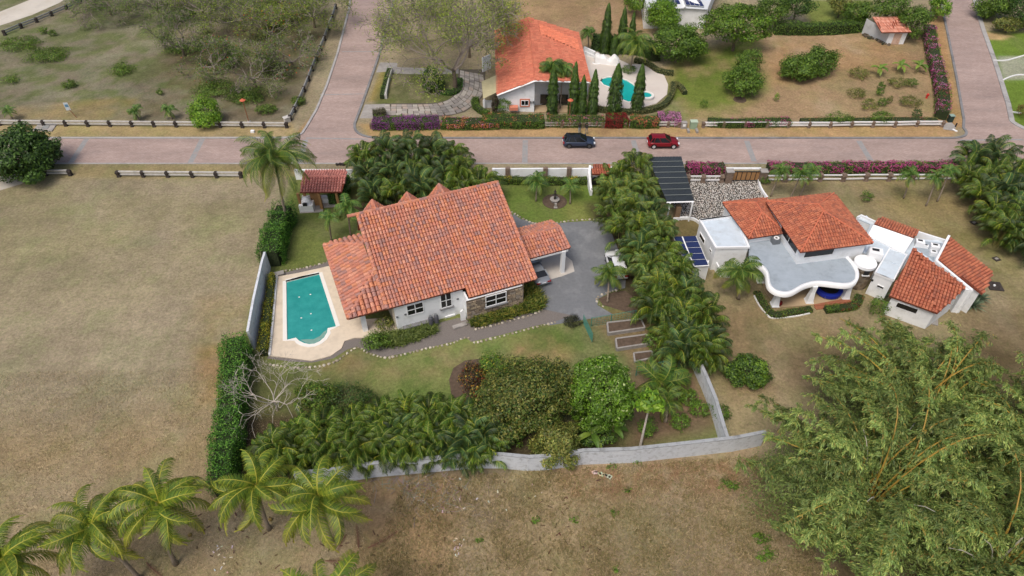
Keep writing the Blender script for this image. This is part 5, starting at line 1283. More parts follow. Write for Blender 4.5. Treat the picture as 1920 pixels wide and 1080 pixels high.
t = thing('meter_cabinet', 'small grey white meter cabinet at the end of the pink flowers', 'utility box', P(1281, 242)); MB().box(P(1281, 240) + Vector((0, 0, .5)), (.8, .6, 1.)).build('cabinet', M['concrete'], t); MB().box(P(1281, 240) + Vector((0, -.31, .6)), (.4, .03, .4)).build('dial_panel', M['frame'], t)
t = thing('corner_cabinet', 'dark green cabinet on a concrete pad at the right road corner', 'utility box', P(1779, 228)); MB().box(P(1780, 228) + Vector((0, 0, .5)), (.6, .6, 1.)).build('cabinet', mat('dark_green_paint', S(44, 62, 56), rough=.5), t); MB().box(P(1780, 228) + Vector((0, 0, 1.03)), (.68, .68, .07)).build('lid', mat('green_lid', S(140, 164, 154), rough=.5), t)
sheet('concrete_pad', [(1768, 243), (1790, 246), (1792, 238), (1784, 230), (1770, 231)], M['concrete'], .05)
t = thing('short_bollard', 'short black bollard with white foot on the right road corner', 'bollard', P(1791, 240)); MB().lathe(P(1791, 238), [(.1, 0), (.1, .6), (.04, .66)], 8).build('post', M['blackplastic'], t); MB().box(P(1790, 245) + Vector((0, 0, .06)), (.25, .7, .12), R(30)).build('foot', M['frame'], t)
t = thing('fire_hydrant', 'small red hydrant near the right end of the brown garden', 'hydrant', P(1737, 183)); MB().lathe(P(1737, 184), [(.16, 0), (.12, .1), (.12, .55), (.2, .58), (.16, .72), (.03, .8)], 10).build('body', mat('red_paint', S(196, 60, 52), rough=.5), t); MB().box(P(1737, 184) + Vector((0, 0, .45)), (.45, .14, .14)).build('outlet', mat('red_cap', S(200, 80, 70), rough=.5), t)
t = thing('corner_monument', 'pale stone plinth on the left corner of the side road', 'plinth', P(538, 226)); MB().box(P(539, 228) + Vector((0, 0, .35)), (.8, .6, .7), R(40)).box(P(539, 228) + Vector((0, 0, .74)), (.95, .75, .08), R(40)).build('plinth', M['railwhite'], t)
for k, (x, y, l) in enumerate(((474, 248, 'small white box on the verge left of the side road'), (1107 + 350, 226, ''))):
    if l: tag(MB().box(P(x, y) + Vector((0, 0, .15)), (.5, .4, .3)).build('white_box', M['frame']), l, 'box')
t = thing('low_wall', 'low pale wall with clipped hedge on its left along the side road', 'wall', P(726, 170)); MB().strip([W2(*q) for q in ((735, 133), (729, 155), (723, 185))], .3, 0, .7).build('wall', M['railwhite'], t); MB().box(P(722, 184) + Vector((0, 0, .3)), (.7, .5, .6)).build('wall_end', M['railwhite'], t)
# white curved kerbs on the lawn right of the right road
for k, (px, l) in enumerate((([(1862, 114), (1885, 114), (1905, 109), (1925, 103), (1950, 95)], 'upper white curved kerb crossing the bright lawn at the right edge'), ([(1880, 151), (1893, 145), (1910, 141), (1940, 142)], 'lower white curved kerb at the pale path on the right lawn'), ([(1898, 211), (1906, 212), (1914, 213)], 'short white kerb stub beside the brown shrub at the right edge'))):
    tag(MB().strip([tuple(p) for p in smoothline([(*W2(*q), 0) for q in px], 4)], .22, 0, .15).build('white_kerb', M['railclean']), l, 'kerb')
# rough walls beside the upper right road
for k, (px, l) in enumerate((([(1747, 2), (1750, 12), (1748, 24), (1744, 34)], 'tumbled pale stone wall left of the upper right road'), ([(1832, -6), (1838, 8), (1846, 22), (1853, 34)], 'broken pale fence rail right of the upper right road'))):
    pts = [P(*q) for q in px]; b = MB(); rs = random.Random(k)
    for a, c in zip(pts, pts[1:]):
        for i in range(4): q = a.lerp(c, i / 4); b.box(q + Vector((0, 0, .35)), (rs.uniform(.5, 1.), rs.uniform(.4, .8), rs.uniform(.5, .9)), rs.random() * 3, S(*rs.choice(((180, 176, 168), (140, 134, 124), (96, 90, 80)))))
    tag(b.build('stone_wall', M['coloured']), l, 'wall')

# ------------------------------------------------------------------ cars
def car(label, loc, rz, colour, L_=4.5, W_=1.85, H_=1.62, kind='suv', roofm=None, rimcol=(170, 172, 176)):
    t = thing('parked_car', label, 'car', loc, rz)
    rec = worldloc(t)
    # build in local coordinates (x forward)
    pm = mat('car_paint', colour, rough=.28, spec=.6, metal=.25, coords='obj')
    suv = kind == 'suv'
    hl = L_ / 2; hw = W_ / 2; belt = H_ * .63; hood = H_ * (.62 if suv else .58); g = .26
    st = [(-hl, .55, .62, .62, .82), (-hl + .08, .36, .80, .80, .92), (-hl + .35, g, belt * .96, belt * .96, .98), (-hl * .6, g, belt, belt, 1.), (-hl * .2, g, belt * 1.0, 0, 1.), (hl * .1, g, belt * .98, 0, 1.),
          (hl * .35, g, hood * 1.0, 0, 1.), (hl * .62, g, hood * .94, 0, .99), (hl * .82, g, hood * .86, 0, .95), (hl - .14, g + .04, hood * .74, 0, .86), (hl - .03, .36, hood * .6, 0, .74), (hl, .42, .52, 0, .66)]
    vs = []; prof = 8
    for x, z0, z1, _, k in st:
        w_ = hw * k
        for y, z in ((-w_ * .9, z0), (-w_, z0 + (z1 - z0) * .25), (-w_, z0 + (z1 - z0) * .75), (-w_ * .9, z1), (w_ * .9, z1), (w_, z0 + (z1 - z0) * .75), (w_, z0 + (z1 - z0) * .25), (w_ * .9, z0)): vs.append((x, y, z))
    n = len(st); fs = [(i * 8 + k, i * 8 + (k + 1) % 8, (i + 1) * 8 + (k + 1) % 8, (i + 1) * 8 + k) for i in range(n - 1) for k in range(8)] + [tuple(reversed(range(8))), tuple(range(8 * n - 8, 8 * n))]
    def put(mb, nm, m, par, sm=False):
        me_o = MB(); me_o.v = mb.v; me_o.f = mb.f; me_o.c = mb.c; me_o.has = mb.has
        o = me_o.build(nm, m, None, sm); o.parent = par; return o
    body = put(MB().add(vs, [tuple(reversed(f)) for f in fs]), 'body', pm, t, True)
    # greenhouse: glass volume + paint roof and pillars
    rear_b, rear_t = (-hl + .25, -hl + .62) if suv else (-hl + .75, -hl + 1.35)
    fr_b, fr_t = (hl * .47, hl * .05) if suv else (hl * .45, hl * .02)
    by, ty = hw * .93, hw * .69; zb, zt = belt - .03, H_
    def q4(xb, xt, s): return [(xb, s * by, zb), (xt, s * ty, zt - .05)]
    put(MB().add([(rear_b, -by, zb), (fr_b, -by, zb), (fr_b, by, zb), (rear_b, by, zb), (rear_t, -ty, zt - .05), (fr_t, -ty, zt - .05), (fr_t, ty, zt - .05), (rear_t, ty, zt - .05)],
        [(0, 1, 5, 4), (1, 2, 6, 5), (2, 3, 7, 6), (3, 0, 4, 7), (4, 5, 6, 7)]), 'windows', M['glass'], t)
    rvs = []
    for x, k in ((rear_t - .12, .9), (rear_t + .3, 1.), (fr_t - .4, 1.), (fr_t + .05, .93)):
        for y, z in ((-ty * 1.02 * k, zt - .07), (-ty * .8 * k, zt + .0), (ty * .8 * k, zt + .0), (ty * 1.02 * k, zt - .07)): rvs.append((x, y, z))
    put(MB().add(rvs, [(i * 4 + k, (i + 1) * 4 + k, (i + 1) * 4 + k + 1, i * 4 + k + 1) for i in range(3) for k in range(3)]), 'roof', roofm or pm, t, True)
    pil = MB()
    for s in (-1, 1):
        for xb, xt, r_ in ((rear_b, rear_t, .07), (fr_b, fr_t, .045), ((rear_b + fr_b) / 2 + .05, (rear_t + fr_t) / 2, .035)): pil.tube([(xb, s * by, zb), (xt, s * ty, zt - .04)], r_, 5)
        if suv: pil.tube([(rear_b + .5, s * by, zb), (rear_t + .3, s * ty, zt - .04)], .05, 5)
    put(pil, 'pillars', pm, t)
    for sx in (-1, 1):
        for sy in (-1, 1):
            cx = sx * hl * .62; cy = sy * (hw - .1); wr = .36 if suv else .32
            def ring(rads, y0, y1, nn=16):
                mb = MB(); vs = []
                for r_, y in rads:
                    for k in range(nn): a = 2 * math.pi * k / nn; vs.append((cx + r_ * math.cos(a), cy + sy * y, wr + r_ * math.sin(a)))
                f = [(i * nn + k, i * nn + (k + 1) % nn, (i + 1) * nn + (k + 1) % nn, (i + 1) * nn + k) for i in range(len(rads) - 1) for k in range(nn)] + [tuple(range((len(rads) - 1) * nn, len(rads) * nn))]
                return mb.add(vs, f)
            wh = put(ring([(wr, -.12), (wr, .1), (wr * .66, .12)], 0, 0), 'wheel', M['blackplastic'], t)
            put(ring([(wr * .64, .122), (wr * .6, .135), (wr * .2, .13)], 0, 0), 'rim', mat('rim', S(*rimcol), rough=.4, metal=.4), wh)
            arch = MB(); vs = []
            for k in range(9):
                a = math.pi * k / 8
                for r_ in (wr * 1.02, wr * 1.2): vs.append((cx + r_ * math.cos(a), sy * (hw + .012), wr + r_ * math.sin(a)))
            arch.add(vs, [(2 * k, 2 * k + 1, 2 * k + 3, 2 * k + 2) for k in range(8)]); put(arch, 'wheel_arch', M['blackplastic'], t)
    HL = mat('headlight', S(214, 220, 226), rough=.2); TL = mat('tail_light', S(150, 24, 26), rough=.3)
    for s in (-1, 1):
        put(MB().box((hl - .16, s * hw * .66, hood * .72), (.22, .38, .14)), 'headlight', HL, t)
        put(MB().box((-hl + .09, s * hw * .7, .78 if suv else .72), (.16, .42, .16)), 'tail_light', TL, t)
        put(MB().box((fr_b - .12, s * (hw + .06), belt + .06), (.16, .2, .13)), 'mirror', pm, t)
        put(MB().box((0, s * (hw * .998), .33), (L_ * .5, .05, .12)), 'side_skirt', M['blackplastic'], t)
    put(MB().box((-hl + .0, 0, .72), (.05, .5, .12)), 'number_plate', M['frame'], t)
    put(MB().box((hl - .02, 0, .42), (.06, 1.1, .16)), 'grille', M['blackplastic'], t)
    return t
car('dark blue grey SUV parked nose right on the road below the fence', P(1085, 272), 0, S(52, 64, 86), roofm=M['glass'], rimcol=(84, 86, 90))
car('dark red SUV parked nose right on the road below the fence', P(1242, 273), 0, S(132, 18, 32), rimcol=(206, 208, 210), L_=4.4)
sd_ = P(1018, 536) + HV * 1.95; car('silver sedan under the tiled carport, only its tail showing', sd_, TH + math.pi / 2, S(150, 156, 164), 4.5, 1.78, 1.42, 'sedan')
car('white SUV half hidden behind the small palm and areca hedge', P(1154, 503), R(97), S(232, 234, 236), 4.6, 1.85, 1.65)

# ------------------------------------------------------------------ people behind the dark SUV
def person(label, loc, rz, shirt, trousers, arm):
    t = thing('person', label, 'person', loc, rz)
    me = bpy.data.meshes.new('body'); bm_v = []; E = []; Rr = []
    def node(p, r, par=None):
        bm_v.append(p); Rr.append(r)
        if par is not None: E.append((par, len(bm_v) - 1))
        return len(bm_v) - 1
    pel = node((0, 0, .95), .15); ab = node((0, 0, 1.12), .14, pel); ch = node((0, .01, 1.32), .17, ab); nk = node((0, .02, 1.47), .065, ch); hd = node((0, .03, 1.6), .105, nk); node((0, .035, 1.7), .085, hd)
    for s in (-1, 1):
        h_ = node((s * .1, 0, .88), .1, pel); k_ = node((s * .11, .03 * s, .5), .065, h_); a_ = node((s * .12, .02 * s - .02, .1), .045, k_); node((s * .13, .02 * s + .12, .04), .04, a_)
        sh = node((s * .2, 0, 1.4), .065, ch); el = node((s * .27, .02, 1.13), .045, sh); wr = node((s * .25 + arm * s * -.1, .16 + arm * .05, 1.0 + arm * .1), .032, el); node((s * .24 - arm * s * .12, .22, .98 + arm * .12), .03, wr)
    me.from_pydata(bm_v, E, []); o = bpy.data.objects.new('body', me); link(o, t)
    mod = o.modifiers.new('skin', 'SKIN'); sv = me.skin_vertices[0].data
    for i, r in enumerate(Rr): sv[i].radius = (r, r)
    sv[0].use_root = True; o.modifiers.new('sub', 'SUBSURF').levels = 2; o.modifiers[-1].render_levels = 2
    # zones of clothing by height
    m = bpy.data.materials.new('clothed_body'); m.use_nodes = True; N = m.node_tree.nodes; L = m.node_tree.links
    tc = N.new('ShaderNodeTexCoord'); sx = N.new('ShaderNodeSeparateXYZ'); L.new(tc.outputs['Object'], sx.inputs[0])
    cr = N.new('ShaderNodeValToRGB'); cr.color_ramp.interpolation = 'CONSTANT'; mr = N.new('ShaderNodeMath'); mr.operation = 'DIVIDE'; mr.inputs[1].default_value = 1.8
    L.new(sx.outputs[2], mr.inputs[0]); L.new(mr.outputs[0], cr.inputs[0]); els = cr.color_ramp.elements
    els[0].position = 0; els[0].color = (*S(60, 54, 50), 1); els[1].position = .05; els[1].color = (*S(*trousers), 1)
    for pos, c in ((.54, shirt), (.815, (150, 104, 80))): e_ = els.new(pos); e_.color = (*S(*c), 1)
    L.new(cr.outputs[0], N['Principled BSDF'].inputs['Base Color']); N['Principled BSDF'].inputs['Roughness'].default_value = .8
    me.materials.append(m)
    hb = MB().lathe((0, .02, 1.6), [(.118, 0), (.125, .08), (.1, .15), (.04, .19)], 12); ho = hb.build('hair', M['blackplastic'], None, True); ho.parent = t
    for s in (-1, 1):
        fb = MB()
        for k in range(4): fb.tube([(s * (.235 - arm * .12) + (k - 1.5) * .018, .24, .98 + arm * .12), (s * (.235 - arm * .12) + (k - 1.5) * .02, .27, .93 + arm * .12), (s * (.235 - arm * .12) + (k - 1.5) * .02, .265, .89 + arm * .12)], .009, 5)
        fb.tube([(s * (.235 - arm * .12) - s * .03, .21, .98 + arm * .12), (s * (.235 - arm * .12) - s * .055, .23, .94 + arm * .12)], .01, 5)
        q = fb.build('fingers', M['skin']); q.parent = t
    return t
person('left one of two people behind the dark SUV, dark top and grey blue trousers', P(1086, 250), R(20), (40, 38, 40), (128, 138, 150), .6)
person('right one of two people behind the dark SUV, dark top and pale trousers', P(1099, 251), R(-20), (44, 42, 44), (150, 142, 132), .2)
# ------------------------------------------------------------------ VEGETATION
rng = np.random.RandomState(11)
G_DARK = [S(58, 85, 38), S(77, 107, 45), S(88, 121, 49), S(49, 74, 36)]
G_MID = [S(84, 113, 42), S(101, 133, 48), S(116, 145, 52), S(71, 100, 38)]
G_BRIGHT = [S(101, 141, 37), S(121, 160, 44), S(85, 124, 36), S(143, 174, 60)]
G_OLIVE = [S(106, 121, 56), S(129, 139, 68), S(88, 104, 50), S(152, 150, 75), S(116, 115, 59)]
G_PALM = [S(66, 96, 29), S(83, 113, 35), S(52, 77, 25), S(105, 128, 40)]
G_YEL = [S(150, 146, 40), S(176, 164, 46), S(120, 130, 44), S(92, 116, 40)]
def quads(c, d, side, ln, wd, cols, fold=.25, droop=0.):
    """diamond leaves: c centre (n,3), d unit direction, side unit, ln, wd arrays"""
    n = len(c); ln = ln[:, None]; wd = wd[:, None]; up = np.cross(side, d)
    a = c - d * ln * .5; b = c + side * wd * .5 + up * wd * fold; t = c + d * ln * .5 - np.array([0, 0, 1]) * ln * droop; e = c - side * wd * .5 + up * wd * fold
    V = np.stack([a, b, t, e], 1).reshape(-1, 3); F = np.arange(4 * n).reshape(-1, 4); C = np.repeat(cols, 4, 0); return V, F, C
def unit(v): return v / (np.linalg.norm(v, axis=1, keepdims=True) + 1e-9)
def pick(pal, n, rg, jit=.15):
    p = np.array(pal)[rg.randint(0, len(pal), n)]; return p * (1 + (rg.rand(n, 1) - .5) * 2 * jit)
def joinm(parts):
    V = []; F = []; C = []; o = 0
    for v, f, c in parts: V.append(v); F.append(f + o); C.append(c); o += len(v)
    return np.concatenate(V), np.concatenate(F), np.concatenate(C)
def cloud(n, r, leaf, pal, rg, clumps=26, tight=.3, flat=-.25, accents=None, droop=.1, shell=.62, aspect=.5, fill=.3):
    """leaves in clumps filling an ellipsoid r=(rx,ry,rz) round the origin"""
    cc = unit(rg.randn(clumps * 3, 3)); cc = cc[cc[:, 2] > flat][:clumps]; k = len(cc)
    rad = shell + (1 - shell) * rg.rand(k) * 1.0; cc = cc * rad[:, None]
    cs = tight * (.6 + .8 * rg.rand(k)); w = cs ** 2; w /= w.sum()
    ci = rg.choice(k, n, p=w); off = unit(rg.randn(n, 3)) * (rg.rand(n, 1) ** .4); off[:, 2] *= .8
    p = cc[ci] + off * cs[ci][:, None]
    nrm = unit(off + cc[ci] * .6 + np.array([0, 0, .5]) + rg.randn(n, 3) * .45)
    d = unit(np.cross(nrm, rg.randn(n, 3))); side = np.cross(nrm, d)
    cols = pick(pal, n, rg); tint = (.82 + .36 * rg.rand(k))[ci][:, None]; cols = cols * tint
    if accents:
        pal2, frac, byclump = accents
        if byclump: m = (rg.rand(k) < frac)[ci] & (rg.rand(n) < .8)
        else: m = rg.rand(n) < frac
        cols[m] = pick(pal2, m.sum(), rg)
    fz = rg.rand(n) < fill; uu = unit(rg.randn(n, 3)) * (.55 + .42 * rg.rand(n, 1)); p = np.where(fz[:, None], uu, p); nrm = np.where(fz[:, None], unit(uu + rg.randn(n, 3) * .5), nrm); d = unit(np.cross(nrm, rg.randn(n, 3))); side = np.cross(nrm, d)
    P_ = p * np.array(r); s = leaf * (.7 + .6 * rg.rand(n))
    return quads(P_, d, side, s, s * aspect, cols, droop=droop), cc * np.array(r), cs
def limbs(mb, base, top, targets, r0, rg, n=5):
    base = Vector(base); top = Vector(top); mid = base.lerp(top, .5) + Vector((rg.randn() * .15, rg.randn() * .15, 0))
    mb.tube([base, mid, top], [r0, r0 * .8, r0 * .65], 7)
    for t in targets:
        t = Vector(t); m1 = top.lerp(t, .45) + Vector((rg.randn() * .15, rg.randn() * .15, .15)); mb.tube([top.lerp(base, .15 * rg.rand()), m1, t], [r0 * .5, r0 * .32, r0 * .1], 5)
NSEED = [100]
def bush(name, label, cat, px, py, zc, r, n, leaf=.22, pal=G_MID, group=None, trunk=True, tr=.14, **kw):
    NSEED[0] += 1; rg = np.random.RandomState(NSEED[0]); c = P(px, py, zc)
    if trunk: n = int(n * 1.9); kw.setdefault('tight', .36); leaf *= 1.18; kw.setdefault('flat', -.6)
    t = thing(name, label, cat, (c.x, c.y, 0), group=group)
    (V, F, C), cc, cs = cloud(n, r, leaf, pal, rg, **kw); V = V + np.array([0, 0, zc]); V[:, 2] = np.maximum(V[:, 2], .03)
    link(bpy.data.objects.new('crown', npmesh('crown', V, F, C, M['leaf'])), t)
    if trunk:
        mb = MB(); top = max(.3, zc - r[2] * .5); sel = cc[rg.choice(len(cc), min(8, len(cc)), replace=False)]
        limbs(mb, (0, 0, 0), (rg.randn() * .1, rg.randn() * .1, top), [tuple(v * .85 + np.array([0, 0, zc])) for v in sel], tr, rg)
        o = mb.build('trunk', M['bark']); o.parent = t
    return t
def hedge(name, label, px, width, height, n, leaf=.14, pal=G_MID, accents=None, cat='hedge', top_only=None, core=True, rough=.12, group=None, taper=1., bulge=0.):
    """clipped or loose hedge along a pixel polyline; accents = (palette, fraction, scale of blotches, minimum height fraction)"""
    NSEED[0] += 1; rg = np.random.RandomState(NSEED[0]); pts = smoothline([P(x, y) for x, y in px], 4)
    t = thing(name, label, cat, pts[len(pts) // 2], group=group); o = np.array(pts[len(pts) // 2])
    A = np.array([p[:] for p in pts]); seg = np.linalg.norm(np.diff(A, axis=0), axis=1); cum = np.concatenate([[0], np.cumsum(seg)]); L_ = cum[-1]
    s = rg.rand(n) * L_; i = np.clip(np.searchsorted(cum, s) - 1, 0, len(seg) - 1); f = ((s - cum[i]) / seg[i])[:, None]
    c = A[i] * (1 - f) + A[i + 1] * f; d = (A[i + 1] - A[i]) / seg[i][:, None]; q = np.stack([-d[:, 1], d[:, 0], 0 * s], 1)
    hh = height * (1 + rough * 2 * (fbm(s + 50, s * 0 + NSEED[0], 1.4, 3, 3) - .5) * 2); ww = width * (1 + rough * 1.5 * (fbm(s + 90, s * 0 + NSEED[0], 1.8, 7, 3) - .5) * 2)
    per = 2 * height + width; u = rg.rand(n) * per
    lat = np.where(u < height, -.5, np.where(u < height + width, (u - height) / width - .5, .5)); z = np.where(u < height, u / height, np.where(u < height + width, 1., (per - u) / height))
    bul = 1 + bulge * np.sin(np.clip(z, 0, 1) * math.pi)
    ns = np.where((u < height)[:, None], -q, np.where((u < height + width)[:, None], np.array([0, 0, 1.]), q))
    dep = rg.rand(n, 1) ** 1.5 * .16
    p = c + q * (lat * ww * bul)[:, None] + np.array([0, 0, 1.]) * (z * hh)[:, None] - ns * dep + rg.randn(n, 3) * rough * .4
    nr = unit(ns + rg.randn(n, 3) * .6 + np.array([0, 0, .3])); dd = unit(np.cross(nr, rg.randn(n, 3))); side = np.cross(nr, dd)
    cols = pick(pal, n, rg); cols = cols * (.8 + .4 * fbm(p[:, 0], p[:, 1] + z * 2, .7, 9, 2))[:, None]
    if accents:
        for pal2, frac, sc_, zmin in accents:
            m = (fbm(p[:, 0] + 31, p[:, 1] * 1.3, sc_, 13 + int(frac * 100), 3) < frac) & (z >= zmin) & (rg.rand(n) < .8); cols[m] = pick(pal2, m.sum(), rg)
    sz = leaf * (.7 + .6 * rg.rand(n)); V, F_, C = quads(p, dd, side, sz, sz * .55, cols, droop=.1); V[:, 2] = np.maximum(V[:, 2], .02)
    link(bpy.data.objects.new('foliage', npmesh('foliage', V - o, F_, C, M['leaf'])), t)
    if core:
        cb = MB().strip([(p_.x, p_.y) for p_ in pts], width * .8, 0, height * .88); cb.build('stems', M['hedgecore'], t)
    return t
M['hedgecore'] = mat('hedge_core', S(48, 58, 34), rough=1, noise=.5, nscale=5, bump=1, bscale=8)

# ---- palm fronds
def frond_geo(L_, e0, bend, leaf, npairs, rachis, pal, rg, w_=.05, side_bend=0., hang=.5, tipcol=None, nseg=9, sweep=.6, lw=.62):
    t = np.linspace(0, 1, nseg + 1); a = e0 - bend * t ** 1.3; ds = L_ / nseg
    x = np.concatenate([[0], np.cumsum(np.cos(a[:-1]) * ds)]); z = np.concatenate([[0], np.cumsum(np.sin(a[:-1]) * ds)]); y = side_bend * t ** 2 * L_
    R_ = np.stack([x, y, z], 1); parts = []
    tan = unit(np.gradient(R_, axis=0)); W_ = w_ * (1 - .8 * t) * 1.0
    sd_ = unit(np.cross(tan, np.array([0, 0, 1.]))); up = np.cross(sd_, tan)
    # rachis: 3-sided
    ring = np.stack([R_ + sd_ * W_[:, None], R_ + up * W_[:, None] * .9, R_ - sd_ * W_[:, None]], 1).reshape(-1, 3); f = []
    for i in range(nseg):
        for k in range(2): f.append((i * 3 + k, i * 3 + k + 1, i * 3 + 4 + k, i * 3 + 3 + k))
    parts.append((ring, np.array(f), np.repeat(np.array([rachis]), len(ring), 0)))
    s = np.linspace(.1, .995, npairs); 
    pos = np.stack([np.interp(s, t, R_[:, k]) for k in range(3)], 1); tg = unit(np.stack([np.interp(s, t, tan[:, k]) for k in range(3)], 1))
    si = unit(np.cross(tg, np.array([0, 0, 1.]))); upv = np.cross(si, tg)
    for sg_ in (-1, 1):
        ll = leaf * (np.sin(np.clip(s * 1.06 + .06, 0, 1) * math.pi) ** .55 * .85 + .15) * (.88 + .24 * rg.rand(npairs)); ang = sweep * (.6 + .8 * s) + rg.randn(npairs) * .07
        d = unit(si * sg_ * np.cos(ang)[:, None] + tg * np.sin(ang)[:, None] + upv * .18)
        m = pos + d * (ll * .5)[:, None] - np.array([0, 0, 1.]) * (ll * .12 * (1 + hang))[:, None]
        e = m + unit(d * (1 - hang * .75) - np.array([0, 0, 1.]) * hang)*(ll * .55)[:, None]
        wv = tg * (leaf * .045 + .008) * lw; wv2 = wv * .9
        V = np.stack([pos - wv * .7, pos + wv * .7, m + wv2, m - wv2, e + wv2 * .15, e - wv2 * .15], 1).reshape(-1, 3); n = npairs; b = np.arange(n)[:, None] * 6
        F_ = np.concatenate([b + np.array([0, 1, 2, 3]), b + np.array([3, 2, 4, 5])]); c = pick(pal, n, rg, .12)
        if tipcol is not None: k = (s[:, None] ** 3) * .8; c = c * (1 - k) + np.array(tipcol) * k
        cc = np.repeat(c, 6, 0)
        cc.reshape(-1, 6, 3)[:, 4:] = cc.reshape(-1, 6, 3)[:, 4:] * .75 + np.array(S(150, 148, 60)) * .25
        parts.append((V, F_, cc))
    return joinm(parts)
def coconut_set(seed, L_, leaf, pal, rachis, nv=5, hang=.55, w_=.05, npairs=40, lw=.62):
    """frond meshes from upright (young) to drooping (old)"""
    rg = np.random.RandomState(seed); out = []
    for k, (e0, bend) in enumerate(((1.25, 2.3), (1.0, 2.6), (.7, 2.5), (.3, 2.0), (-.3, 1.2))[:nv]):
        V, F_, C = frond_geo(L_ * (.85, 1, 1.02, 1, .92)[k], e0, bend, leaf, npairs, rachis, pal, rg, w_, side_bend=(.26, -.22, .24, -.2, .14)[k], hang=hang + .08 * k, lw=lw, tipcol=S(168, 160, 56) if k > 2 else None)
        out.append(npmesh('frond', V, F_, C, M['leaf']))
    return out
PALC = [S(76, 108, 44), S(92, 124, 48), S(62, 94, 38), S(112, 134, 50)]
PALY = [S(105, 130, 42), S(123, 143, 44), S(91, 119, 42), S(146, 157, 50)]
COCO_Y = coconut_set(1, 4.7, 1.0, PALY, S(182, 178, 72), w_=.06, hang=.78, npairs=56, lw=.72)
COCO_G = coconut_set(2, 6.0, 1.05, PALC, S(150, 158, 74), w_=.06, npairs=64, hang=.7)
COCO_S = coconut_set(3, 2.6, .7, PALC, S(140, 150, 70), w_=.04, npairs=32, lw=.95)
COCO_T = coconut_set(4, 1.5, .5, [S(84, 124, 54), S(102, 140, 60), S(70, 106, 48)], S(140, 156, 74), w_=.035, npairs=18, lw=1.15)
BARKP = mat('palm_trunk', S(138, 126, 112), rough=.9, noise=.25, nscale=8, bump=.6)
def palm(name, label, crown, z, base, fset, nf, group=None, r=(.17, .11), scale=1., seed=0, lo=4, nuts=0, phase=0., trunkmat=None, az_bias=None):
    rg = np.random.RandomState(seed + 500); c = P(*crown, z); b = P(*base) if base else Vector((c.x, c.y, 0))
    t = thing(name, label, 'palm tree', (b.x, b.y, 0), group=group)
    pts = []; n = 9
    for i in range(n + 1):
        k = i / n; kk = k ** 1.5; pts.append(Vector((b.x + (c.x - b.x) * kk, b.y + (c.y - b.y) * kk, z * k)))
    rr = [(r[0] + (r[1] - r[0]) * (i / n)) * (1.35 if i == 0 else 1) for i in range(n + 1)]
    MB().tube(pts, rr, 8).build('trunk', trunkmat or BARKP, t, True)
    loc = c - worldloc(t)
    for i in range(nf):
        k = i / nf; vi = min(4, int(k * (lo + .99))); az = i * 2.39996 + phase + rg.randn() * .18
        o = bpy.data.objects.new('frond', fset[vi]); link(o, t); o.location = loc + Vector((0, 0, .1 - .25 * k))
        o.rotation_euler = (rg.randn() * .42, rg.randn() * .2, az); s = scale * (.88 + .22 * rg.rand()); o.scale = (s, s * (1 if rg.rand() < .5 else -1), s)
    if nuts:
        nb = MB()
        for i in range(nuts): a = i * 2.2; q = c + Vector((.22 * math.cos(a), .22 * math.sin(a), -.3 - .1 * (i % 2))); nb.lathe(q, [(.02, -.12), (.11, -.05), (.12, .03), (.05, .12)], 7)
        nb.build('coconuts', M['nuts'], t, True)
    return t
M['nuts'] = mat('coconut_husk', S(128, 110, 60), rough=.7, noise=.2)
palm('coconut_palm', 'tall coconut palm leaning over the garden pavilion beside the street', (515, 296), 9.6, (542, 430), COCO_G, 38, scale=.92, seed=1, nuts=7)
palm('coconut_palm', 'coconut palm cut by the left photo edge at the bottom', (8, 1050), 8, None, COCO_Y, 25, scale=.9, seed=2, nuts=4)
palm('coconut_palm', 'coconut palm with a brown leaning trunk, second from the left at the bottom', (172, 990), 7.4, (262, 1085), COCO_Y, 25, scale=.9, seed=3, nuts=5, phase=.4)
palm('coconut_palm', 'coconut palm third from the left at the bottom, widely spread yellow green fronds', (300, 945), 8, (330, 1058), COCO_Y, 25, scale=.92, seed=4, nuts=5, phase=1.1)
palm('coconut_palm', 'coconut palm standing at the end of the ivy clad hedge, one frond tip yellow', (482, 912), 7.2, (505, 992), COCO_Y, 25, scale=.9, seed=5, nuts=5, phase=2.)
palm('coconut_palm', 'coconut palm overlapping the stained boundary wall, right one of the near pair', (598, 932), 7.2, (622, 1015), COCO_Y, 25, scale=.92, seed=6, nuts=5, phase=.8)
palm('coconut_palm', 'coconut palm showing only its top fronds at the bottom edge below the dead fronds', (612, 1125), 7.5, None, COCO_Y, 17, seed=7, scale=.95)
palm('coconut_palm', 'squat coconut palm on the lawn beside the curved terrace of the villa', (1390, 512), 3.6, (1384, 560), COCO_S, 22, scale=1.22, seed=8)
palm('coconut_palm', 'coconut palm in a round clipped ring on the back patio', (1191, 78), 5.2, (1182, 133), COCO_S, 20, scale=1.5, seed=9, nuts=4, r=(.13, .1))
palm('young_palm', 'thin young palm left one of two on the front lawn beside the main house', (617, 408), 3.2, (622, 452), COCO_T, 10, seed=10, r=(.11, .07), scale=1.15, trunkmat=M['bark'])
palm('young_palm', 'thin young palm right one of two, against the corner of the main roof', (652, 388), 3.6, (658, 442), COCO_T, 17, seed=11, r=(.12, .08), scale=1.5, trunkmat=M['bark'])
palm('young_palm', 'small palm on the front lawn left of the round fountain bed', (1007, 338), 2.6, (1005, 377), COCO_T, 13, seed=12, r=(.1, .07), scale=1.5)
palm('young_palm', 'small yellowish palm on the front lawn right of the round fountain bed', (1069, 347), 2.2, (1069, 382), COCO_T, 9, seed=13, r=(.1, .07), scale=1.2)
palm('young_palm', 'small palm in the bare bed in front of the white SUV', (1142, 512), 2.4, (1139, 566), COCO_S, 20, seed=14, r=(.12, .08), scale=.88)
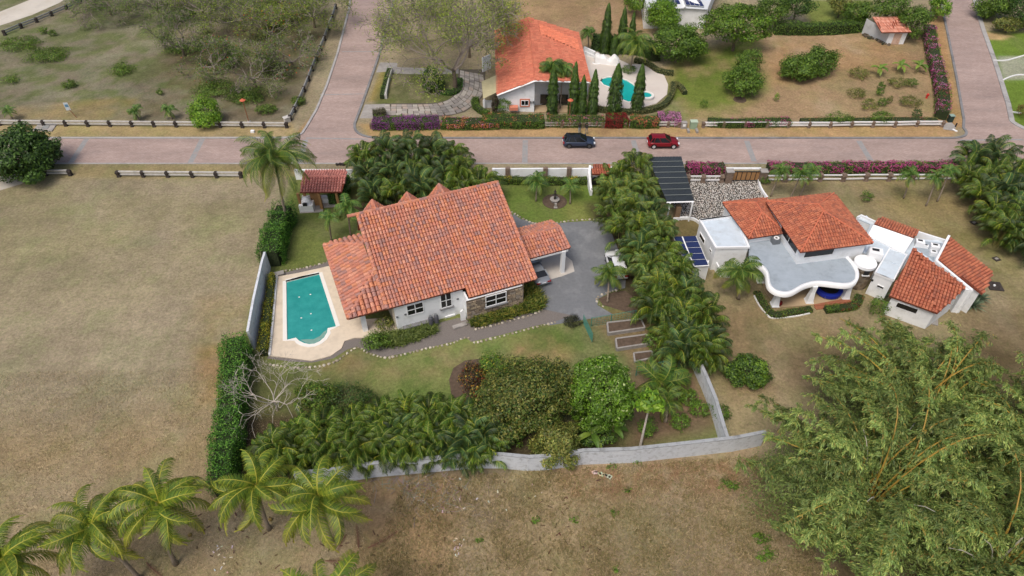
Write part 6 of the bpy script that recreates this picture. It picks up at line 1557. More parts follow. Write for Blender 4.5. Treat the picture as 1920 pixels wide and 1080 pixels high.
for k, (x, y, bx, by, l) in enumerate(((1465, 320, 1445, 368, 'thin yard palm nearest the wooden gate'), (1502, 328, 1482, 372, 'thin yard palm second from the wooden gate'), (1525, 320, 1500, 368, 'thin yard palm third from the wooden gate'),
        (1706, 328, 1694, 372, 'thin leaning yard palm left one of the trio near the right hedge'), (1756, 333, 1736, 386, 'thin leaning yard palm middle one of the trio near the right hedge'), (1780, 322, 1757, 378, 'thin leaning yard palm right one of the trio near the right hedge'))):
    palm('young_palm', l, (x, y), 3.6, (bx, by), COCO_T, 17, seed=20 + k, r=(.1, .07), scale=1.12, phase=k)
for k, (x, y, l) in enumerate(((15, 208, 'small yellow green palm behind the fence, partly outside the left edge'), (253, 208, 'small palm with a yellow drooping frond behind the left fence'), (316, 206, 'slim small palm behind the left fence beside the round bush'))):
    palm('young_palm', l, (x, y), 1.5, None, COCO_T, 13, seed=30 + k, r=(.12, .1), scale=1.05, phase=k)
palm('young_palm', 'round headed palm with two pale stems behind the orange roof', (1102, 62), 3.2, (1103, 92), COCO_T, 26, seed=40, r=(.1, .08), scale=1.15)
palm('young_palm', 'grey palm against the south side of the orange roofed house', (1034, 128), 5.4, (1028, 205), COCO_T, 26, seed=41, scale=1.7, r=(.1, .07))
palm('young_palm', 'second grey palm by the orange roof between the columnar trees', (1056, 128), 5.2, (1050, 205), COCO_T, 22, seed=42, scale=1.5, r=(.1, .07))
palm('young_palm', 'stemless young palm with few long arching leaves by the curving wall', (1240, 718), 1.1, None, COCO_S, 13, seed=43, scale=1.45, lo=3)
palm('young_palm', 'sparse small palm with drooping leaves between the big tree and the papaya', (1252, 752), 1.6, (1248, 790), COCO_S, 9, seed=44, scale=.85)

# ---- areca palm thickets
def areca_set(seed, nf=46, pal=None):
    rg = np.random.RandomState(seed); parts = []; singles = []
    pal = pal or G_PALM
    for k in range(3):
        V, F_, C = frond_geo(1.95, (1.25, .9, .55)[k], (2.1, 2.0, 1.8)[k],   .62, 27, S(168, 172, 84), pal, rg, .026, side_bend=.16 * (k - 1), hang=.75, nseg=7, sweep=.62, lw=1.0); V[:, 1] *= 1.0
        singles.append((V, F_, C))
    for i in range(nf):
        k = rg.randint(0, 3); V, F_, C = singles[k]; az = i * 2.4 + rg.randn() * .3; cs, sn = math.cos(az), math.sin(az); sc_ = .8 + .4 * rg.rand()
        R_ = np.array([[cs, -sn, 0], [sn, cs, 0], [0, 0, 1]]); rr = .1 + 1.25 * rg.rand() ** .7; az += rg.randn() * .7
        o = np.array([rr * math.cos(az), rr * math.sin(az), (1.1 + 1.7 * rg.rand()) * (1.12 - .3 * rr)]); tone = .45 + 1.05 * rg.rand() ** 1.4
        if rg.rand() < .1: tone = np.array([1.6, 1.35, .9])
        parts.append(((V * sc_) @ R_.T + o, F_, C * tone))
    V, F_, C = joinm(parts); return npmesh('crown', V, F_, C, M['leaf']), [npmesh('frond', *s, M['leaf']) for s in singles]
AR = [areca_set(60 + k, pal=[G_PALM, G_PALM, [S(84, 116, 50), S(98, 128, 54), S(70, 100, 46), S(122, 136, 62)], [S(66, 98, 50), S(82, 112, 56), S(54, 82, 42)]][k]) for k in range(4)]
def stems_mesh():
    rg = np.random.RandomState(3); mb = MB()
    for i in range(9): a = rg.rand() * 6.28; r = rg.rand() * .5; mb.tube([(r * math.cos(a), r * math.sin(a), 0), (r * 1.5 * math.cos(a), r * 1.5 * math.sin(a), 1.9)], [.045, .035], 5)
    o = mb.build('stems', M['arecastem']); me = o.data; bpy.data.objects.remove(o); return me
M['arecastem'] = mat('areca_stem', S(128, 124, 70), rough=.6); STEMS = stems_mesh()
ORD = ('top', 'second', 'third', 'fourth', 'fifth', 'sixth', 'seventh', 'eighth', 'ninth', 'tenth', 'eleventh')
def areca(label, pts, z, group, s=1., var=None, seed=0):
    rg = np.random.RandomState(seed + 900); rows = []
    for q in sorted(pts, key=lambda q: q[1]):
        if rows and q[1] - rows[-1][0][1] < 19: rows[-1].append(q)
        else: rows.append([q])
    lab = {}
    for j, rw in enumerate(rows):
        rw.sort()
        for i, q in enumerate(rw):
            side = 'only one' if len(rw) == 1 else 'leftmost' if i == 0 else 'rightmost' if i == len(rw) - 1 else 'middle one' if len(rw) == 3 else ORD[i] + ' from left'
            lab[q] = '%s, %s row, %s' % (label, ORD[j], side)
    for i, (x, y) in enumerate(pts):
        c = P(x, y, z * .8); k = rg.randint(0, 4) if var is None else var[rg.randint(0, len(var))]
        t = thing('areca_palm', lab[(x, y)], 'palm', (c.x, c.y, 0), rg.rand() * 6.28, group); sc_ = s * (.88 + .24 * rg.rand()); t.scale = (sc_, sc_, sc_ * z / 3.4)
        link(bpy.data.objects.new('crown', AR[k][0]), t); link(bpy.data.objects.new('stems', STEMS), t)
        for j in range(7):
            o = bpy.data.objects.new('frond', AR[k][1][j % 3]); link(o, t); az = j * .9 + rg.rand() * 1.5; o.location = (.3 * math.cos(az), .3 * math.sin(az), 2.1 + .5 * rg.rand()); o.rotation_euler = (rg.randn() * .2, rg.randn() * .15, az); q = .8 + .3 * rg.rand(); o.scale = (q, q, q); o.location = (1.0 * rg.randn() * .6, rg.randn() * .6, 2.2 + .5 * rg.rand())
areca('areca palm in the thicket beside the driveway', [(1160, 318), (1190, 302), (1148, 350), (1180, 345), (1210, 338), (1158, 385), (1190, 382), (1222, 385), (1172, 420), (1204, 420), (1238, 425), (1202, 455), (1226, 460), (1252, 462),
       (1222, 492), (1248, 498), (1274, 500), (1236, 532), (1266, 538), (1296, 540), (1250, 572), (1284, 578), (1318, 578), (1268, 612), (1300, 618), (1332, 618), (1286, 640), (1326, 646), (1304, 636), (1236, 558)], 4.2, 'areca palms of the thicket beside the driveway', 1.0, seed=1)
areca('dark areca palm between street and tiled house', [(683, 285), (725, 278), (768, 275), (810, 278), (845, 285), (690, 318), (732, 315), (775, 312), (820, 312), (860, 318), (700, 345), (745, 348), (790, 345), (838, 345), (878, 335), (905, 338)], 4.2, 'areca palms between street and main house', 1.05, var=(0, 3), seed=2)
areca('areca palm behind the stained boundary wall', [(720, 768), (765, 762), (812, 766), (855, 774), (560, 805), (610, 798), (655, 790), (700, 790), (748, 795), (795, 797), (842, 800), (885, 802), (918, 798), (520, 832), (565, 836), (615, 833), (662, 830), (712, 826), (762, 824), (812, 822), (860, 822), (900, 824)], 3.4, 'areca palms behind the boundary wall', .95, var=(0, 3, 0, 1), seed=3)
areca('dark areca palm at the right edge', [(1835, 285), (1872, 285), (1825, 318), (1862, 322), (1905, 318), (1850, 352), (1890, 355), (1925, 352), (1872, 388), (1912, 390), (1895, 420), (1930, 425), (1945, 300), (1955, 385), (1965, 440)], 4.2, 'areca palms at the right edge', 1.05, var=(0, 3), seed=4)

# ---- broadleaf trees and shrubs
bush('mango_tree', 'dense dark green mango tree at the left edge beside the road', 'tree', 28, 290, 3.2, (4.8, 4.4, 3.3), 7500, .36, G_DARK, clumps=40, tight=.28)
bush('mango_tree', 'lower right lobe of dark mango foliage reaching over the road edge', 'tree', 82, 285, 2.2, (2.0, 2.4, 1.8), 1800, .32, G_DARK, clumps=18, tight=.34)
bush('round_bush', 'round bright green bush growing through the left fence', 'bush', 385, 210, 1.8, (2.5, 2.2, 2.1), 3000, .22, G_BRIGHT, clumps=26)
bush('citrus_tree', 'left lobe tree of the dense rounded pair in the middle of the brown garden', 'tree', 1500, 128, 1.9, (3.1, 2.6, 1.8), 3600, .26, G_MID, clumps=30)
bush('citrus_tree', 'right lobe tree of the dense rounded pair in the middle of the brown garden', 'tree', 1538, 115, 2.1, (2.9, 2.6, 2.0), 3200, .26, G_MID, clumps=30)
bush('citrus_tree', 'rounded tree with a dark mulch ring at its foot on the green lawn', 'tree', 1393, 150, 2.4, (2.8, 2.4, 2.1), 2800, .26, G_MID, clumps=26)
bush('citrus_tree', 'thinner crown just behind the rounded tree with the mulch ring', 'tree', 1408, 112, 2.2, (2.1, 2.0, 1.7), 1100, .24, G_MID, clumps=18)
o = MB().lathe(P(1387, 187), [(1.0, 0), (.9, .12), (.1, .1)], 14).build('mulch_ring', M['soil']); o['kind'] = 'structure'
bush('spreading_tree', 'broad bushy green tree right of the coconut palm on the back lawn', 'tree', 1272, 82, 3.2, (4.9, 3.6, 2.9), 5200, .3, G_MID, clumps=46, tight=.24, tr=.22)
bush('spreading_tree', 'tall airy yellow green tree with dark bent trunk behind the lawn', 'tree', 1385, 45, 4.6, (6.0, 4.6, 2.9), 6200, .3, G_OLIVE[:1] + G_BRIGHT + G_MID, clumps=60, tight=.2, tr=.3)
bush('round_tree', 'rounded bright green tree in front of the solar panelled house', 'tree', 1243, 28, 3.4, (3.3, 2.8, 2.5), 3400, .26, G_BRIGHT, clumps=30)
bush('round_tree', 'bright leafy tree at the top left of the solar panelled house', 'tree', 1195, -2, 3, (2.2, 2.4, 2.2), 1500, .26, G_MID + G_BRIGHT, clumps=20)
bush('background_tree', 'dark grey green tree between the bare field and the solar panelled house', 'tree', 1222, 20, 2.2, (1.3, 2.4, 2.), 700, .24, G_OLIVE, clumps=14)
for k, (x, y, z, r, n, pal, l) in enumerate(((1450, 18, 3.4, (3.2, 2.6, 2.4), 2400, G_MID, 'leafy tree behind the clipped hedge, left part of the top row'), (1498, 4, 3.6, (2.6, 2.4, 2.6), 2000, G_DARK, 'dark tree on the top edge behind the clipped hedge'),
        (1610, 22, 2.6, (2.3, 2.2, 2.), 1600, G_MID, 'leafy bush left of the tall bamboo like tree by the shed'), (1668, 12, 4., (3.4, 3., 3.), 3200, G_MID, 'tall feathery tree behind the tool shed'), (1715, 40, 3.2, (2.6, 3., 2.6), 2600, G_MID, 'big bush right behind the tool shed reaching towards the road'),
        (1765, 12, 2.2, (1.9, 2.4, 1.7), 1300, G_BRIGHT, 'bright bush at the left verge of the upper right road'), (1868, 2, 3.2, (3.4, 3.4, 2.8), 3000, G_MID, 'broad bush right of the upper right road'), (1915, 18, 3.0, (3.6, 3.4, 2.5), 3000, G_DARK, 'dark bush in the top right corner'),
        (1850, 20, 1.6, (1.6, 2.2, 1.4), 900, G_MID, 'small bush beside the broken rail in the upper right'), (1580, 4, 2.8, (2.3, 2.2, 2.2), 1400, G_OLIVE, 'olive bush on the top edge above the lawn patch'), (1895, 45, 1.6, (3.0, 1.6, 1.2), 1300, G_OLIVE, 'low reddish green scrub at the top right lawn'))):
    bush('garden_tree', l, 'tree', x, y, z, r, n, .26, pal, clumps=24)
bush('shrub', 'reddish brown round shrub at the right edge beside the lawn kerb', 'bush', 1922, 208, 1.1, (1.1, 1.1, 1.1), 800, .18, [S(120, 84, 52), S(92, 96, 44), S(140, 96, 60)], trunk=False)
bush('dark_olive_tree', 'large dark olive tree with fine dull foliage behind the boundary wall', 'tree', 985, 745, 3.6, (4.5, 3.5, 3.3), 12000, .2, G_OLIVE + G_DARK[:1] + G_MID[:1], clumps=90, tight=.2, tr=.25)
bush('dark_olive_tree', 'lower olive foliage spilling over the boundary wall', 'tree', 1045, 830, 2.0, (2.1, 2.0, 1.9), 4200, .2, G_OLIVE, clumps=34, tight=.26)
bush('dark_olive_tree', 'right shoulder of olive foliage touching the bright green tree', 'tree', 1050, 730, 3.2, (1.9, 2.4, 2.6), 3200, .2, G_OLIVE + G_DARK[:1], clumps=34, tight=.25)
bush('bright_tree', 'tall bright green tree in the middle of the back garden', 'tree', 1128, 738, 4.0, (3.1, 2.8, 3.9), 11000, .21, G_BRIGHT[:3] + G_MID[:2], clumps=120, tight=.17, fill=.2, shell=.7, flat=-.9, tr=.2, accents=([S(190, 206, 140), S(160, 190, 100)], .07, False))
bush('round_bush', 'dark mound of foliage at the foot of the tall bright tree', 'bush', 1120, 815, 1.0, (2.0, 1.2, 1.1), 1600, .2, G_MID + G_DARK, trunk=False)
bush('croton_bush', 'croton with yellow, red and dark leaves at the round mulch bed', 'bush', 888, 712, 1.1, (1.5, 2.0, 1.1), 2400, .22, [S(60, 66, 36), S(84, 60, 38), S(50, 54, 34)], trunk=False, accents=([S(186, 142, 54), S(150, 84, 44), S(124, 46, 36), S(190, 164, 66)], .3, False), aspect=.4)
bush('croton_bush', 'dark red leaved croton below the yellow one at the mulch bed', 'bush', 893, 752, .9, (.9, 1.3, .9), 1000, .22, [S(70, 34, 32), S(96, 42, 36), S(50, 50, 32)], trunk=False, accents=([S(190, 96, 50)], .12, False), aspect=.4)
bush('green_bush', 'low fresh green bush with yellow tips behind the croton', 'bush', 925, 692, 1.2, (1.9, 1.9, 1.2), 3000, .2, G_BRIGHT[:1] + G_MID, trunk=False, accents=([S(190, 176, 60)], .08, False))
bush('green_bush', 'dark shrub left of the olive tree above the areca thicket', 'bush', 945, 790, 1.1, (1.9, 1.8, 1.3), 1800, .2, G_DARK, trunk=False)
sheet('bare_bed', [(1122, 560), (1150, 548), (1172, 545), (1190, 560), (1192, 590), (1150, 578), (1130, 572)], M['soil'], .014)
mbp = P(868, 740); sheet('mulch_bed', [(850, 690), (872, 676), (905, 672), (900, 760), (862, 762), (846, 740), (842, 712)], M['soil'], .01)
bush('dark_shrub', 'wide fine leaved dark shrub at the right of the bare white tree', 'bush', 650, 745, .9, (2.7, 1.8, 1.1), 4500, .15, G_DARK + [S(90, 96, 50)], trunk=False, clumps=50, tight=.22)
bush('dark_shrub', 'leafy dark shrub with yellow green leaves under the branches of the bare tree', 'bush', 592, 745, 1.2, (2.0, 1.8, 1.3), 2600, .22, G_MID + [S(126, 128, 56)], trunk=False)
bush('round_shrub', 'round glossy dark green shrub alone on the dry lawn left of the bamboo', 'bush', 1402, 692, 1.2, (2.0, 1.8, 1.35), 3600, .2, G_MID + G_DARK, clumps=36, tight=.28, accents=([S(124, 158, 54)], .12, True))
for k, (x, y, z, r, n, pal, l) in enumerate(((705, 640, .8, (1.5, 1., .9), 1200, G_MID, 'green clump left of the grasses by the white wall'), (722, 607, .7, (1.1, .9, .8), 700, G_OLIVE + [S(150, 156, 84)], 'pale yellow green bush beside the barbecue'))):
    bush('planting', l, 'bush', x, y, z, r, n, .2, pal, trunk=False)
def grasses(label, px, n, ln, pal, name='ornamental_grass', cat='plants', wd=.035, spread=.7, kind=None):
    NSEED[0] += 1; rg = np.random.RandomState(NSEED[0]); poly = [tuple(P(x, y)[:2]) for x, y in px]; c0_ = np.mean(poly, 0)
    x0, x1 = min(p[0] for p in poly), max(p[0] for p in poly); y0, y1 = min(p[1] for p in poly), max(p[1] for p in poly)
    ps = []
    while len(ps) < n:
        q = (x0 + rg.rand() * (x1 - x0), y0 + rg.rand() * (y1 - y0))
        if inpoly(q[0], q[1], poly): ps.append(q)
    ps = np.array(ps); q = np.floor(ps / .5) * .5 + .25; ps = q + (ps - q) * .45
    dirs = unit(np.concatenate([(ps - q) * 3 + rg.randn(n, 2) * spread, np.ones((n, 1))], 1)); l = ln * (.6 + .7 * rg.rand(n))
    b = np.concatenate([ps, np.zeros((n, 1))], 1); side = unit(np.cross(dirs, rg.randn(n, 3))) * wd
    m = b + dirs * (l * .6)[:, None]; d2 = unit(dirs * np.array([1.8, 1.8, .35])); e = m + d2 * (l * .5)[:, None]
    V = np.stack([b - side, b + side, m + side, m - side, e + side * .2, e - side * .2], 1).reshape(-1, 3); i = np.arange(n)[:, None] * 6
    F_ = np.concatenate([i + np.array([0, 1, 2, 3]), i + np.array([3, 2, 4, 5])]); C = np.repeat(pick(pal, n, rg, .25), 6, 0)
    V = V - np.array([*c0_, 0]); o = bpy.data.objects.new(name, npmesh(name, V, F_, C, M['leaf'])); COL.objects.link(o); o.location = (*c0_, 0); tag(o, label, cat, kind=kind); return o
grasses('strip of arching light green grasses in front of the white house wall', [(715, 652), (700, 632), (745, 625), (815, 606), (818, 625), (780, 640), (740, 652)], 2600, .75, [S(112, 128, 66), S(132, 146, 78), S(88, 108, 52)])
grasses('croton and grass bed wrapping the stone clad corner of the house', [(882, 612), (890, 598), (975, 574), (978, 530), (1000, 535), (1022, 568), (1015, 580), (960, 596), (895, 614)], 4200, .85, [S(84, 104, 44), S(108, 126, 52), S(128, 134, 58), S(64, 82, 38), S(146, 138, 62)], wd=.05, spread=.5)
bush('round_bush', 'dark round ground cover mound beside the green garden gate', 'bush', 1074, 602, .35, (.95, .9, .45), 1200, .13, [S(62, 66, 44), S(74, 78, 50), S(52, 54, 38)], trunk=False)
# villa plants
hedge('clipped_hedge', 'low clipped dark hedge round the villa terrace front', [(1418, 550), (1432, 574), (1450, 593), (1485, 588), (1520, 582)], .8, .45, 2200, .13, G_MID + [S(120, 84, 50)])
hedge('clipped_hedge', 'low clipped hedge right of the terrace steps with reddish tips', [(1546, 584), (1575, 581), (1602, 575), (1610, 558)], .9, .55, 1800, .13, G_MID, accents=[([S(128, 80, 46)], .42, .8, .5)])
tag(MB().strip([tuple(p) for p in smoothline([(*W2(*q), 0) for q in ((1414, 555), (1424, 574), (1438, 590), (1448, 597), (1488, 594), (1518, 588))], 3)], .14, 0, .12).build('white_edging', M['railclean']), 'thin white edging line round the terrace hedge', 'edging')
edging('small white stones at the foot of the right terrace hedge', [(1550, 586), (1575, 584), (1600, 580)], .7, .1, ((210, 206, 198),))
def agave(px, py, label, r=.9, n=34, pal=(S(104, 124, 98), S(124, 142, 112), S(86, 106, 84))):
    NSEED[0] += 1; rg = np.random.RandomState(NSEED[0]); c = P(px, py); t = thing('agave', label, 'agave', c)
    me = []
    for k in range(3):
        L_ = r; w_ = .09; vs = [(0, -w_ * .6, 0), (0, w_ * .6, 0), (L_ * .5, w_, .05), (L_ * .5, -w_, .05), (L_, 0, -.02 - .06 * k)]
        b = MB().add(vs, [(0, 1, 2, 3), (3, 2, 4)], pal[k]); o = b.build('leaf', M['leaf']); me.append(o.data); bpy.data.objects.remove(o)
    for i in range(n):
        o = bpy.data.objects.new('leaf', me[i % 3]); link(o, t); k = i / n; o.location = (0, 0, .12); o.rotation_euler = (0, -(1.35 - 1.2 * k), i * 2.4); s = .65 + .4 * k; o.scale = (s, s, s)
for x, y, l, r in ((1824, 576, 'large spiky agave at the right foot of the red wing roof', 1.5), (1838, 562, 'agave right of the largest one by the red wing', 1.2), (1653, 558, 'spiky grey green plant at the corner of the white front box', 1.2), (1828, 556, 'agave tucked under the second red wing roof', 1.0)): agave(x, y, l, r)
bush('round_bush', 'grey green bush below the villa wing, left of the wall corner', 'bush', 1650, 575, 1., (1.1, 1., 1.), 800, .18, G_MID, trunk=False)
# hedges of the main plot
IVY = [S(68, 114, 36), S(85, 138, 43), S(55, 95, 32), S(119, 168, 60)]
hedge('ivy_hedge', 'tall ivy clad hedge between the dry field and the garden, lower left', [(452, 660), (448, 720), (440, 800), (432, 880), (424, 930)], 1.9, 2.5, 17000, .16, IVY, rough=.3, bulge=.12)
hedge('ivy_hedge', 'tall clipped ivy hedge under the tall coconut palm', [(540, 412), (524, 450), (512, 500)], 2.1, 2.5, 9500, .16, IVY, rough=.28, bulge=.12)
hedge('ivy_hedge', 'ivy covered hedge beside the garden pavilion', [(652, 345), (645, 375), (618, 380)], 1.0, 1.6, 3200, .14, IVY)
hedge('croton_row', 'row of yellow green crotons between white wall and pool deck', [(513, 525), (508, 560), (503, 600), (499, 640), (496, 668)], .75, .95, 4200, .15, G_YEL, rough=.3)
hedge('front_hedge', 'dense hedge along the inner side of the white street wall, yellow at its right end', [(932, 343), (970, 344), (1020, 345), (1060, 345), (1100, 344)], .9, .95, 3600, .17, G_MID + [S(120, 136, 44)], accents=[([S(190, 176, 50)], .38, 1.2, .4)])
hedge('lawn_hedge', 'short clipped hedge along the verge of the side road', [(731, 135), (724, 158), (717, 186)], .8, .8, 1500, .15, G_MID + G_DARK)
hedge('clipped_hedge', 'long dark hedge along the back of the brown garden left of the shed', [(1450, 62), (1500, 63), (1560, 62), (1622, 56)], 2.0, 1.8, 5200, .22, G_MID + G_DARK[:2])
hedge('clipped_hedge', 'curled clipped hedge at the left canopy of the orange roofed house', [(893, 190), (890, 200), (900, 210), (915, 218)], 1.0, .8, 1500, .15, G_MID)
PATG = [S(132, 132, 80), S(110, 118, 66), S(148, 142, 96)]
hedge('patio_hedge', 'dry clipped hedge curving along the front of the white patio', [(1118, 208), (1160, 213), (1200, 213), (1240, 203), (1258, 182), (1262, 160)], .9, .8, 4200, .13, PATG)
hedge('patio_hedge', 'dry clipped hedge sweeping up behind the right of the patio', [(1190, 116), (1215, 124), (1235, 137), (1262, 141)], .9, .8, 2000, .13, PATG)
hedge('patio_hedge', 'short stub of dry hedge right of the patio end', [(1262, 160), (1275, 166), (1284, 178)], .8, .7, 1100, .13, PATG)
bush('round_bush', 'clipped round hedge ring at the foot of the patio coconut palm', 'hedge', 1179, 130, .5, (1.3, 1.2, .6), 1200, .15, G_MID, trunk=False)
# flowering hedges
PUR = [S(140, 66, 144), S(160, 84, 162), S(116, 52, 118)]; MAG = [S(196, 72, 140), S(212, 100, 160), S(170, 56, 114)]; PNK = [S(206, 130, 180), S(218, 160, 196), S(190, 110, 170)]; RED = [S(150, 38, 40), S(120, 30, 34)]; ORA = [S(206, 120, 80), S(214, 150, 96), S(196, 100, 90)]
hedge('bougainvillea', 'deep purple bougainvillea hedge at the left corner of the street', [(700, 238), (740, 238), (780, 238), (824, 236)], 2.3, 1.3, 5600, .15, G_MID, accents=[(PUR, .60, .9, .15)], cat='flowering hedge')
hedge('grey_bush_row', 'greyish twiggy bush behind the left end of the purple bougainvillea', [(700, 219), (712, 218), (724, 216)], 1.1, 1.0, 1000, .14, [S(90, 92, 66), S(110, 100, 84)], cat='bush')
hedge('bougainvillea', 'mixed orange and pink flower hedge left of the white gable', [(828, 237), (860, 238), (900, 238), (935, 237)], 2.2, 1.15, 3400, .15, G_MID, accents=[(ORA, .47, .7, .4), (PNK, .36, .5, .4)], cat='flowering hedge')
hedge('hedge_row', 'loose green hedge between the white gable and the fence', [(905, 231), (940, 234), (980, 235), (1020, 234)], 2.5, 1.3, 4200, .17, G_MID + G_BRIGHT[:1], accents=[(ORA, .34, .5, .5)])
hedge('hedge_row', 'straggly green hedge with dry stems in front of the columnar trees', [(1025, 233), (1060, 234), (1100, 234), (1132, 234)], 1.9, 1.15, 3600, .17, G_MID + G_OLIVE, accents=[(ORA + PNK, .38, .6, .3)])
hedge('bougainvillea', 'dark red leaved shrub hedge behind the cars', [(1134, 234), (1155, 235), (1176, 234)], 2.1, 1.35, 2000, .16, RED, accents=[(G_MID, .3, .6, 0)], cat='flowering hedge')
hedge('hedge_row', 'green and orange hedge between the red shrub and the pink flowers', [(1180, 235), (1205, 236), (1232, 235)], 2.0, 1.2, 2000, .16, G_MID, accents=[(ORA, .45, .6, .3)])
hedge('bougainvillea', 'pale pink bougainvillea near the green utility cabinet', [(1232, 231), (1252, 231), (1274, 232)], 2.0, 1.35, 2600, .17, G_MID + PNK[:1], accents=[(PNK, .6, .5, .2)], cat='flowering hedge')
hedge('bougainvillea', 'bougainvillea hedge with a magenta patch along the brown garden fence', [(1326, 234), (1360, 236), (1400, 236), (1445, 235), (1480, 234)], 1.6, .95, 3000, .15, G_MID, accents=[(MAG, .42, 1.2, .3)], cat='flowering hedge')
for x, w_, l in ((1575, 2.3, 'loose green bush over the brown garden fence, left one of two'), (1652, 1.7, 'loose green bush over the brown garden fence, right one of two')):
    bush('fence_bush', l, 'bush', x, 222, .9, (w_, 1.1, 1.), 1500, .18, G_MID, trunk=False)
hedge('hedge_row', 'thin scrubby planting with reddish dry leaves along the right part of the garden fence', [(1500, 232), (1560, 231), (1620, 231), (1690, 230), (1755, 231)], 1.3, .7, 3200, .14, G_OLIVE, accents=[([S(176, 106, 84)], .42, .9, 0)])
hedge('bougainvillea', 'long hedge column with pink, white and green patches along the right road', [(1738, 60), (1742, 90), (1748, 120), (1756, 150), (1762, 180), (1764, 205), (1762, 224)], 1.9, 1.6, 6500, .18, G_MID + G_BRIGHT[:1], accents=[(MAG + PNK, .52, 1.6, .2), ([S(150, 70, 62)], .36, 1., .3)], cat='flowering hedge')
hedge('bougainvillea', 'magenta bougainvillea hedge along the villa street fence, right of the gate', [(1436, 326), (1500, 326), (1560, 326), (1620, 325), (1680, 325), (1740, 325), (1800, 324)], 1.5, 1.6, 11000, .17, G_OLIVE + G_MID, accents=[(MAG, .6, .7, .45)], cat='flowering hedge')
hedge('bougainvillea', 'magenta and cream bougainvillea left of the wooden gate', [(1284, 327), (1320, 327), (1355, 326)], 1.5, 1.6, 3000, .17, G_OLIVE + G_MID, accents=[(MAG, .66, .7, .3), ([S(206, 204, 170)], .32, .6, .4)], cat='flowering hedge')
bush('green_bush', 'small dark bush on the grass just right of the gate kerb wall', 'bush', 1433, 338, .5, (.8, .6, .6), 600, .15, G_MID, trunk=False)
# small brown garden shrubs
k = 0
for x, y, rx, n, pal, l in ((1612, 138, 1.7, 1300, G_OLIVE, 'wispy grey green shrub, upper left of the garden plot'), (1605, 175, 1.5, 1000, G_OLIVE, 'wispy shrub below the upper left one in the garden plot'), (1630, 196, 1.4, 900, G_OLIVE, 'wispy shrub at the lower left of the garden plot'),
        (1685, 155, 1.6, 1200, G_OLIVE, 'wispy shrub in the centre of the garden plot'), (1707, 190, 1.6, 1300, G_OLIVE, 'wispy shrub nearest the red hydrant'), (1710, 155, 1.0, 600, G_MID, 'green shrub right of the central wispy one'), (1652, 162, .7, 500, G_MID, 'small round tussock, upper one of the pair in the plot'),
        (1650, 172, .6, 400, G_MID, 'small round tussock, lower one of the pair in the plot'), (1655, 192, .8, 500, G_MID, 'low green tussock near the plot centre'), (1668, 188, .5, 260, G_OLIVE, 'tiny grey tussock right of the low green one'), (1720, 213, .8, 500, G_DARK, 'dark green tussock close to the fence under the hydrant'),
        (1320, 196, .7, 260, G_MID, 'small lone seedling bush on the left of the lawn'), (1456, 183, .5, 200, G_BRIGHT, 'tiny bright weed on the brown lawn'), (1625, 368, .9, 450, G_MID, 'small lone bush on the dry lawn of the villa')):
    bush('garden_shrub', l, 'bush', x, y, .6, (rx, rx * .9, .75), n, .17, pal, trunk=False)
def banana(px, py, label, h_=1.6, L_=1.9, n=8, base=None, pal=None):
    NSEED[0] += 1; rg = np.random.RandomState(NSEED[0]); c = P(px, py, h_); t = thing('banana_plant', label, 'banana plant', (c.x, c.y, 0)); pal = pal or [S(110, 140, 54), S(130, 154, 62), S(92, 124, 48)]
    tb = MB().tube([(0, 0, 0), (.05, 0, h_ * .6), (0, 0, h_)], [.12, .1, .07], 7); o = tb.build('stem', mat('banana_stem', S(140, 136, 92), rough=.6)); o.parent = t
    for i in range(n):
        e0 = .9 - .7 * i / n; s = np.linspace(0, 1, 7); a = e0 - 1.5 * s; x = np.concatenate([[0], np.cumsum(np.cos(a[:-1]) * L_ / 6)]); z = np.concatenate([[0], np.cumsum(np.sin(a[:-1]) * L_ / 6)])
        w_ = .26 * np.sin(np.clip(s * .93 + .05, 0, 1) * math.pi) ** .6; vs = []
        for j in range(7): vs += [(x[j], -w_[j], z[j] + .05), (x[j], 0, z[j]), (x[j], w_[j], z[j] + .05)]
        b = MB().add(vs, [(3 * j + q, 3 * j + q + 1, 3 * j + 4 + q, 3 * j + 3 + q) for j in range(6) for q in range(2)], pal[i % 3]); o = b.build('leaf', M['leaf']); o.parent = t; o.location = (0, 0, h_ - .1); o.rotation_euler = (0, 0, i * 2.4 + rg.rand())
banana(1110, 812, 'small banana plant with drooping leaves just behind the boundary wall'); banana(1150, 800, 'second banana plant to the right of the first behind the wall', 1.3, 1.6, 6)
for x, y, l in ((1650, 128, 'yellow green banana plant in the garden plot, left one'), (1690, 122, 'banana plant in the garden plot, middle one'), (1725, 122, 'leafy banana plant beside the pink hedge column')): banana(x, y, l, 1.2, 1.7, 8)
pp_ = bush('papaya_tree', 'papaya tree with a thin pale trunk behind the boundary wall', 'tree', 1218, 752, 5.0, (1.2, 1.2, .8), 420, .5, G_BRIGHT, trunk=False, clumps=12, tight=.4)
MB().tube([P(1200, 838), P(1200, 838).lerp(P(1218, 758, 4.8), .5), P(1218, 758, 4.8)], [.13, .1, .07], 7).build('trunk', M['palebark'], pp_)
for x, y, l in ((1352, 775, 'light green shrub behind the corner of the curving wall'), (1290, 745, 'small bright shrub beside the curving wall'), (965, 818, 'small bright shrub at the foot of the wall, left of the olive foliage'), (1238, 665, 'green weeds at the wire fence under the beds'), (1275, 790, 'loose green shrub inside the wall corner'), (1215, 800, 'low green shrub at the foot of the papaya trunk'), (1310, 765, 'green shrub pressed against the curving wall'), (1225, 640, 'green shrub beside the vegetable beds'), (1160, 760, 'dark undergrowth right of the bright tree')):
    bush('garden_shrub', l, 'bush', x, y, .7, (1.0, 1., .8), 750, .18, G_MID + G_BRIGHT[:1], trunk=False)
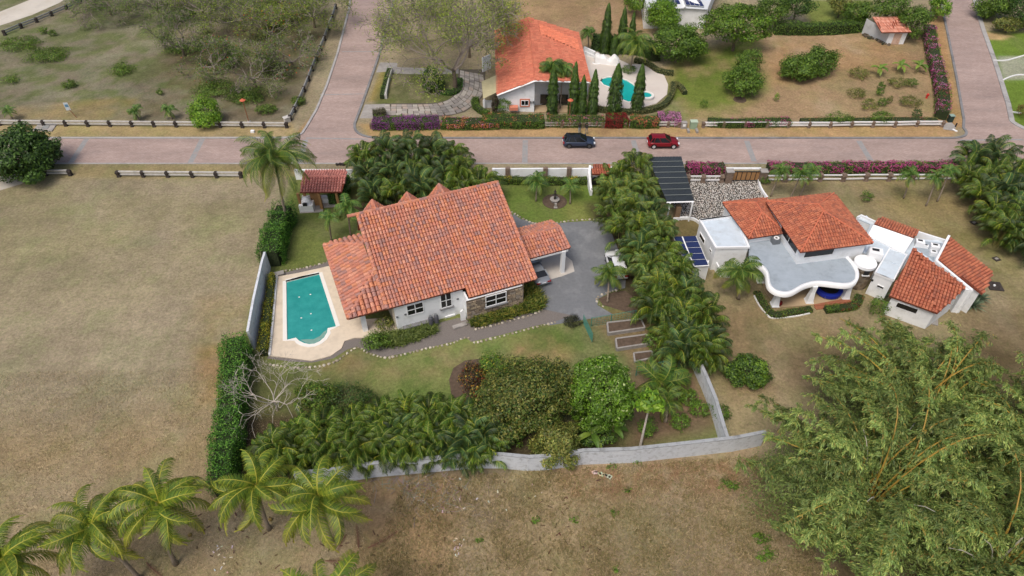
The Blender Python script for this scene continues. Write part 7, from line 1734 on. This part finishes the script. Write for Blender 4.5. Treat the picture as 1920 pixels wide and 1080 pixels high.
# columnar trees
def column_tree(label, base, top_y, r, group='columnar trees by the patio', lean=0):
    NSEED[0] += 1; rg = np.random.RandomState(NSEED[0]); b = P(*base); lo_, hi_ = 0, 25
    for _ in range(30):
        m_ = (lo_ + hi_) / 2
        if proj(b.x, b.y, m_)[1] > top_y: lo_ = m_
        else: hi_ = m_
    h_ = lo_; r *= 1.0; n = 2600; z = rg.rand(n) ** .9; rad = r * np.minimum(1, (1.04 - z) * 2.2) ** .6 * (1 - .25 * z) * (.65 + .45 * rg.rand(n)) * (1 + .16 * np.sin(z * 34 + 3 * np.sin(z * 11) + rg.rand() * 6)); a = rg.rand(n) * 6.283
    p = np.stack([rad * np.cos(a), rad * np.sin(a), z * h_], 1); out = np.stack([np.cos(a), np.sin(a), 0 * a], 1)
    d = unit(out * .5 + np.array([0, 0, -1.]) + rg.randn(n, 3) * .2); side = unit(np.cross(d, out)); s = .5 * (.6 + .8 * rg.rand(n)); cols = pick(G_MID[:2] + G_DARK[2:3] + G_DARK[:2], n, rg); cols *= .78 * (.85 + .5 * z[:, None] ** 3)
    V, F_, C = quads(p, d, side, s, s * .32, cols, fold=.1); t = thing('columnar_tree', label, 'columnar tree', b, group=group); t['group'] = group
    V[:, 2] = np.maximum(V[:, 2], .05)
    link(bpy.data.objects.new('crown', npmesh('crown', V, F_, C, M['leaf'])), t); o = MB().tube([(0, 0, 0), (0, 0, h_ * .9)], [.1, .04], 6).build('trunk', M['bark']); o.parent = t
for base, ty, r, l in (((1035, 213), 124, .75, 'columnar tree left one in front of the orange roof'), ((1074, 212), 118, .75, 'columnar tree second from the left in front of the orange roof'), ((1090, 214), 143, .6, 'shorter columnar tree, third in the row by the orange roof'), ((1110, 213), 132, .7, 'columnar tree at the left edge of the white patio'),
        ((1150, 212), 121, 1.05, 'widest columnar tree, in front of the kidney pool'), ((1193, 210), 121, .85, 'columnar tree between the kidney pool and the round tub'), ((1133, 100), 8, .85, 'tallest columnar tree behind the sheeted furniture'), ((1163, 98), 15, .8, 'columnar tree behind, left of the patio coconut palm'), ((1181, 92), 24, .6, 'slim columnar tree directly behind the patio coconut palm'), ((1150, 104), 66, .6, 'short columnar tree between the two tall rear ones')):
    column_tree(l, base, ty, r)
hedge('hedge_row', 'dark dense shrubs behind the patio between the tall columnar trees', [(1110, 92), (1140, 96), (1175, 98), (1215, 104), (1228, 116)], 2.0, 2.6, 5200, .24, G_DARK)
bush('dark_bush', 'dark rounded bush at the foot of the big leaning acacia', 'bush', 812, 148, 1.9, (1.9, 1.7, 1.9), 2600, .22, G_DARK, clumps=24)
hedge('ground_ivy', 'low green ivy round the trunk of the big acacia', [(820, 172), (840, 176), (856, 172), (860, 150)], 1.4, .5, 1500, .15, IVY, cat='ground cover')
bush('green_bush', 'green bush against the white gable beside the canopy', 'bush', 942, 198, 1.1, (1.5, 1.1, 1.2), 1500, .2, G_MID, trunk=False)
bush('dark_bush', 'dark trunk and bush at the left corner of the white gable', 'bush', 928, 196, 1.6, (.5, .5, 1.6), 600, .18, [S(70, 60, 48), S(84, 76, 56)], clumps=14)

# ---- branching trees (sparse acacias, bare tree)
minr = [.036]
def grow(mb, p, d, L_, r, depth, rg, tips, spread=.55, upb=.1, sides=5, wob=.22, ratio=.72):
    n = 3; pts = [p]; q = Vector(p); dd = Vector(d)
    for i in range(n):
        dd = (dd + Vector(rg.randn(3) * wob) + Vector((0, 0, upb))).normalized(); q = q + dd * (L_ / n); pts.append(q.copy())
        if depth <= 2: tips.append(tuple(q))
    r_ = max(r, minr[0]); mb.tube(pts, [r_, r_ * .9, r_ * .8, r_ * .72], max(3, sides), cap=False)
    if depth == 0: tips.append(tuple(q)); return
    for k in range(3 if rg.rand() < .6 else 2):
        a = unit(rg.randn(1, 3))[0]; nd = (dd + Vector(a) * spread * (1 + .5 * rg.rand())).normalized()
        grow(mb, q.copy() if k else pts[-1].copy(), nd, L_ * ratio * (.8 + .4 * rg.rand()), r * .6, depth - 1, rg, tips, spread, upb, sides - 1, wob, ratio)
def sparse_tree(label, base, h_, sp, nleaf, pal, depth=5, limbs_=4, name='acacia_tree', barkm=None, leaf=.14, lean=(0, 0), r0=.22, accents=None, flat=1., twig_r=None, leafspread=.5, upb=.06):
    NSEED[0] += 1; rg = np.random.RandomState(NSEED[0]); b = P(*base); t = thing(name, label, 'tree', b); mb = MB(); tips = []
    th0 = h_ * .3; top = Vector((b.x + lean[0] * .4, b.y + lean[1] * .4, th0)); mb.tube([b, b.lerp(top, .5) + Vector((.1, 0, 0)), top], [r0 * 1.2, r0, r0 * .9], 7)
    o = mb.build('trunk', barkm or M['bark'], t); mb2 = MB()
    for i in range(limbs_):
        a = 2 * math.pi * i / limbs_ + rg.rand() * .8; d = Vector((math.cos(a) * sp + lean[0] * .25, math.sin(a) * sp + lean[1] * .25, .75)).normalized()
        grow(mb2, top.copy(), d, h_ * .42, r0 * .55, depth, rg, tips, .62, upb)
    if flat != 1.:
        pass
    mb2.build('branches', barkm or M['twig'], t)
    if nleaf:
        nleaf = int(nleaf * 1.8); leaf *= 1.15; T = np.array(tips); i = rg.randint(0, len(T), nleaf); c = T[i] + rg.randn(nleaf, 3) * leafspread * np.array([1, 1, .5]); nrm = unit(rg.randn(nleaf, 3) * .5 + np.array([0, 0, 1.])); d = unit(np.cross(nrm, rg.randn(nleaf, 3))); side = np.cross(nrm, d); s = leaf * (.6 + .8 * rg.rand(nleaf))
        tint = (.75 + .5 * fbm(T[:, 0], T[:, 1], 1.5, 3, 2))[i][:, None]; cols = pick(pal, nleaf, rg) * tint
        if accents: m = rg.rand(nleaf) < accents[1]; cols[m] = pick(accents[0], m.sum(), rg)
        V, F_, C = quads(c, d, side, s, s * .6, cols); V[:, 2] = np.maximum(V[:, 2], .05); link(bpy.data.objects.new('foliage', npmesh('foliage', V - np.array(b), F_, C, M['leaf'])), t)
    return t
ACA = [S(130, 150, 58), S(152, 168, 64), S(112, 132, 54), S(100, 120, 54)]; ACD = [S(92, 118, 50), S(112, 136, 58), S(78, 104, 46), S(120, 128, 70)]
FLM = ([S(196, 92, 56)], .03)
sparse_tree('large spreading acacia with grey twigs over the flagstone drive', (853, 168), 10.5, 1.5, 7000, ACA, depth=6, limbs_=6, r0=.32, leaf=.2, leafspread=.7)
sparse_tree('light crowned acacia leaning over the orange roof and the bare field', (880, 108), 8.5, 1.1, 3600, ACA[:2], depth=4, limbs_=5, r0=.2, leaf=.2, leafspread=.6)
sparse_tree('acacia at the top of the side road, right of the road', (790, 60), 8.5, 1.3, 4200, ACA, depth=4, limbs_=6, r0=.22, leaf=.2, leafspread=.7)
for k, (bx, by, h_, n, pal, l) in enumerate(((208, 28, 6.5, 3200, ACD, 'gnarled dark trunked tree at the top edge left of the scrubby lot'), (345, 105, 5., 2600, ACD, 'grey twiggy thorn tree left of the centre of the scrubby lot'), (455, 60, 6.5, 3600, ACA, 'pale green sparse tree at the top centre of the scrubby lot'),
        (515, 85, 5.5, 3000, ACA, 'sparse tree with dark forked trunk near the side road fence'), (480, 165, 5., 2300, ACD, 'low grey branched tree near the side road, right part of the lot'), (590, 52, 6.5, 4200, ACA, 'yellow green sparse tree on the left verge of the side road'),
        (405, 140, 4.5, 2600, ACD, 'low thorn tree in the middle of the scrubby lot'), (535, 20, 6.5, 4200, ACA, 'yellow green sparse tree at the top edge near the side road'), (300, 30, 5.5, 2600, ACD, 'twiggy tree at the top edge in the scrubby lot'), (550, 130, 4.2, 1800, ACD, 'orange flecked twiggy tree beside the mossy rail fence'), (385, 40, 6, 3200, ACA, 'sparse green tree at the top middle of the lot'))):
    sparse_tree(l, (bx, by), h_, 1.6, n, pal, depth=5, limbs_=6, r0=.2, leaf=.2, accents=FLM if k in (3, 9, 6) else None, leafspread=.6, upb=.02)
minr[0] = .012
sparse_tree('bare white branched tree without leaves between the pool and the thicket', (520, 770), 4.6, 1.7, 0, ACA, depth=4, limbs_=10, barkm=M['palebark'], name='bare_tree', r0=.085, upb=.0)
# undergrowth of the scrubby lot
for k, (x, y, rx, n, l) in enumerate(((88, 102, 3.6, 2400, 'long low green thicket in the left part of the dry lot'), (35, 82, 3.4, 1800, 'green scrub at the left edge of the dry lot'), (130, 158, 1.1, 450, 'small green bush alone in the dry lot'), (228, 130, 2.2, 1000, 'green scrub at the foot of the grey thorn tree'), (20, 150, 1.6, 350, 'thin twiggy scrub near the left edge of the lot'),
        (400, 165, 3.2, 1900, 'green undergrowth below the thorn trees, left part'), (460, 178, 3.2, 1900, 'green undergrowth below the thorn trees, right part'), (500, 205, 1.5, 700, 'green bush by the fence near the lamp'), (340, 90, 2.8, 1000, 'sparse undergrowth round the thorn tree'), (430, 100, 3.4, 1500, 'undergrowth under the pale green tree'), (560, 190, 1.2, 500, 'green weeds growing in the mossy rail fence'),
        (300, 172, .6, 120, 'tiny dark weed in the open part of the dry lot'), (80, 58, .9, 250, 'small green bush near the track fence, left'), (98, 62, .8, 200, 'small green bush near the track fence, right'), (520, 45, 2.6, 1100, 'shaded undergrowth at the top right of the lot'))):
    bush('scrub', l, 'bush', x, y, .5, (rx * 1.1, rx * .9, .8), int(n * 1.7), .21, G_OLIVE[:2] + G_MID + G_MID, trunk=False, clumps=30, tight=.3, shell=.2)

# ---- bamboo
def bamboo(label, base, nc, spread, h_, seed, nleaf=36000, bias=(0, 0), nstar=5):
    rg = np.random.RandomState(seed); b = P(*base); t = thing('bamboo_clump', label, 'bamboo', b); B = np.array(b); cen_ = []
    cols_ = [S(166, 136, 52), S(150, 128, 56), S(136, 128, 62), S(176, 150, 66)]
    leafP = []; leafD = []; tone = []
    for i in range(nc):
        a = rg.rand() * 6.283; s = spread * (.25 + .85 * rg.rand() ** .6); r0 = .2 + 1.1 * rg.rand(); p0 = B + np.array([r0 * math.cos(a), r0 * math.sin(a), 0])
        out = np.array([math.cos(a) + bias[0], math.sin(a) + bias[1], 0.]); H_ = h_ * (.7 + .4 * rg.rand()) * (1 - .25 * s / spread)
        star = i < nstar
        if star: aa = rg.uniform(.2, 1.5); out = np.array([math.cos(aa), math.sin(aa), 0.]); s = spread * rg.uniform(.7, 1.25); H_ = h_ * rg.uniform(1.0, 1.2); tt = np.linspace(0, 1, 10)
        pts = np.stack([p0[0] + out[0] * s * tt ** 1.9, p0[1] + out[1] * s * tt ** 1.9, H_ * np.sin(tt * (1.5 + .55 * s / spread))], 1); pts[:, 2] = np.maximum(pts[:, 2], .2)
        dead = rg.rand() < .06
        if i < 46 or dead:
            c = S(176, 172, 158) if dead else S(158, 128, 58) if star else cols_[rg.randint(0, 4)]; kk = 1.05
            MB().tube([tuple(p) for p in pts[:(10 if not dead else 8)]], list(kk * np.linspace(.085, .026, 10 if not dead else 8)), 5, c).build('culm', M['culm'], t)
        if dead: continue
        m = nleaf // nc // (2 if star else 1); u = .3 + .7 * rg.rand(m) ** .75; q = np.stack([np.interp(u, tt, pts[:, k]) for k in range(3)], 1)
        nt_ = 30; ti = rg.randint(0, nt_, m); ta = rg.rand(nt_) * 6.28; tl = (.3 + .75 * rg.rand(nt_)); tu = .38 + .62 * rg.rand(nt_) ** .6; qb = np.stack([np.interp(tu[ti], tt, pts[:, k]) for k in range(3)], 1)
        f = rg.rand(m); tw = np.stack([np.cos(ta[ti]), np.sin(ta[ti]), .15 * np.ones(m)], 1) * (tl[ti] * f)[:, None]; tw[:, 2] -= (tl[ti] * f) ** 2 * .38
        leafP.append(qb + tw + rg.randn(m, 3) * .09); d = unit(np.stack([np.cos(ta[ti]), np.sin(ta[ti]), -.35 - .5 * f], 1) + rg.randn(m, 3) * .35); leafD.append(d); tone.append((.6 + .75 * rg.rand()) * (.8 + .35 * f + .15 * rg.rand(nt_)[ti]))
    Pn = np.concatenate(leafP); D = np.concatenate(leafD); tn_ = np.concatenate(tone); n = len(Pn)
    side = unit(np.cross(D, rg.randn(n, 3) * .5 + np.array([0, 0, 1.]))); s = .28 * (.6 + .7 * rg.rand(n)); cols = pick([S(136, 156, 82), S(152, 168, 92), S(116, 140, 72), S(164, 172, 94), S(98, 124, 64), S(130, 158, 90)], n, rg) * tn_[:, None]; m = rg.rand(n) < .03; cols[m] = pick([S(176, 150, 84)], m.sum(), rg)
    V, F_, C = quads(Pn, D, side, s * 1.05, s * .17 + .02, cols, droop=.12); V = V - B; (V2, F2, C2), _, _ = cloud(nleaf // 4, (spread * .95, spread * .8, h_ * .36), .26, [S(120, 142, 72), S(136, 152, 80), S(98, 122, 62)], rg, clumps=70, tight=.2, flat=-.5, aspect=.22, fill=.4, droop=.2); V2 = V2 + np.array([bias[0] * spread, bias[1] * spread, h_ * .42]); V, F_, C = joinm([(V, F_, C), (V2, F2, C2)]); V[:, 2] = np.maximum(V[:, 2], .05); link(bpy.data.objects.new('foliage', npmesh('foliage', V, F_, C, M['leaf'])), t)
M['culm'] = mat('bamboo_culm', attr=True, rough=.5)
bamboo('large feathery bamboo clump with the dark open centre, lower right', (1605, 985), 110, 8.2, 9.5, 1, 150000, bias=(-.12, .12))
bamboo('bamboo clump behind the first one, towards the villa, with yellow culms leaning right', (1690, 822), 80, 7.2, 8.5, 2, 110000, bias=(-.05, .25))
bamboo('bamboo clump at the right photo edge', (1885, 905), 80, 7, 9, 3, 80000)
bamboo('bamboo clump filling the lower right corner', (1830, 1120), 80, 7, 9.5, 4, 80000)

# ---- loose litter and weeds on the fields
def litter(name, label, pts, col, size=(.5, .12, .08), cat='litter', m=None):
    b = MB(); rs = random.Random(len(pts)); 
    for x, y in pts: q = P(x, y); b.box(q + Vector((0, 0, size[2] / 2)), (size[0] * rs.uniform(.5, 1.3), size[1] * rs.uniform(.6, 1.4), size[2]), rs.uniform(0, 3), tuple(c * rs.uniform(.8, 1.2) for c in S(*col)))
    return tag(b.build(name, M['coloured']), label, cat, kind='stuff')
rs = random.Random(8)
litter('pale_litter', 'scattered white husk pieces on the rough field below the wall', [(760 + rs.random() * 270, 890 + rs.random() * 70) for _ in range(26)] + [(400 + rs.random() * 40, 1015 + rs.random() * 60) for _ in range(12)] + [(850 + rs.random() * 20, 1010 + rs.random() * 40) for _ in range(14)], (196, 190, 180), (.2, .08, .05))
litter('dark_litter', 'scattered dark sticks and husks on the near field', [(640 + rs.random() * 500, 900 + rs.random() * 170) for _ in range(60)] + [(340 + rs.random() * 320, 960 + rs.random() * 110) for _ in range(40)], (84, 64, 50), (.35, .07, .05))
litter('brush_pile', 'grey cut twigs spread on the field under the wall', [(820 + rs.gauss(0, 40), 925 + rs.gauss(0, 22)) for _ in range(150)] + [(740 + rs.gauss(0, 30), 905 + rs.gauss(0, 8)) for _ in range(40)], (140, 130, 122), (.9, .035, .04))
litter('rubble_line', 'short line of pale rubble at the foot of the boundary wall', [(1110 + k * 2.6 + rs.random() * 3, 884 + k * .8 + rs.random() * 2) for k in range(14)], (196, 186, 170), (.3, .2, .14))
DEADF = npmesh('dead_frond', *frond_geo(3., .12, .25, .55, 24, S(120, 84, 66), [S(128, 92, 74), S(112, 80, 66), S(140, 104, 84)], np.random.RandomState(4), .06, side_bend=.12, hang=.1, sweep=.95), M['leaf'])
for k, (x, y, rz, s, l) in enumerate(((672, 1028, 1.7, .7, 'brown fallen palm frond lying upright in the photo, right of the near palms'), (690, 1028, .45, .95, 'brown fallen palm frond pointing right towards the rough field'), (610, 1052, -.1, .85, 'brown fallen palm frond nearest the bottom edge'), (650, 1002, -2.0, .55, 'dark shrivelled frond under the right near palm'), (275, 1055, -.7, .8, 'brown fallen frond at the foot of the second palm'))):
    o = bpy.data.objects.new('fallen_frond', DEADF); link(o); q = P(x, y); o.location = (q.x, q.y, .06); o.rotation_euler = (0, 0, rz); o.scale = (s, s, s * .6); tag(o, l, 'palm frond', 'fallen palm fronds')
for k, (x, y) in enumerate(((508, 975), (324, 1047), (357, 1004), (247, 1037))):
    tag(MB().lathe(P(x, y), [(.05, 0), (.16, .06), (.17, .16), (.06, .26)], 8).build('coconut', M['nuts']), ('fallen dark coconut under the palm at the hedge end', 'fallen coconut at the foot of the third palm', 'fallen coconut right of the third palm', 'fallen coconut between the second and third palm')[k], 'coconut')
def blades(name, label, px, n, ln, pal, wd=.02, seed=0, dens=None):
    rg = np.random.RandomState(seed); poly = np.array([tuple(P(x, y)[:2]) for x, y in px]); lo_ = poly.min(0); hi_ = poly.max(0)
    X = lo_[0] + rg.rand(n * 4) * (hi_[0] - lo_[0]); Y = lo_[1] + rg.rand(n * 4) * (hi_[1] - lo_[1]); ins = np.zeros(len(X), bool); j = len(poly) - 1
    for i in range(len(poly)):
        xi, yi = poly[i]; xj, yj = poly[j]; ins ^= ((yi > Y) != (yj > Y)) & (X < (xj - xi) * (Y - yi) / ((yj - yi) or 1e-9) + xi); j = i
    d = fbm(X, Y, 1.6, seed + 3, 3); keep = ins & (rg.rand(len(X)) < np.clip((d - .3) * 2, .3, 1)); X = X[keep][:n]; Y = Y[keep][:n]; n = len(X)
    b = np.stack([X, Y, 0 * X], 1); di = unit(np.concatenate([rg.randn(n, 2) * .8, np.ones((n, 1))], 1)); l = ln * (.5 + rg.rand(n)); sd_ = unit(np.cross(di, rg.randn(n, 3))) * wd; e = b + di * l[:, None]
    V = np.stack([b - sd_, b + sd_, e + sd_ * .3, e - sd_ * .3], 1).reshape(-1, 3); C = np.repeat(pick(pal, n, rg, .2), 4, 0)
    o = bpy.data.objects.new(name, npmesh(name, V, np.arange(4 * n).reshape(-1, 4), C, M['leaf'])); COL.objects.link(o); tag(o, label, 'grass', kind='stuff')
DRYG = [S(182, 162, 122), S(160, 144, 104), S(146, 136, 92), S(196, 176, 138), S(130, 130, 80)]
blades('rough_grass', 'rough dry grass with green weeds on the field below the wall', [(760, 900), (1420, 855), (1560, 1090), (660, 1110)], 42000, .26, DRYG, .022, 1)
blades('dry_grass_tufts', 'short dry grass on the near part of the left field', [(-60, 700), (430, 690), (700, 920), (680, 1110), (-60, 1110)], 36000, .13, [S(182, 166, 132), S(166, 148, 114), S(150, 138, 98), S(198, 180, 148)], .02, 2)
rs = random.Random(21)
for k, (x, y, l) in enumerate(((1078, 975, 'small green weed in the rough field, upper middle'), (1005, 975, 'small green weed left of the upper middle one'), (897, 1012, 'weed with a yellow leaf in the rough field'), (1176, 920, 'pale weed near the wall in the rough field'), (1148, 875, 'leafy weed at the wall foot, left one'), (1195, 866, 'leafy weed at the wall foot, right one'), (1152, 960, 'yellow green weed in the middle of the rough field'), (1155, 1068, 'small weed at the bottom of the rough field'), (1430, 1010, 'dark straggly weed patch left of the bamboo'), (1440, 1040, 'lower straggly weed patch left of the bamboo'), (1370, 910, 'green creeping weeds between wall corner and bamboo'))):
    bush('weed', l, 'weed', x, y, .12, (.45, .4, .22) if k < 8 else (1.1, .6, .35), 90 if k < 8 else 500, .14, G_BRIGHT[:3] + G_MID, trunk=False, clumps=8, shell=.2)
print('objects', len(bpy.data.objects), 'tris', sum(sum(len(p.vertices) - 2 for p in m.polygons) for m in bpy.data.meshes if len(m.polygons) < 2000) + sum(len(m.polygons) * 2 for m in bpy.data.meshes if len(m.polygons) >= 2000))
